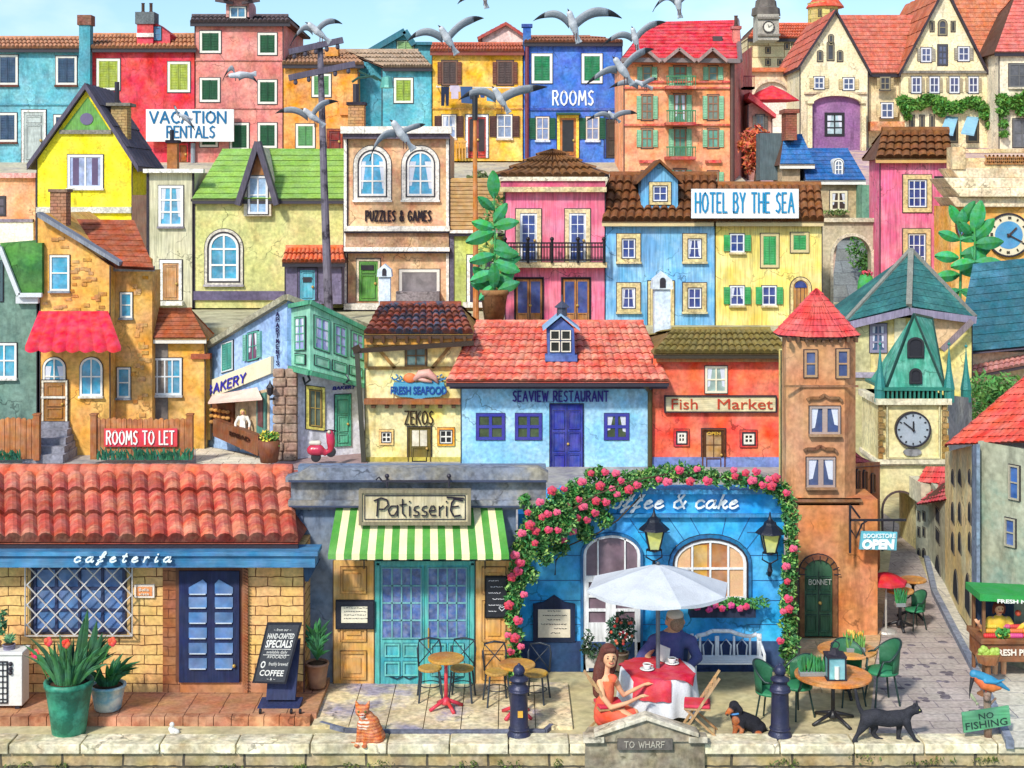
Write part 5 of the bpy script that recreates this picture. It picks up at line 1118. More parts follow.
# ----- Zekos half-timbered house
D=41
h=house('half_timbered_house','cream half-timbered tavern lettered ZEKOS below the FRESH SEAFOOD sign','restaurant',D,rect(365,338,462,472),3,M('#f6e7a4','wall',two='#f4d668'))
roofx(h,D,364,473,333,380,461,305,3.4,'#9a4a30',14,6,.09,oh=.6,gable='#c8963c',fascia='#4a3020',var=.6,two='#4f5266')
trim(h,D,366,334,472,343,'#d89c3c',.45,'eave_beam','wood')
m=MB(); 
for i in range(9): x=372+i*11.5; m.rc(x,334,x+3,341,D,.62,-.4)
obj('rafter_end',m,M('#5a3a20','wood'),h)
m=MB()
for a,b in(((366,349),(471,343)),((368,368),(462,368)),((374,344),(395,368)),((452,344),(432,368)),((366,344),(366,368))): m.bar(P(*a,D-.03),P(*b,D-.03),.09,.06,up=(0,1,0))
obj('timber_frame',m,M('#a8803a','wood'),h)
m=MB(); m.bar(P(355,351,D-.7),P(474,343,D-.7),.13,.13); m.bar(P(355,346,D-.7),P(358,352,D-.7),.2); obj('gutter',m,M('#3f2f24','metal'),h)
m=MB(); m.bar(P(357,352,D-.2),P(364,465,D-.2),.13); obj('downpipe',m,M('#4a4a40','metal'),h)
window(h,D,407,346,425,365,2,2,fr='#7a5a30',pane='#6a8a8a',fw=1.6)
trim(h,D,365,398,464,403,'#a5602c',.3,'beam','wood'); m=MB(); 
for i in range(7): m.rc(372+i*13.3,402,376+i*13.3,407,D,.25,0)
obj('beam_end',m,M('#5a3a20','wood'),h)
trim(h,D,364,457,462,473,'#c3b04a',.05,'plinth','wall')
lettering(h,'ZEKOS',405,433,411,424,D,'#3a2a1c',f=.05,wt=1.4,sp=1.3)
for a in((382,432,391,442),(440,430,452,443)): window(h,D,*a,2,2,fr='#f6f0e2',pane='#2a2a2c',fw=1.0,mull=1.2,sur='#f2a82c' if a[0]>400 else '#efc47a',sw=1.6,inkw=.3)
door(h,D,409,428,430,464,'#7a6a2c','#5a4a24',fw=1.2,leaves=1,glass='#e8dcc0',gy=.5,rows=(.5,.5),gx=2,gn=1)
t=thing('seafood_sign','curly blue FRESH SEAFOOD sign topped by a pink prawn','sign',P(419,397,D-.1))
m=MB(); m.plate([(392,392),(400,396),(412,397),(418,399),(426,397),(440,396),(446,392),(444,382),(394,382)],D,.12,-.06); obj('board',m,M('#4aa4c8','paint'),t)
text(t,'FRESH SEAFOOD',391,447,393.5,7.5,D,'#1f4f9a',f=.14,bold=.03)
m=MB(); 
for s_ in(-1,1): 
    for k in range(3): c=(419+s_*(16+k*4),380-k*1.5); m.tube([P(c[0]+s_*3.2*math.cos(u*.9),c[1]+2.6*math.sin(u*.9),D-.1) for u in range(6)],.025,5)
obj('scrollwork',m,M('#2f7fb8','paint'),t)
m=MB(); m.ball(P(410,378,D-.14),(.19,.06,.14)); obj('orange_disc',m,M('#f0803a','paint'),t,True)
m=MB(); m.tube([P(414,380,D-.16),P(420,374,D-.16),P(428,373,D-.16),P(435,378,D-.16),P(438,383,D-.16)],[.06,.12,.13,.08,.03],8); m.tube([P(416,378,D-.16),P(424,380,D-.16),P(432,382,D-.16)],[.05,.06,.03],8); obj('prawn',m,M('#e8b0a0','paint'),t,True)
# ----- Seaview restaurant
D=40.2
h=house('seaview_restaurant','light blue restaurant under a wide coral tiled roof with indigo doors and windows','restaurant',D,rect(461,382,652,478),4.4,M('#86c8ec','wall',two='#b4dcee',va=.12,tsc=.7))
roofx(h,D,446,669,381,476,643,322,5,'#e8644a',27,9,.05,oh=.8,gable='#c8563e',fascia='#2f2a38',var=.16,two='#f09070')
trim(h,D,450,383,666,387,'#4a4458',.4,'eave_board','wood')
lettering(h,'SEAVIEW RESTAURANT',513,608,391,401,D,'#3a2f8c',f=.05,wt=1.5,sp=1.5)
for a in((479,416,502,437),(518,416,539,437),(607,416,626,437)): window(h,D,*a,2,2,fr='#2f2f9c',pane='#4a5a3a',fw=2.8,mull=3,inkw=.4)
door(h,D,551,405,582,474,'#2f3aa4','#20287a',fw=1,leaves=2,rows=(.35,.35,.3))
m=MB(); m.tube([P(644,384,D-.5),P(650,392,D-.2),P(650,478,D-.1)],.07,8); obj('downpipe',m,M('#5a5030','metal'),h)
t=thing('roof_turret','small indigo turret window with weather cap on the coral roof','dormer',P(561,362,D+.4)); d_=D+.2
m=MB(); m.plate([(548,361),(575,361),(574,329),(561,318),(547,329)],d_,0,.9); m.rc(545,355,577,361,d_,.12,.95); obj('wall',m,M('#4a6ab4','wall',two='#3a4f9c'),t)
for a in((551,331,559,339),(562,331,570,339),(551,342,559,351),(562,342,570,351)): window(t,d_,*a,1,1,fr='#e8e4d0',pane='#2a2c24',fw=.9,inkw=.3)
m=MB(); 
for a,b in(((543,331),(561,316)),((561,316),(580,331))): m.prism([P(*a,d_-.15),P(*b,d_-.15),P(b[0],b[1]-2,d_-.15),P(a[0],a[1]-2,d_-.15)],(0,1.2,0))
obj('roof',m,M('#8fb8dc','paint'),t); m=MB(); c=P(562,316,d_+.2); m.lathe([(.15,0),(.14,.22),(.22,.25),(.03,.42),(.02,.6)],c,8); obj('cap',m,M('#4a5064','metal'),t)
# ----- Fish Market
h=house('fish_market_building','red-orange two-storey building with an olive tiled roof','shop',D,rect(652,358,788,478),4,M('#f0542c','wall',two='#f87a44',va=.2,tsc=.8))
roofx(h,D,654,792,353,672,770,330,4,'#94803c',20,4,.07,oh=.4,gable='#8a6a34',fascia='#3a3020')
trim(h,D,656,355,788,361,'#b8763c',.25,'eave_board','wood')
window(h,D,707,368,725,391,2,2,fr='#efe4c8',pane='#9fb8b0',fw=2)
trim(h,D,652,457,788,476,'#6f86c8',.04,'plinth','wall')
t=thing('shop_sign','long cream Fish Market board with faded red letters','sign',P(720,411,D-.1)); m=MB(); m.rc(665,396,775,411,D,.1,0); obj('board',m,M('#e0d0a0','wood',horiz=1),t); obj('sign_frame',MB().ring(olp(665,396,775,411,0,1),olp(665,396,775,411,0,-.2),D,.14),ink(),t)
text(t,'Fish',671,697,408.5,10.5,D,'#c0442c',f=.12); text(t,'Market',717,772,408.5,10.5,D,'#c0442c',f=.12)
door(h,D,703,430,724,474,'#5a3418','#6a3a1c',fw=1.2,leaves=1,glass='#b88a4a',gy=.62,rows=(.62,.38),gx=2,gn=2); text(h,'OPEN',707,720,434.5,3,D,'#f0c040',f=.07)
for a in((677,432,686,443),(743,433,754,444)): window(h,D,*a,2,2,fr='#f6eede',pane='#2a2a24',fw=2.2,mull=1.2,inkw=.4,sur='#d83a28',sw=.8)
m=MB(); m.rc(786,380,789,478,D,.12,.3); obj('corner_line',m,M('#c84a2c','wall'),h)
h=house('yellow_strip_house','narrow yellow wall between the fish market and the brown tower','house',37,rect(781,350,800,560),.3,M('#f2dc7a','wall'))
window(h,37,784,359,790,369,1,1,fr='#3a6a94',pane='#4f9fd0')
# ================================================================ RIGHT: towers and street
D=28.1
TB=M('#c98a58','wall',two='#d8a06a',va=.16)
h=thing('corner_tower','ochre brown corner tower with a pointed red tiled roof and arched green door','tower',(PX(832,D),D+1.2,0))
def octo(cx,hw,d,dep,z0,z1,ch=.28):
    """plan with chamfered corners"""
    x0=PX(cx-hw,d);x1=PX(cx+hw,d);c=ch; pl=[(x0+c,d),(x1-c,d),(x1,d+c),(x1,d+dep-c),(x1-c,d+dep),(x0+c,d+dep),(x0,d+dep-c),(x0,d+c)]
    m=MB(); m.prism([Vector((x,y,z0)) for x,y in pl],(0,0,z1-z0)); return m
obj('upper_wall',octo(824,35,D,1.0,PZ(505,D),PZ(336,D)),TB,h)
m=MB(); m.rc(797,498,876,650,D,.12,.9); obj('lower_wall',m,M('#d88a4a','wall',two='#c9703a',va=.2),h)
z=PZ(337,D)
C=Vector((PX(823,D),D+.6,0)); n=8; rr=42*D/F*1.02; ap=Vector((C.x,C.y,PZ(288,D+.8))); m=MB()
pts=[Vector((C.x+rr*1.02*math.cos(2*PI*(i+.5)/n),C.y+rr*.95*math.sin(2*PI*(i+.5)/n),z)) for i in range(n)]
for i in range(n): a=pts[i];b=pts[(i+1)%n]; m.tiles(a,b,ap,ap,6,8,.022,flat=False,seg=2)
m.add([p-Vector((0,0,.03)) for p in pts]+[ap-Vector((0,0,.05))],[tuple(range(n-1,-1,-1))]+[(i,(i+1)%n,n) for i in range(n)],1)
obj('roof',m,[M('#dc4440','tile'),M('#4a3430','wood')],h)
m=MB()
for i in range(9): x=788+i*8.3; m.rc(x,337,x+2.5,342,D,.1,.1)
obj('rafter_end',m,M('#6a4a34','wood'),h)
for y,x0,x1,f_ in((385,784,858,.05),(498,791,860,.2),(502,794,858,.12)): trim(h,D,x0,y,x1,y+2,'#9a6a42',f_,'string_course')
for a in((806,352,815,375),(838,351,847,376)): window(h,D,*a,1,2,fr='#b89068',pane='#3f5284',fw=2,inkw=.8)
for (x0,y0,x1,y1) in((811,408,838,432),(808,459,833,485)):
    window(h,D,x0,y0,x1,y1,2,1,fr='#b09a90',pane='#3f5284',fw=1.8,inkw=.8,mull=5,sill='#a8805a')
    m=MB(); A=[(x0-4,y0-8),(x0-1,y0-10),((x0+x1)/2-5,y0-10),((x0+x1)/2,y0-13),((x0+x1)/2+5,y0-10),(x1+1,y0-10),(x1+4,y0-7)]
    for a,b in zip(A,A[1:]): m.bar(P(*a,D-.04),P(*b,D-.04),.05,.07,up=(0,1,0))
    obj('window_pediment',m,M('#8a5c38','stone'),h)
door(h,D-.12,804,559,832,636,'#3f6a4c','#8a5a38',fw=5,leaves=2,arch=12,rows=(.3,.35,.35))
m=MB()
for i in range(9): a=PI*i/8; m.bar(Vector((PX(818,D),D-.19,PZ(572,D)))+Vector((math.cos(a),0,math.sin(a)*.9))*.27,Vector((PX(818,D),D-.19,PZ(572,D)))+Vector((math.cos(a),0,math.sin(a)*.9))*.40,.015,.02,up=(0,1,0))
obj('arch_joint',m,ink(),h); lettering(h,'BONNET',807,829,577,582,D,'#d8d4c0',f=.18,wt=.6)
trim(h,D,796,636,850,650,'#b8764a',.3,'doorstep')
# side wing running back along the street
WS=Wall(848,28.4,880,33.2)
wpoly(WS,[(848,640),(880,575),(880,462),(848,464)],0,.4,'wing_wall',M('#c97a40','wall',two='#b0683a'),h)
e0=P(848,468,28.3);e1=P(882,466,33.2);r1=P(874,462,33.4);r0=P(852,434,28.8)
m=MB(); m.tiles(e0,e1,P(868,450,33.4)+Vector((-.5,0,0)),r0,10,5,.03); m.add([e0,e1,P(868,450,33.4)+Vector((-.5,0,0)),r0],[(0,1,2,3)],1); obj('wing_roof',m,[M('#c8404a','tile'),M('#6a3a34','wood')],h)
for (x,y0,y1) in((857,470,490),(864,471,489),(872,474,492),(865,524,536),(857,560,576)): wwin(WS,x-1.5,y0,x+1.5,y1,0,nx=1,ny=1,fr='#8a5a34',pane='#2f2c3a',fw=.7,arch=1.5) if True else 0
wwin(WS,857,590,864,632,0,nx=1,ny=1,fr='#8a5a34',pane='#3a3438',arch=4,fw=1)
# hanging OPEN sign
t=thing('hanging_sign','turquoise BOOKSTORE OPEN sign hanging from an iron bracket','sign',P(850,545,27.6)); d_=27.6
m=MB(); m.bar(P(850,520,d_),P(906,520,d_),.04); m.bar(P(850,505,d_),P(850,553,d_),.04); m.tube([P(851,530,d_),P(856,538,d_),P(862,524,d_),P(868,520,d_)],.02,6); m.tube([P(851,506,d_),P(860,518,d_)],.02,6)
m.tube([P(864,520,d_),P(864,533,d_)],.012,5); m.tube([P(894,520,d_),P(893,533,d_)],.012,5); obj('bracket',m,M('#2a2630','metal'),t)
b=obj('board',MB().plate([(859,549),(896,550),(897,532),(861,531)],d_,.03,.03),M('#5fb8c8','paint'),t); text(t,'BOOKSTORE',863,895,537.5,4.2,d_,'#e8f6f8',f=.04,bold=.02); text(t,'OPEN',861.5,894,548,8.6,d_,'#f4fafa',f=.04,bold=.06,shear=.1)
# teal-roofed building behind
D=41
h=house('teal_roofed_house','yellow and lilac building under a broad pointed teal slate roof','house',D,rect(850,318,972,470),2,M('#f0dc74','wall',two='#ecd8a0'))
ap=P(911,250,D+1.5)
m=MB(); a=P(845,322,D-.3);b=P(909,306,D-.5);c=P(975,317,D-.2); bk=0
m.tiles(a,b,ap,ap,12,9,.02,flat=True,var=.1); m.tiles(b,c,ap,ap,12,9,.02,flat=True,var=.1)
m.add([v-Vector((0,0,.06)) for v in(a,b,c,ap)]+[Vector((a.x,D+2.6,a.z)),Vector((c.x,D+2.6,c.z))],[(0,1,3),(1,2,3),(0,3,4),(2,5,3),(3,5,4)],0); m.bar(b,ap,.16,.16,1); m.bar(c,ap,.12,.12,1); m.bar(a,ap,.12,.12,1)
obj('roof',m,[M('#2c6668','tile',two='#3f8480'),M('#8a8a80','wood')],h)
m=MB(); m.bar(P(845,326,D-.25),P(909,311,D-.45),.2,.2); m.bar(P(909,311,D-.45),P(975,320,D-.2),.2,.2); obj('eave_board',m,M('#8f86a0','wood'),h)
window(h,D,872,326,884,350,2,3,fr='#8f8aa4',pane='#3a5a84',fw=2.5); trim(h,D,850,318,870,470,'#c9c08a',.03,'pilaster','wall'); trim(h,D,894,318,905,470,'#e8e0b0',.06,'pilaster','wall'); trim(h,D,850,372,880,377,'#a8a0b0',.15,'ledge')
window(h,D,868,424,878,450,1,3,fr='#d8ccb0',pane='#9fb4c0',arch=4,fw=2.5)
m=MB(); m.prism([P(913,316,D-.1),P(970,322,D-.1),P(945,348,D-.1),P(913,348,D-.1)],(0,.2,0)); obj('gable_side',m,M('#e0b888','wall'),h); m=MB(); m.bar(P(972,321,D-.4),P(942,350,D-.4),.14,.14); obj('bargeboard',m,M('#8a7a80','wood'),h)
# huge teal roof far right
h=house('slate_roofed_hall','long hall with a huge blue-teal slate roof at the right edge','building',43,rect(955,352,1100,470),6,M('#e8cfae','wall',two='#dcb898'))
m=MB(); e0=P(955,353,42.6);e1=P(1100,340,42.6);r0=P(973,264,45.6);r1=P(1100,250,45.6); m.tiles(e0,e1,r1,r0,16,11,.03,flat=True,var=.12); m.add([v-Vector((0,0,.08)) for v in(e0,e1,r1,r0)]+[P(955,353,48),P(1100,340,48)],[(0,1,2,3),(3,2,5,4),(0,3,4)],1); obj('roof',m,[M('#2c6878','tile',two='#4f8ca8',tsc=.5),M('#5a5060','wood')],h)
e0=P(960,378,42.2);e1=P(1100,350,42.2);r0=P(962,368,43);r1=P(1100,340,43); m=MB(); m.tiles(e0,e1,r1,r0,26,2,.05); obj('pink_tile_edge',m,M('#e0948a','tile'),h); m=MB(); m.bar(P(960,379,42.3),P(1100,351,42.3),.12,.12); obj('gutter',m,M('#4a3a44','metal'),h)
m=MB()
for i in range(26): c=P(R.uniform(975,1012),R.uniform(382,420),38+R.random()*2); leaves(m,c.x,c.y,c.z,.4,.4,.35,60,.09)
b=P(992,470,39); m.tube([Vector((b.x,39,0)),P(992,420,39),P(990,395,39)],[.18,.12,.06],7,1); obj('tree',m,[M('#5f9a44','leaf'),M('#6a4a30','wood')],None,label='green tree between the clock tower and the red roof on the right',cat='tree')
# clock tower
D=34.9
h=thing('clock_tower','cream clock tower with a steep green copper spire above an arched gate','clock tower',(PX(912,D),D+1,0))
CW=M('#ece0a8','wall',two='#e0cf90',va=.12)
m=MB(); A=olp(883,492,917,560,17,n=14); arc=A[2:]
m.plate(rect(878,462,883,562),D,0,1.6); m.plate(rect(917,462,948,562),D,0,1.6)
for a,b in zip(arc,arc[1:]): m.plate([(b[0],b[1]),(a[0],a[1]),(a[0],462),(b[0],462)],D,0,1.6)
m.rc(878,402,948,462,D,0,1.6); obj('wall',m,CW,h)
obj('arch_moulding',MB().ring(olp(883,492,917,552,17,1.8),olp(883,492,917,552,17),D,.05),M('#5a4a48','stone'),h)
m=MB(); m.rc(875,398,950,404,D,.15,1.7); m.rc(876,459,951,463,D,.15,1.7); m.rc(877,463,949,465,D,.08,1.65); obj('cornice',m,M('#e8dcb8','stone'),h)
m=MB()
for x in(878,942): 
    for i in range(9): m.rc(x,405+i*6,x+(6 if i%2 else 4),410+i*6,D,.07,0)
obj('quoin',m,M('#a8803c','stone'),h)
m=MB(); m.ring(olp(887,405,938,457,0,1.2),olp(887,405,938,457),D,.08); obj('clock_frame',m,M('#d8cc98','stone'),h)
clock(h,912,429,17,D,'#a8b4c0','#8f9aa8','#1d1a20','#2a2a30',rimw=.06,hh=(-52,0),nums=False)
m=MB(); m.plate([(912+9*math.cos(i*.3142),452-4*math.sin(i*.3142)) for i in range(20)],D,.06,0); obj('oval_plaque',m,M('#8a8a8c','stone'),h)
# spire (steep, chisel shaped) + balustrade + turrets
GC=M('#3f9a82','streak',two='#6fb8a4',tsc=2)
m=MB(); a=P(886,389,D);b=P(945,389,D);A1=P(914,314,D+.35);A2=P(932,318,D+1.3); B0=Vector((a.x,D+1.6,a.z));B1=Vector((b.x,D+1.6,b.z)); 
m.add([a,b,B1,B0,A1,A2],[(0,1,4),(1,2,5,4),(2,3,5),(3,0,4,5)]); obj('spire',m,[GC],h)
m=MB(); 
for p,q in((a,A1),(b,A1),(b,A2),(A1,A2)): m.bar(p,q,.05)
obj('spire_edge',m,M('#1f4a40','metal'),h)
def on_slope(x0,y0,x1,y1,arch):
    f0=D+(389-(y0+y1)/2)/75*.35; window(h,f0-.07,x0,y0,x1,y1,1,1,fr='#2a2a30',pane='#2f3038',arch=arch,fw=1.2,pr=.05,pk='cloth')
on_slope(909,339,922,356,5); on_slope(911,370,920,382,4)
m=MB(); m.rc(882,387,950,390,D,.15,1.7); m.rc(882,398,950,401,D,.1,1.7)
for i in range(14): x=886+i*4.4; m.rc(x,390,x+1.8,398,D,.12,-.03)
obj('balustrade',m,M('#2f8a78','metal'),h)
for x,dd_ in((880,0),(949,0),(966,1.4)):
    m=MB(); c=P(x,402,D+dd_); s_=D/F; m.lathe([(5.5*s_,0),(5.5*s_,12*s_),(6*s_,13*s_),(3*s_,30*s_),(.6*s_,52*s_),(.3*s_,62*s_)],c,8); m.ball(c+Vector((0,0,58*s_)),.04); obj('turret',m,M('#2f8a84','metal'),h)
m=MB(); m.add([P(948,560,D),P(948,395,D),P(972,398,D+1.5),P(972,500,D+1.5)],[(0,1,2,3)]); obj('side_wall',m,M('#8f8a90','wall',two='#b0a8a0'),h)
# buildings seen through and beside the arch
h=house('cream_building','cream building seen through the arch of the clock tower','building',44,rect(872,470,922,560),3,M('#e8deb0','wall'))
for a in((899,502,902,509),(905,501,908,508),(911,506,914,513),(898,520,901,527),(908,522,911,530)): window(h,44,*a,1,1,fr='#b0a888',pane='#3a3840',fw=.5,arch=1.5)
# right side of the street: small houses stepping toward the viewer
def street_house(name,label,xa,da,xb,db,ytop_a,ytop_b,col,two,wins,roofcol=None,ridge=None,front=None,gap=.0):
    Wl=Wall(xa,da,xb,db); t=thing(name,label,'house',(PX(xa,da),(da+db)/2,0)); zt=PZ(ytop_a,da)
    Wl.on(); m=MB(); xb_=Wl.q(xb,300)[0]; m.plate([(xa,HZ+ZC*F/da),(xb_,HZ+ZC*F/da),(xb_,ytop_a),(xa,ytop_a)],da,0,2.2); o=obj('wall',m,M(col,'wall',two=two),t); Wl.off()
    return t,Wl
def sh(t,Wl,x,y0,y1,w_,arch=2,pane='#2f3440',fr='#8a8670'):
    a=Wl.q(x,y0);b=Wl.q(x,y1); u=abs(Wl.q(x+.5,y0)[0]-Wl.q(x-.5,y0)[0])*w_/2; Wl.on(); window(t,Wl.d,a[0]-u,a[1],a[0]+u,b[1],1,2,fr=fr,pane=pane,arch=arch*u*.5 if arch else 0,fw=.5,inkw=.6,pk='cloth',pr=.02); Wl.off()
h,Wl=street_house('street_house','green-grey house with blue windows at the right edge, under the large red roof',978,26.6,1120,24.2,441,441,'#b4b69a','#86a896',())
WG=Wl
for (x,y0,y1) in((1015,466,499),(1011,519,546)): 
    q=WG.qr(x-4,y0,x+4,y1); WG.on(); window(h,WG.d,*q,1,2,fr='#b0a890',pane='#3a62a8',fw=1.5); WG.off()
m=MB(); e0=P(948,445,27.5);e1=P(1060,441,24.8);ap=P(1056,352,27.5); m.tiles(e0,e1,P(1120,352,27.5),ap,18,13,.03); 
m.tiles(P(946,447,30.5),P(948,445,27.5),ap,ap,8,12,.03); obj('roof',m,[M('#e24a32','tile'),M('#6a3a30','wood')],h)
WS2=Wall(978,26.6,945,31.5)
wpoly(WS2,[(978,640),(945,592),(945,452),(978,444)],0,.3,'side_wall',M('#f4dc96','wall',two='#e0e2b4'),h)
wpoly(WS2,[(980,636),(975,640),(975,446),(980,444)],.06,0,'corner_pilaster',M('#7a8ca0','stone'),h)
for x in(953,960,970):
    sh(h,WS2,x,470,484,3); sh(h,WS2,x,503,522,3); sh(h,WS2,x,533,552,3)
for x,y0,y1 in((956,570,598),(968,574,612)): sh(h,WS2,x,y0,y1,5,arch=3)
h,Wl=street_house('street_house','small grey-cream house with a red roof, middle of the right side of the street',945,31.5,928,34.0,500,500,'#c4c4a4','#a9ac98',())
for x in(938,): sh(h,Wl,x,509,522,4,0); sh(h,Wl,x,530,542,4,0); sh(h,Wl,x,556,584,6,3)
m=MB(); e0=P(917,505,33.6);e1=P(948,500,31.2);r1=P(950,478,31.8);r0=P(943,482,33.4); m.tiles(e0,e1,r1,r0,10,5,.03); m.add([e0,e1,r1,r0],[(0,1,2,3)],1); obj('roof',m,[M('#d8434a','tile'),M('#6a3a30','wood')],h)
m=MB(); m.tiles(P(917,483,34),P(946,484,33),P(948,467,33.3),P(926,467,34.3),9,3,.03); obj('upper_roof',m,M('#e04a40','tile'),h)
m=MB(); m.rc(921,484,946,505,33.6,0,1); obj('upper_wall',m,M('#d8cfae','wall'),h)
h,Wl=street_house('street_house','pale narrow house beside the arch, farthest on the right side of the street',928,34.0,916,34.6,506,506,'#d0d0b0','#b8bca4',())
for x in(919,924): sh(h,Wl,x,512,520,2,0); sh(h,Wl,x,528,536,2,0); sh(h,Wl,x,549,566,3,3)
# ================================================================ FRONT ROW: cafeteria
D=24.44
h=house('cafeteria','yellow brick cafeteria with coral tiled roof and navy windows and door','cafe',D,rect(-90,545,304,692),3,M('#eec077','brick',bw=.42,bh=.165,mo=.009,mc='#6a3f22',c2f=(.95,.88,.78),two=None,va=.12))
roofx(h,D,-92,298,541,-92,291,472,4.4,'#c95036',24,3,.10,oh=.35,gable='#a8482c',fascia='#2a2230',var=.22,two='#dd7c58')
q=MB(); n=22; ra=P(-92,474,D+2.2);rb=P(292,474,D+2.2)
for i in range(n): a=ra.lerp(rb,i/n);b=ra.lerp(rb,(i+1.05)/n); q.tube([a,b+Vector((0,0,.02))],[.19,.165],12,0,1+R.uniform(-.15,.12))
obj('ridge_tiles',q,M('#d86a48','tile'),h,True)
m=MB(); m.rc(-90,547,319,560,D,.5,-.05); m.rc(-90,544,322,548,D,.56,-.02); obj('gutter_beam',m,M('#3f86b4','wood',horiz=1,two='#2f6a9a'),h)
m=MB(); m.plate([(306,580),(309,580),(320,560),(303,560)],D,.1,.1); obj('bracket',m,M('#2f4a6a','wood'),h)
lettering(h,'cafeteria',84,178,543.5,553.5,D,'#e9f6f6',f=.575,wt=1.5,sp=2.4,slant=.22)
# window
window(h,D,34,566,126,631,4,3,fr='#27345c',pane='#4a74ac',fw=3,mull=2.6,sur='#c9a46a',sw=2,inkw=1)
m=MB(); dl=D-.14
x0,x1,y0,y1=26,132,564,635
def clipseg(xa,ya,xb,yb):
    t0,t1=0,1; dx,dy=xb-xa,yb-ya
    for p,q in((-dx,xa-x0),(dx,x1-xa),(-dy,ya-y0),(dy,y1-ya)):
        if p==0: continue
        r=q/p
        if p<0:t0=max(t0,r)
        else:t1=min(t1,r)
    return None if t0>=t1 else ((xa+dx*t0,ya+dy*t0),(xa+dx*t1,ya+dy*t1))
for i in range(-4,10):
    for s_ in(1,-1):
        xs=26+i*19; r=clipseg(xs if s_>0 else xs+40,564,xs+71*.95 if s_>0 else xs+40-71*.95,635)
        if r: m.tube([P(*r[0],dl),P(*r[1],dl)],.013,5)
m.ring(olp(x0,y0,x1,y1,0,1),olp(x0,y0,x1,y1,0,0),dl,.03); obj('lattice_grille',m,M('#d8d2cc','metal'),h)
t=obj('plaque',MB().rc(135,584,155,597,D,.05,0),M('#f4e6d4','paint'),h); obj('plaque_field',MB().rc(137,586,153,595,D,.06,0),M('#e8944a','paint'),t); text(t,'Bella',140,150,590,3,D,'#f6ead8',f=.065); text(t,'vista',140,150,594,2.6,D,'#f6ead8',f=.065)
# doorway
m=MB(); m.rc(163,560,180,692,D,.02,0); obj('door_reveal',m,M('#a8653a','brick',bw=.3,bh=.16,mo=.008,mc='#6a3a24',c2f=(.85,.8,.75)),h)
m=MB(); m.rc(176,560,243,681,D,.03,0); obj('door_frame',m,M('#7a4a34','wood'),h)
dr=obj('door',MB().rc(180,570,240,681,D,.08,-.02),M('#1f2a54','wood'),h)
for c in range(2):
    a=190+c*26
    for r_ in range(6):
        yy=578+r_*15.2; poly=rect(a,yy+(0 if r_ else 2),a+18,yy+11.5) if r_ else [(a,592),(a+18,592),(a+18,582 if c==0 else 586),(a+ (14 if c==0 else 4),578),(a,586 if c==0 else 582)]
        if r_: poly=rect(a,yy+2.5,a+18,yy+12.5)
        obj('pane',MB().plate(poly,D,.1,-.06),M('#4f7cb4','glass'),dr)
        obj('glazing_bar',MB().rc(a+1,(592 if r_==0 else yy+12.5),a+17,(593 if r_==0 else yy+13.4),D,.12,-.06),M('#c9d4e0','paint'),dr)
obj('handle',MB().ball(P(234,666,D-.12),.03),M('#c8a24a','metal'),dr,True)
m=MB(); m.rc(243,560,248,692,D,.06,0)
for i in range(40): m.bar(P(243,562+i*3.2,D-.08),P(248,565+i*3.2,D-.08),.02,.02)
obj('twisted_column',m,M('#a8653a','wood'),h)
trim(h,D,180.5,681,304,692,'#b8784a',.02,'threshold','wall'); trim(h,D,304,560,305,692,'#7a4a30',.02,'corner_line')
# ================================================================ cake shop
D=25.2
h=thing('cake_shop','grey-blue cake shop front with ochre panels, green striped awning and turquoise doors','shop',(PX(420,D),D+1.5,0))
BL=M('#6f829c','wall',two='#8a93a0',va=.2)
m=MB(); m.rc(298,505,516,690,D,0,.4); m.rc(298,466,546,505,D,0,.25); m.box((PX(298,D),D+.4,0),(PX(516,D),D+3,2.75)); obj('wall',m,BL,h)
GR=M('#7b8394','stone',two='#a39a86',tsc=.9)
m=MB(); m.plate([(288,479),(548,479),(548,470),(538,465),(312,465),(300,471),(288,474)],D,.28,0); m.rc(290,498,546,504,D,.22,0); m.rc(292,479,546,498,D,.12,0); m.rc(292,504,546,508,D,.12,0); obj('cornice',m,GR,h)
obj('cornice_line',MB().rc(291,477,546,479,D,.30,-.2).rc(291,503,546,504.5,D,.24,-.1),M('#3a4460','paint'),h)
trim(h,D,296,508,303,690,'#5f7090',.03,'pilaster','wall')
# ochre panels
for (a,b) in((334,374),(476,512)):
    m=MB(); m.rc(a,560,b,684,D,.06,0); p=obj('panel_pier',m,M('#dfa550','wood',two='#e6b96a'),h)
    w_=b-a
    for (y0,y1) in((566,592) ,(600,640),(650,678)):
        m=MB(); m.ring(olp(a+w_*.18,y0,b-w_*.18,y1),olp(a+w_*.18,y0,b-w_*.18,y1,0,-2),D,.10); m.ring(olp(a+w_*.18,y0,b-w_*.18,y1,0,.7),olp(a+w_*.18,y0,b-w_*.18,y1,0,0),D,.065,0,1); m.plate(rect(a+w_*.32,y0+w_*.16,b-w_*.32,y1-w_*.16),D,.09,0); obj('raised_panel',m,[M('#d39a48','wood'),M('#6a4420','paint')],p)
    obj('panel_edge',MB().rc(a-.8,560,a,684,D,.065,0).rc(b,560,b+.8,684,D,.065,0),M('#6a4420','paint'),p)
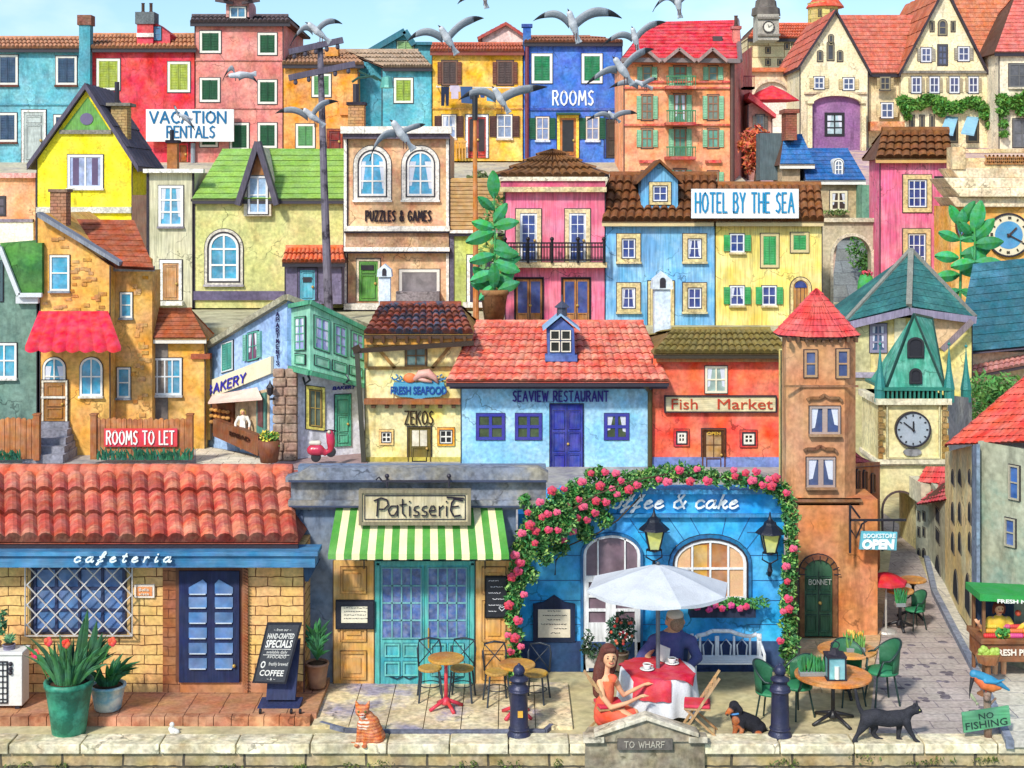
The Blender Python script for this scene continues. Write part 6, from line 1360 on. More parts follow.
# turquoise double door with small panes
TQ='#3fa8b4'
m=MB(); m.rc(375,560,476,684,D,.05,0); m.rc(377,562,380,684,D,.09,0); m.rc(471,562,474,684,D,.09,0); m.rc(377,560,474,564,D,.09,0); dfr=obj('door_frame',m,M('#4fb4ac','wood'),h)
for (a,b) in((381,424),(427,469)):
    m=MB(); m.rc(a,564,b,683,D,.075,-.05); dd_=obj('door',m,M(TQ,'wood',two='#5fc0b8',tsc=2),h)
    obj('pane',MB().rc(a+2,567,b-3,636,D,.085,-.07),M('#4a68a8','glass',sc=6,va=.5),dd_)
    m=MB(); 
    for i in range(1,4): x=a+2+(b-a-5)*i/4; m.rc(x-.7,567,x+.7,636,D,.1,-.08)
    for i in range(1,4): y=567+69*i/4; m.rc(a+2,y-.7,b-3,y+.7,D,.1,-.08)
    m.ring(olp(a+2,567,b-3,636,0,1),olp(a+2,567,b-3,636),D,.105,-.07); obj('glazing_bar',m,M('#6fb0b4','wood'),dd_)
    for (yy,y2) in((642,655),(660,674)):
        for xx in(a+4,(a+b)/2+1): m=MB(); m.ring(olp(xx,yy,xx+15,y2),olp(xx,yy,xx+15,y2,0,-1.5),D,.11,-.07); m.ring(olp(xx,yy,xx+15,y2,0,.6),olp(xx,yy,xx+15,y2),D,.08,-.07,1); obj('raised_panel',m,[M('#5fc0bc','wood'),M('#1f5a70','paint')],dd_)
    m=MB(); m.tube([P(a+8,676,D-.1),P(a+16,679,D-.1),P(a+22,676,D-.1),P(a+28,679,D-.1),P(a+36,676,D-.1)],.012,5); obj('scroll',m,M('#1f3a50','metal'),dd_)
obj('handle',MB().tube([P(428.5,628,D-.12),P(428.5,648,D-.12)],.015,6),M('#c8a24a','metal'),dfr)
trim(h,D,375,683,476,687,'#4a5a78',.12,'threshold')
# sign
t=thing('shop_sign','framed cream Patisserie sign hanging from an iron rail above the awning','sign',P(418,517,D-.6)); f0=.55
m=MB(); m.rc(364,485,470,516,D,f0,-.45); obj('board',m,M('#d9cba4','wood',two='#c9b88a'),t); m=MB(); m.ring(olp(363,484,471,517,0,.8),olp(363,484,471,517,0,-2.5),D,f0+.04,-.45); m.ring(olp(368,489,466,512,0,.5),olp(368,489,466,512,0,-.2),D,f0+.02,-.5,1); obj('sign_frame',m,[M('#8a7f64','wood'),ink()],t)
m=MB(); m.bar(P(382,481,D-.5),P(450,481,D-.5),.03); 
for x in(387,449): m.tube([P(x,476,D-.5),P(x,487,D-.5)],.018,6); m.ball(P(x,476,D-.5),.04)
m.tube([P(376,480,D-.5),P(379,477,D-.5),P(382,481,D-.5)],.015,5); m.tube([P(387,478,D-.5),P(387,478,D)],.02,5); m.tube([P(449,478,D-.5),P(449,478,D)],.02,5); obj('rail',m,M('#3a3440','metal'),t)
# hand-drawn style word
m=MB(); fz=f0+.03
def stroke(pts,w_=1.3):
    p=[P(x,y,D)+Vector((0,-fz,0)) for x,y in pts]
    for i_,(a,b) in enumerate(zip(p,p[1:])): k_=Vector((0,-.0015*(i_%5),0)); m.bar(a+k_,b+k_,w_*D/F,.02,up=(0,1,0))
stroke([(380,509),(381,493)],1.6);stroke([(377,494),(384,491),(390,493),(391,498),(387,502),(382,502)])
stroke([(399,499),(394,499),(391,503),(393,508),(397,508),(400,503)],1.2);stroke([(400,498),(400,509)])
stroke([(405,492),(405,506),(408,509)]);stroke([(402,498),(409,497)],1)
stroke([(412,499),(412,509)]);stroke([(412,494),(412,495.4)],1.6)
for x in(416,424): stroke([(x+5,499),(x+1,500),(x,503),(x+5,505),(x+4,508.5),(x-.5,508)],1.1)
stroke([(432,504),(437,503),(436,499),(433,499),(431,504),(433,508),(438,508)],1.1)
stroke([(441,499),(441,509)]);stroke([(441,502),(445,498.5)],1.2)
stroke([(448,499),(448,509)]);stroke([(448,494),(448,495.4)],1.6)
stroke([(464,494),(456,492),(453,496),(452,503),(455,509),(462,508)],1.6);stroke([(453,500),(460,499)],1.1);stroke([(448,490.5),(465,491.5)],1.5)
obj('lettering',m,M('#2a2430','letter'),t)
# awning
aw=thing('striped_awning','green and cream striped awning over the cake shop','awning',P(420,560,D-.5)); m=MB(); m2=MB(); n=23
for i in range(n):
    mm=m if i%2==0 else m2
    xa0=336+(502-336)*i/n;xa1=336+(502-336)*(i+1)/n; xb0=328+(509-328)*i/n;xb1=328+(509-328)*(i+1)/n
    a,b=P(xa0,508,D-.12),P(xa1,508,D-.12); c,e=P(xb1,554,D-.95),P(xb0,554,D-.95); g,g2=P(xb1,559+ (1 if i%2 else .3),D-.96),P(xb0,559+(1 if i%2 else .3),D-.96)
    mm.add([a,b,c,e,g,g2],[(3,2,1,0),(5,4,2,3)])
obj('green_stripes',m,M('#4f9a3c','cloth',two='#6ab04c'),aw); obj('cream_stripes',m2,M('#f2e6b4','cloth'),aw)
m=MB(); m.bar(P(328,555,D-.93),P(509,555,D-.93),.03); 
for x0,x1 in((330,338),(507,500)): m.tube([P(x0,555,D-.93),P(x1,545,D)],.015,5)
for x in(364,485): m.tube([P(x,556,D-.9),P(x,567,D-.3),P(x,569,D)],.014,5)
obj('awning_bar',m,M('#3a3a44','metal'),aw)
# menus
def board(name,label,cat,x0,y0,x1,y1,d,f_,frame,field,lines,lcol,fw=3,wob=.5,top=None):
    t=thing(name,label,cat,P((x0+x1)/2,y1,d-f_)); m=MB(); A=olp(x0,y0,x1,y1) if not top else [(x0,y1),(x1,y1),(x1,y0),(x1-(x1-x0)*.25,y0-2),((x0+x1)/2,y0-top),(x0+(x1-x0)*.25,y0-2),(x0,y0)]
    m.plate(A,d,f_,-f_+.04); obj('board',m,M(frame,'wood'),t); obj('panel',MB().rc(x0+fw,y0+fw,x1-fw,y1-fw,d,f_+.012,-f_),M(field,'paint'),t)
    m=MB(); n=len(lines); 
    for i,(a,b) in enumerate(lines):
        y=y0+fw+(y1-y0-2*fw)*(i+.7)/(n+.4); w_=x1-x0-2*fw; x=x0+fw+w_*a; xe=x0+fw+w_*b
        while x<xe: l=R.uniform(1.2,2.6); yy=R.uniform(-.5,.5); m.bar(P(x,y+yy,d-f_-.016),P(min(x+l,xe),y-yy,d-f_-.016),.008,.012,up=(0,1,0)); x+=l+R.uniform(.2,.9)
    obj('writing',m,M(lcol,'letter'),t); return t
board('menu_display','black framed cream menu on the left ochre panel of the cake shop','menu',336,599,375,628,D-.06,.08,'#1d2030','#1d2030',[],'#3a3440',fw=1)
for _ in(0,):
    t=[o for o in COL.objects if o.name.startswith('menu_display')][-1]; obj('menu_card',MB().rc(342,605,368,621,D-.06,.11,-.08),M('#f2ead0','paint'),t); m=MB()
    for i,y in enumerate((608,611.5,615,618.5)):
        x=344
        while x<366: l=R.uniform(1,2.5); m.bar(P(x,y+R.uniform(-.3,.3),D-.175),P(x+l,y+R.uniform(-.3,.3),D-.175),.006,.01,up=(0,1,0)); x+=l+.7
    obj('writing',m,M('#3a3440','letter'),t)
board('chalk_board','black chalk board with white writing and a heart, right ochre panel','blackboard',485,575,508,617,D-.06,.07,'#14161c','#1c1f28',[(.1,.6),(.2,.8),(.1,.7),(.3,.9),(.1,.8),(.1,.5)],'#e8e8ee',fw=1.5)
t=[o for o in COL.objects if o.name.startswith('chalk_board')][-1]; m=MB(); hp=[P(502,611,D-.15),P(499,608,D-.15),P(500,606.5,D-.15),P(502,607.5,D-.15),P(504,606.5,D-.15),P(505,608,D-.15),P(502,611,D-.15)]
for a,b in zip(hp,hp[1:]): m.bar(a,b,.01,.01,up=(0,1,0))
obj('heart',m,M('#e8e8ee','letter'),t)
# ================================================================ Coffee & cake house
D=26
h=thing('coffee_house','bright blue coffee house with arched windows and a navy plinth','cafe',(PX(650,D),D+1.5,0))
BC=M('#26a4ea','wall',two='#4cc0f2',va=.12)
m=MB(); m.rc(518,514,784,674,D,0,.4); m.rc(560,489,784,514,D,.0,.3); m.box((PX(520,D),D+.4,0),(PX(784,D),D+3,2.7)); obj('wall',m,BC,h)
m=MB(); m.rc(590,488,784,492,D,.2,.3); m.rc(592,513,784,516,D,.12,0); obj('cornice',m,M('#2a8ac4','wood'),h)
lettering(h,'Coffee & cake',598,736,491.5,507.5,D,'#f6fcfe',f=.06,wt=2.0,sp=.7,slant=.22)
m=MB(); m.rc(518,641,784,674,D,.06,0); obj('plinth',m,M('#27406e','wall',two='#34507e'),h)
m=MB() 
for y in(532,555,580,600,624): 
    for (a,b) in((530,583),(638,670),(747,784)): m.rc(a,y,b,y+.8,D,.006,0)
for (x0,y0,x1,y1) in((668,517,684,540),(690,517,700,535),(726,517,722,535),(750,517,738,540),(770,519,746,550),(630,519,648,545),(590,540,583,517)): m.bar(P(x0,y0,D-.0),P(x1,y1,D-.0),.014,.014,up=(0,1,0))
obj('rustication_joint',m,M('#14609a','paint'),h)
# left arched door-window: white
m=MB(); WHT='#eef0f2'
m.ring(olp(583,534,640,670,20,2.5,kb=0),olp(583,534,640,670,20,0,kb=0),D,.1,0,1); m.ring(olp(583,534,640,670,20,0,kb=0),olp(583,534,640,670,20,-3,kb=0),D,.06,0,0)
m.rc(586,575,637,581,D,.07,0); m.rc(608,577,613,670,D,.065,0); m.rc(586,622,608,670,D,.05,0);m.rc(613,626,637,670,D,.05,0)
dfr=obj('french_door',m,[M(WHT,'wood'),M('#1a6aa0','wood')],h)
obj('pane',MB().plate(olp(585,536,638,625,19),D,.02,0),M('#7a6470','glass'),dfr)
m=MB()
for x in(597,624): m.rc(x,538,x+1.6,575,D,.06,0)
for (a,b) in((586,608),(613,637)):
    for y in(594,608): m.rc(a,y,b,y+2.6,D,.06,0)
    m.rc(a,581,a+2.5,670,D,.062,0);m.rc(b-2.5,581,b,670,D,.062,0)
obj('glazing_bar',m,M(WHT,'wood'),dfr)
# right arched window: amber lit
wd=window(h,D,674,539,746,599,4,1,fr='#eceef0',pane='#b8763a',arch=23,fw=3,mull=2,sur='#1a6aa0',sw=2,inkw=.5)
obj('glazing_bar',MB().rc(676,567,745,569,D,.045,0),M('#eceef0','wood'),wd)
m=MB(); m.rc(676,545,690,598,D,.018,0);m.rc(730,548,745,598,D,.018,0); obj('curtain',m,M('#e8b98a','cloth'),wd)
obj('amber_pane',MB().rc(693,545,707,598,D,.017,0),M('#e0a82a','glass'),wd)
t=thing('window_box','dark window box with pink flowers under the arched window','planter',P(715,613,D-.2)); m=MB(); m.rc(688,601,753,613,D,.3,0); obj('trough',m,M('#27304a','wood'),t)
m=MB(); 
for x in range(690,770,5): c=P(x,602+R.uniform(-2,4),D-.3); leaves(m,c.x,c.y,c.z,.1,.1,.09,40,.04)
obj('leaves',m,M('#4f9a44','leaf'),t)
def blossom(mb,c,r,col=1,t=1.): 
    for k in range(2):
        n_=5
        for i in range(n_):
            a=2*PI*i/n_+k*.6+R.random(); rr=r*(1-.35*k); p=c+Vector((math.cos(a)*rr*.5,-.03-.03*k,math.sin(a)*rr*.5)); mb.ball(p,(rr*.5,rr*.22,rr*.45),n=6,m=4,t=t*(.85+.25*R.random()))
    mb.ball(c+Vector((0,-.07,0)),r*.25,n=6,m=4,t=t*.7)
m=MB()
for x,y in((697,607),(709,609),(715,605),(722,608),(731,605),(740,608),(746,606)): blossom(m,P(x,y,D-.38),.07)
obj('flowers',m,M('#e0307c','leaf'),t)
# menu board
t=board('menu_board','navy framed cream menu board with curved top on the blue cafe wall','menu',533,603,575,641,D,.08,'#1f2c4c','#ece0c8',[(.3,.7),(.15,.9),(.3,.7),(.1,.9),(.5,.9),(.4,.7)],'#2a2a34',fw=5,top=9)
# wall lamps
def wall_lamp(label,x,y0,y1,d,k=1.):
    t=thing('wall_lantern','','lantern',P(x,y1,d)); t['label']=label; s_=(y1-y0)/75*26/F*1.0; zb=PZ(y1,d); c=Vector((PX(x,d),d,zb)); H=(y1-y0)*d/F
    m=MB(); m.tube([c+Vector((0,.25,.0)),c+Vector((0,.05,.02*H)),c+Vector((0,0,.1*H)),c+Vector((0,0,.22*H))],[.03,.035,.05,.03],8)
    for s__ in(-1,1): m.tube([c+Vector((0,0,.2*H)),c+Vector((s__*.12*H,0,.27*H)),c+Vector((s__*.11*H,0,.38*H)),c+Vector((s__*.05*H,0,.36*H))],.015,6)
    b=c+Vector((0,0,.38*H)); w0=.1*H;w1=.19*H; n=4
    for i in range(n):
        a=PI/4+i*PI/2; m.tube([b+Vector((math.cos(a)*w0,math.sin(a)*w0,0)),b+Vector((math.cos(a)*w1,math.sin(a)*w1,.3*H))],.014,5)
    m.lathe([(w0*1.1,-.02*H),(w0*1.1,.015*H)],b,4); m.lathe([(w1*1.25,.3*H),(w1*1.1,.33*H),(w1*.55,.42*H),(w1*.5,.46*H),(w1*.2,.5*H),(.02,.56*H),(.01,.62*H)],b,8); obj('lantern_frame',m,M('#1f2434','metal'),t)
    m=MB(); vs=[b+Vector((math.cos(PI/4+i*PI/2)*w_*.93,math.sin(PI/4+i*PI/2)*w_*.93,z_)) for w_,z_ in((w0,.01*H),(w1,.29*H)) for i in range(4)]; m.add(vs,[(0,1,5,4),(1,2,6,5),(2,3,7,6),(3,0,4,7)]); obj('glass',m,M('#e0e070','glass',two='#c9d8a0',va=.1),t); return t
wall_lamp('black wall lantern between the two arched windows of the coffee house',654,508,575,D-.35); wall_lamp('black wall lantern at the right end of the coffee house',770,512,577,D-.35)
# ================================================================ PROPS
def gp(x,y,z=0.): d=(ZC-z)*F/(y-HZ); return Vector((PX(x,d),d,z))
# ----- climbing roses
rv=thing('rose_vine','climbing pink rose arching over the coffee house front','climbing rose',(PX(515,25.6),25.6,0))
path=[(512,690,.55),(512,672,.8),(514,655,.85),(515,636,.9),(513,618,.9),(514,600,1),(516,583,1.1),(520,568,1.2),(524,552,1.5),(532,538,1.8),(543,527,2.1),(555,520,2.2),(568,512,2.2),(582,503,2.1),(596,495,1.9),(610,489,1.7),(624,484,1.5),(638,480,1.2),(652,477,1.1),(667,474,1.2),(682,472,1.1),(698,473,1.0),(713,477,.9),(728,479,.85),(743,480,.85),(757,482,.9),(770,484,1.0),(781,490,1.05),(787,502,1.0),(790,516,.95),(790,530,.85),(792,545,.8),(790,560,.85),(789,575,.9),(787,590,.95),(788,606,1.0),(788,622,1.0),(790,638,1.05),(788,652,.95),(790,668,.6),(560,545,1.1),(545,556,1.0),(585,532,1.1),(605,519,.9),(530,575,.9),(556,500,1.1),(532,512,.8),(575,488,1.0),(590,474,.6),(524,500,.6),(600,472,.7)]
m=MB(); m2=MB()
for (x,y,q) in path:
    dv_=25.0 if x<560 else 25.7; c=P(x,y,dv_); r_=9.5*q*25.55/F; n=int(120*q*q)+50
    leaves(m,c.x,c.y,c.z,r_,.16+.06*q,r_,n,.05,lo=.45,hi=1.3); leaves(m2,c.x,c.y-.1,c.z,r_*1.1,.1,r_*1.1,int(n*.3),.04,lo=.8,hi=1.4)
obj('foliage',m,M('#3f8a3c','leaf'),rv); obj('young_foliage',m2,M('#86b45a','leaf'),rv)
m=MB(); main=[P(x,y,25.05) for x,y,q in path[:20]]; m.tube([gp(516,690)]+main,.014,6); m.tube([P(x,y,25.62) for x,y,q in path[19:40]]+[gp(792,690)],.014,6)
for k in range(14): a=R.choice(path[8:18]); c=P(a[0],a[1],25.6); m.tube([c,c+Vector((R.uniform(-.3,.3),0,R.uniform(-.4,.2)))],.01,5)
m.tube([P(640,497,25.7),P(618,520,25.7),P(598,533,25.7),P(570,545,25.7),P(556,560,25.7),P(555,575,25.7)],.014,5); obj('stem',m,M('#4a3a24','wood'),rv)
bl=[MB() for _ in range(3)]
protos=[]
for k in range(3):
    b=MB(); blossom(b,Vector((0,0,0)),.078); protos.append(b)
fl=[(605,471),(616,473),(552,490),(564,489),(582,481),(591,473),(621,480),(540,501),(528,512),(548,513),(557,512),(566,507),(579,499),(583,506),(596,500),(606,502),(617,494),(530,524),(549,529),(563,522),(577,518),(587,519),(522,533),(536,531),(548,530),(515,554),(535,542),(520,562),(563,539),(512,577),(518,570),(524,594),(509,605),(518,620),(508,634),(515,637),(511,651),(521,646),(680,471),(679,469),(697,469),(690,481),(707,480),(734,470),(745,472),(756,471),(752,480),(735,476),(762,484),(768,478),(771,485),(659,479),(667,481),(775,477),(786,492),(793,548),(787,581),(788,598),(783,611),(789,609),(780,640),(786,566),(600,485),(637,484),(572,531),(542,516),(595,512),(612,488),(629,489),(558,530)]
fp=[]
for k in range(3): fp.append(obj('blossom',protos[k],M(('#e82a72','#ec4a86','#d81f5e')[k],'leaf'),rv))
for i,(x,y) in enumerate(fl):
    o=fp[i%3] if i<3 else fp[i%3].copy()
    if i>=3: COL.objects.link(o); o.parent=rv
    # vertices of the source are stored relative to the vine's base
    o.location=P(x,y,24.75 if x<560 else 25.48)+Vector((0,R.uniform(-.06,.03),0)); o['_s']=1; s_=R.uniform(.8,1.25); o.scale=(s_,)*3
for o in rv.children:
    if o.name.startswith('blossom'):
        o.location=o.location-rv.location
for k in range(3):
    for v in fp[k].data.vertices: v.co+=rv.location
for o in list(rv.children):
    if '_s' in o: del o['_s']
# ----- potted plants on the quay
def pot(t,x,yt,yb,rt,rb,d,col,two=None,rim=True,name='pot',metal=False):
    s=d/F; zb=PZ(yb,d); H=(yb-yt)*s; m=MB(); pr=[(rb*s*.9,0),(rb*s,.02),(rb*s+(rt-rb)*s*.5,H*.5),(rt*s,H*.9)]+([(rt*s*1.06,H*.91),(rt*s*1.06,H),(rt*s*.92,H),(rt*s*.9,H*.9)] if rim else [(rt*s,H)]); m.lathe(pr,(PX(x,d),d,zb),20)
    m.lathe([(rt*s*.88,0),(rt*s*.5,.03)],(PX(x,d),d,zb+H*.93),12,1); return obj(name,m,[M(col,'paint',two=two,tsc=3) if two else M(col,'paint'),M('#4a3424','ground')],t,True)
t=thing('potted_plant','big green glazed pot of tall dark leaves with red flowers at lower left','plant',P(69,733,23.0))
pot(t,69,680,737,23,16,22.95,'#136a52','#3fa888')
m=MB(); c=P(69,682,22.95)
for i in range(84):
    a=R.uniform(0,2*PI); b=c+Vector((math.cos(a)*.2,math.sin(a)*.2,0)); sp_=R.uniform(.05,.55); tip=b+Vector((math.cos(a)*sp_+R.uniform(-.1,.1),math.sin(a)*sp_*.6,R.uniform(.35,.72))); blade(m,b,tip,R.uniform(.045,.075),R.uniform(.4,1.4),bend=.15)
for (x,y,tx,ty,w_) in((80,670,88,608,.14),(90,668,97,620,.13),(76,676,84,618,.12),(95,665,112,640,.12),(90,672,103,632,.12)): blade(m,P(x,y,22.95),P(tx,ty,22.9),w_,R.uniform(.4,.8),bend=.05)
obj('leaves',m,M('#3f7a4a','leaf'),t)
for (x,y) in((35,654),(48,642),(66,644),(112,642)):
    b=MB(); 
    for k in range(5): a=k*1.257; b.ball(P(x,y,22.8)+Vector((math.cos(a)*.035,-.02*k%.04,math.sin(a)*.035)),(.04,.025,.045),n=8,m=5)
    o=obj('flower',b,M('#e8321f','leaf'),t); m=MB(); m.tube([P(x,y,22.85),P(x+(69-x)*.4,680,22.95)],.01,5); obj('flower_stem',m,M('#4f8a3c','leaf'),o)
t=thing('potted_plant','smaller pale blue glazed pot of strappy leaves beside the big green pot','plant',P(108,708,23.6))
pot(t,108,684,709,17,13,23.6,'#7ab8cc','#e0e8dc'); m=MB(); c=P(108,686,23.6)
for i in range(44):
    a=R.uniform(0,2*PI); b=c+Vector((math.cos(a)*.12,math.sin(a)*.12,0)); sp_=R.uniform(.1,.45); blade(m,b,b+Vector((math.cos(a)*sp_,math.sin(a)*sp_*.7,R.uniform(.2,.45))),.07,R.uniform(.4,1.3),bend=.3)
obj('leaves',m,M('#2f7a44','leaf'),t)
t=thing('potted_plant','bushy green plant in a terracotta pot left of the cake shop','plant',P(316,686,24.7))
pot(t,317,662,687,11.5,8.5,24.6,'#a8795c','#8a6450'); m=MB(); c=P(317,660,24.6)
for i in range(90):
    a=R.uniform(0,2*PI); b=c+Vector((0,0,R.uniform(0,.35))); sp_=R.uniform(.05,.28); blade(m,b,b+Vector((math.cos(a)*sp_,math.sin(a)*sp_*.7,R.uniform(.12,.4))),.06,R.uniform(.4,1.25),bend=.1)
obj('leaves',m,M('#3f8a54','leaf'),t)
# white stove and succulent at the left edge
t=thing('stove','small white stove with black knobs and a wire grille at the left edge','stove',P(0,708,23.7)); d=23.6; m=MB(); m.rc(-30,654,22,706,d,0,.35); m.rc(-31,652,23,655,d,.03,.38); m.rc(-28,706,-22,710,d,-.03,.08,1); m.rc(14,706,19,710,d,-.03,.08,1); obj('body',m,[M('#eceae4','paint'),ink()],t,bev=.01)
m=MB(); m.ring(olp(-24,662,7,702,0,1),olp(-24,662,7,702),d,.03); 
for i in range(6): m.rc(-24+i*5.3,662,-23.2+i*5.3,702,d,.02,0)
for i in range(7): m.rc(-24,664+i*5.8,7,664.7+i*5.8,d,.022,0)
obj('grille',m,M('#2a2a30','metal'),t)
for y in(664,669,673): obj('knob',MB().ball(P(10.5,y,d-.02),.035),ink(),t,True)
t=thing('potted_succulent','spiky succulent in a grey pot standing on the white stove','plant',P(9,652,23.8)); pot(t,9,644,653,6,5,23.75,'#6a6478','#8a84a0'); m=MB(); c=P(9,645,23.75)
for i in range(40): a=R.uniform(0,6.28); q=R.uniform(.02,.14); blade(m,c,c+Vector((math.cos(a)*q,math.sin(a)*q,R.uniform(.08,.2))),.035,R.uniform(.6,1.2))
obj('leaves',m,M('#5f9a6a','leaf'),t)
t=thing('potted_plant','leafy green houseplant cut off by the left edge behind the stove','plant',P(-3,652,23.85)); pot(t,-6,642,653,7,5,23.85,'#a8795c'); m=MB(); leaves(m,*P(-3,626,23.85),.16,.14,.22,60,.08); leaves(m,*P(1,614,23.85),.1,.1,.1,24,.07); obj('leaves',m,M('#5f9a6a','leaf'),t)
# door pot by the coffee house
t=thing('potted_plant','dark bush with small red flowers by the white coffee house door','plant',P(620,668,25.2)); pot(t,621,652,670,8,6,25.1,'#7a6a5c'); m=MB(); leaves(m,*P(621,631,25.1),.27,.22,.33,420,.05); m.tube([P(621,655,25.1),P(621,640,25.1)],.03,6); obj('foliage',m,M('#3f6a50','leaf'),t); m=MB(); 
for i in range(16): m.ball(P(621+R.uniform(-12,12),631+R.uniform(-14,13),24.85),.028,n=6,m=4)
obj('berries',m,M('#d8502c','leaf'),t)
t=thing('planter','low tray of straggling dark plants left of the coffee house door','planter',P(592,668,25.2)); m=MB(); m.rc(586,655,612,668,25.2,0,.3); obj('trough',m,M('#d8d4cc','wall'),t); m=MB(); leaves(m,*P(596,650,25.1),.3,.15,.14,130,.05); leaves(m,*P(588,640,25.1),.1,.1,.2,50,.045); obj('leaves',m,M('#3f5a3c','leaf'),t)
# ----- bollards
t=thing('bollard','navy iron bollard with ball top and yellow tag, left of the seated woman','bollard',(0,0,0),'iron bollards on the quay')
m=MB(); m.lathe([(.19,0),(.19,.04),(.165,.09),(.15,.12),(.14,.5),(.135,.72),(.16,.75),(.16,.79),(.12,.82),(.11,.88),(.15,.9),(.15,.93),(.09,.96),(.07,.98)],(0,0,0),20); m.ball((0,0,1.05),.095,n=16,m=10); m.ball((0,0,1.14),.03); 
for z in(.12,.72): m.lathe([(.16,z),(.17,z+.02),(.16,z+.04)],(0,0,0),20)
obj('post',m,M('#2f3354','metal',va=.3),t,True); tg=obj('tag',MB().box((-.02,-.16,.36),(.06,-.135,.46)),M('#e8b02a','paint'),t)
bol=t; bol.location=gp(519,737); W[bol.name]=Matrix.Identity(4)
b2=dup(bol,gp(780,737),0,'navy iron bollard with ball top between the sitting dog and the orange tables')
for c in list(b2.children):
    if c.name.startswith('tag'): bpy.data.objects.remove(c)
# ----- A-board
t=thing('sandwich_board','tilted black chalk board of HAND CRAFTED SPECIALS and COFFEE on a wheeled navy stand','sign',gp(279,712,.15)); d=23.75
m=MB(); m.prism([P(266,700,d),P(295,700,d),P(300,640,d+.2),P(270,640,d+.2)],(0,.1,0)); m.prism([P(257,708,d-.1),P(299,708,d-.1),P(303,697,d+.15),P(262,697,d+.15)],(0,0,-.06)); m.prism([P(256,713,d-.12),P(300,713,d-.12),P(299,708,d-.1),P(257,708,d-.1)],(0,.1,0)); obj('stand',m,M('#27325a','wood'),t)
for x,y in((259,712),(290,711),(299,705)): m=MB(); m.lathe([(.035,0),(.045,.01),(.035,.04)],(0,0,0),12); m.v=[Vector((v.z,v.x,v.y))+gp(x,714,.15)+Vector((0,0,.045)) for v in m.v]; obj('wheel',m,M('#1a1a24','paint'),t)
A_=[(252,683),(286,684),(302,623),(267,623)]
def bq(u,v): 
    a=Vector((A_[0][0],A_[0][1])).lerp(Vector(A_[1]),u); b=Vector(A_[3]).lerp(Vector(A_[2]),u); c=a.lerp(b,v); return P(c.x,c.y,d-.12+.12*v)
m=MB(); m.prism([bq(0,0),bq(1,0),bq(1,1),bq(0,1)],(0,.05,0)); b_=obj('board',m,M('#20222e','wood'),t)
m=MB(); m.prism([bq(.06,.03)+Vector((0,-.004,0)),bq(.94,.03)+Vector((0,-.004,0)),bq(.94,.97)+Vector((0,-.004,0)),bq(.06,.97)+Vector((0,-.004,0))],(0,.01,0)); obj('slate',m,M('#33363f','paint'),b_)
def btxt(s,u0,u1,v,h,bold=.0):
    cu=bpy.data.curves.new('t','FONT'); cu.body=s; cu.size=1; cu.offset=bold; cu.resolution_u=2; to=bpy.data.objects.new('tmp',cu); me=bpy.data.meshes.new_from_object(to); vs=[x.co.copy() for x in me.vertices]; fs=[tuple(p.vertices) for p in me.polygons]; bpy.data.objects.remove(to)
    a=min(x.x for x in vs);b=max(x.x for x in vs); q=MB(); q.add([bq(u0+(x.x-a)/(b-a)*(u1-u0),v+x.y/.7*h)+Vector((0,-.012,0)) for x in vs],fs); obj('lettering',q,M('#e8e6e0','letter'),b_)
btxt('~ from our ~',.25,.75,.87,.045);btxt('HAND-CRAFTED',.12,.88,.745,.085,.02);btxt('SPECIALS',.12,.88,.60,.12,.03);btxt('available daily',.2,.8,.50,.05);btxt('AVOCADO',.25,.8,.42,.05);btxt('O',.12,.26,.26,.11,.03);btxt('freshly brewed',.35,.9,.30,.06);btxt('COFFEE',.15,.85,.13,.095,.02);btxt('~ & ~',.4,.65,.06,.04)
q=MB(); 
for v in(.57,.475): q.bar(bq(.12,v)+Vector((0,-.012,0)),bq(.88,v)+Vector((0,-.012,0)),.008)
obj('ruled_line',q,M('#e8e6e0','letter'),b_)
# ----- bistro set of the cake shop
def bistro_table(label,loc,r,h,top,leg,group,feet=3,fr=.3):
    t=thing('bistro_table',label,'table',(0,0,0),group); m=MB(); m.lathe([(r*.96,h-.045),(r,h-.035),(r,h-.008),(r*.97,h)],(0,0,0),28); obj('table_top',m,M(top,'wood',two='#b8722c'),t,label=None)
    m=MB(); m.tube([(0,0,.1),(0,0,h-.04)],[.035,.028],10); m.lathe([(.07,0),(.09,.03),(.04,.12)],(0,0,h*.09),12); m.lathe([(.03,0),(.12,.1)],(0,0,h-.15),12)
    for i in range(feet): a=2*PI*i/feet+.5; m.tube([(0,0,.16),(math.cos(a)*fr*.6,math.sin(a)*fr*.6,.08),(math.cos(a)*fr,math.sin(a)*fr,.02)],[.035,.03,.03],8); 
    obj('pedestal',m,M(leg,'metal',met=0),t,True); t.location=loc; return t
GB='bistro furniture outside the cake shop'
bt=bistro_table('round wooden bistro table with red iron leg before the turquoise doors',gp(446,709,.06),.3,.86,'#d09a3a','#d8283a',GB,4)
bt2=dup(bt,gp(517,716,.06),.4,'second red-legged bistro table, half hidden by the bollard and roses')
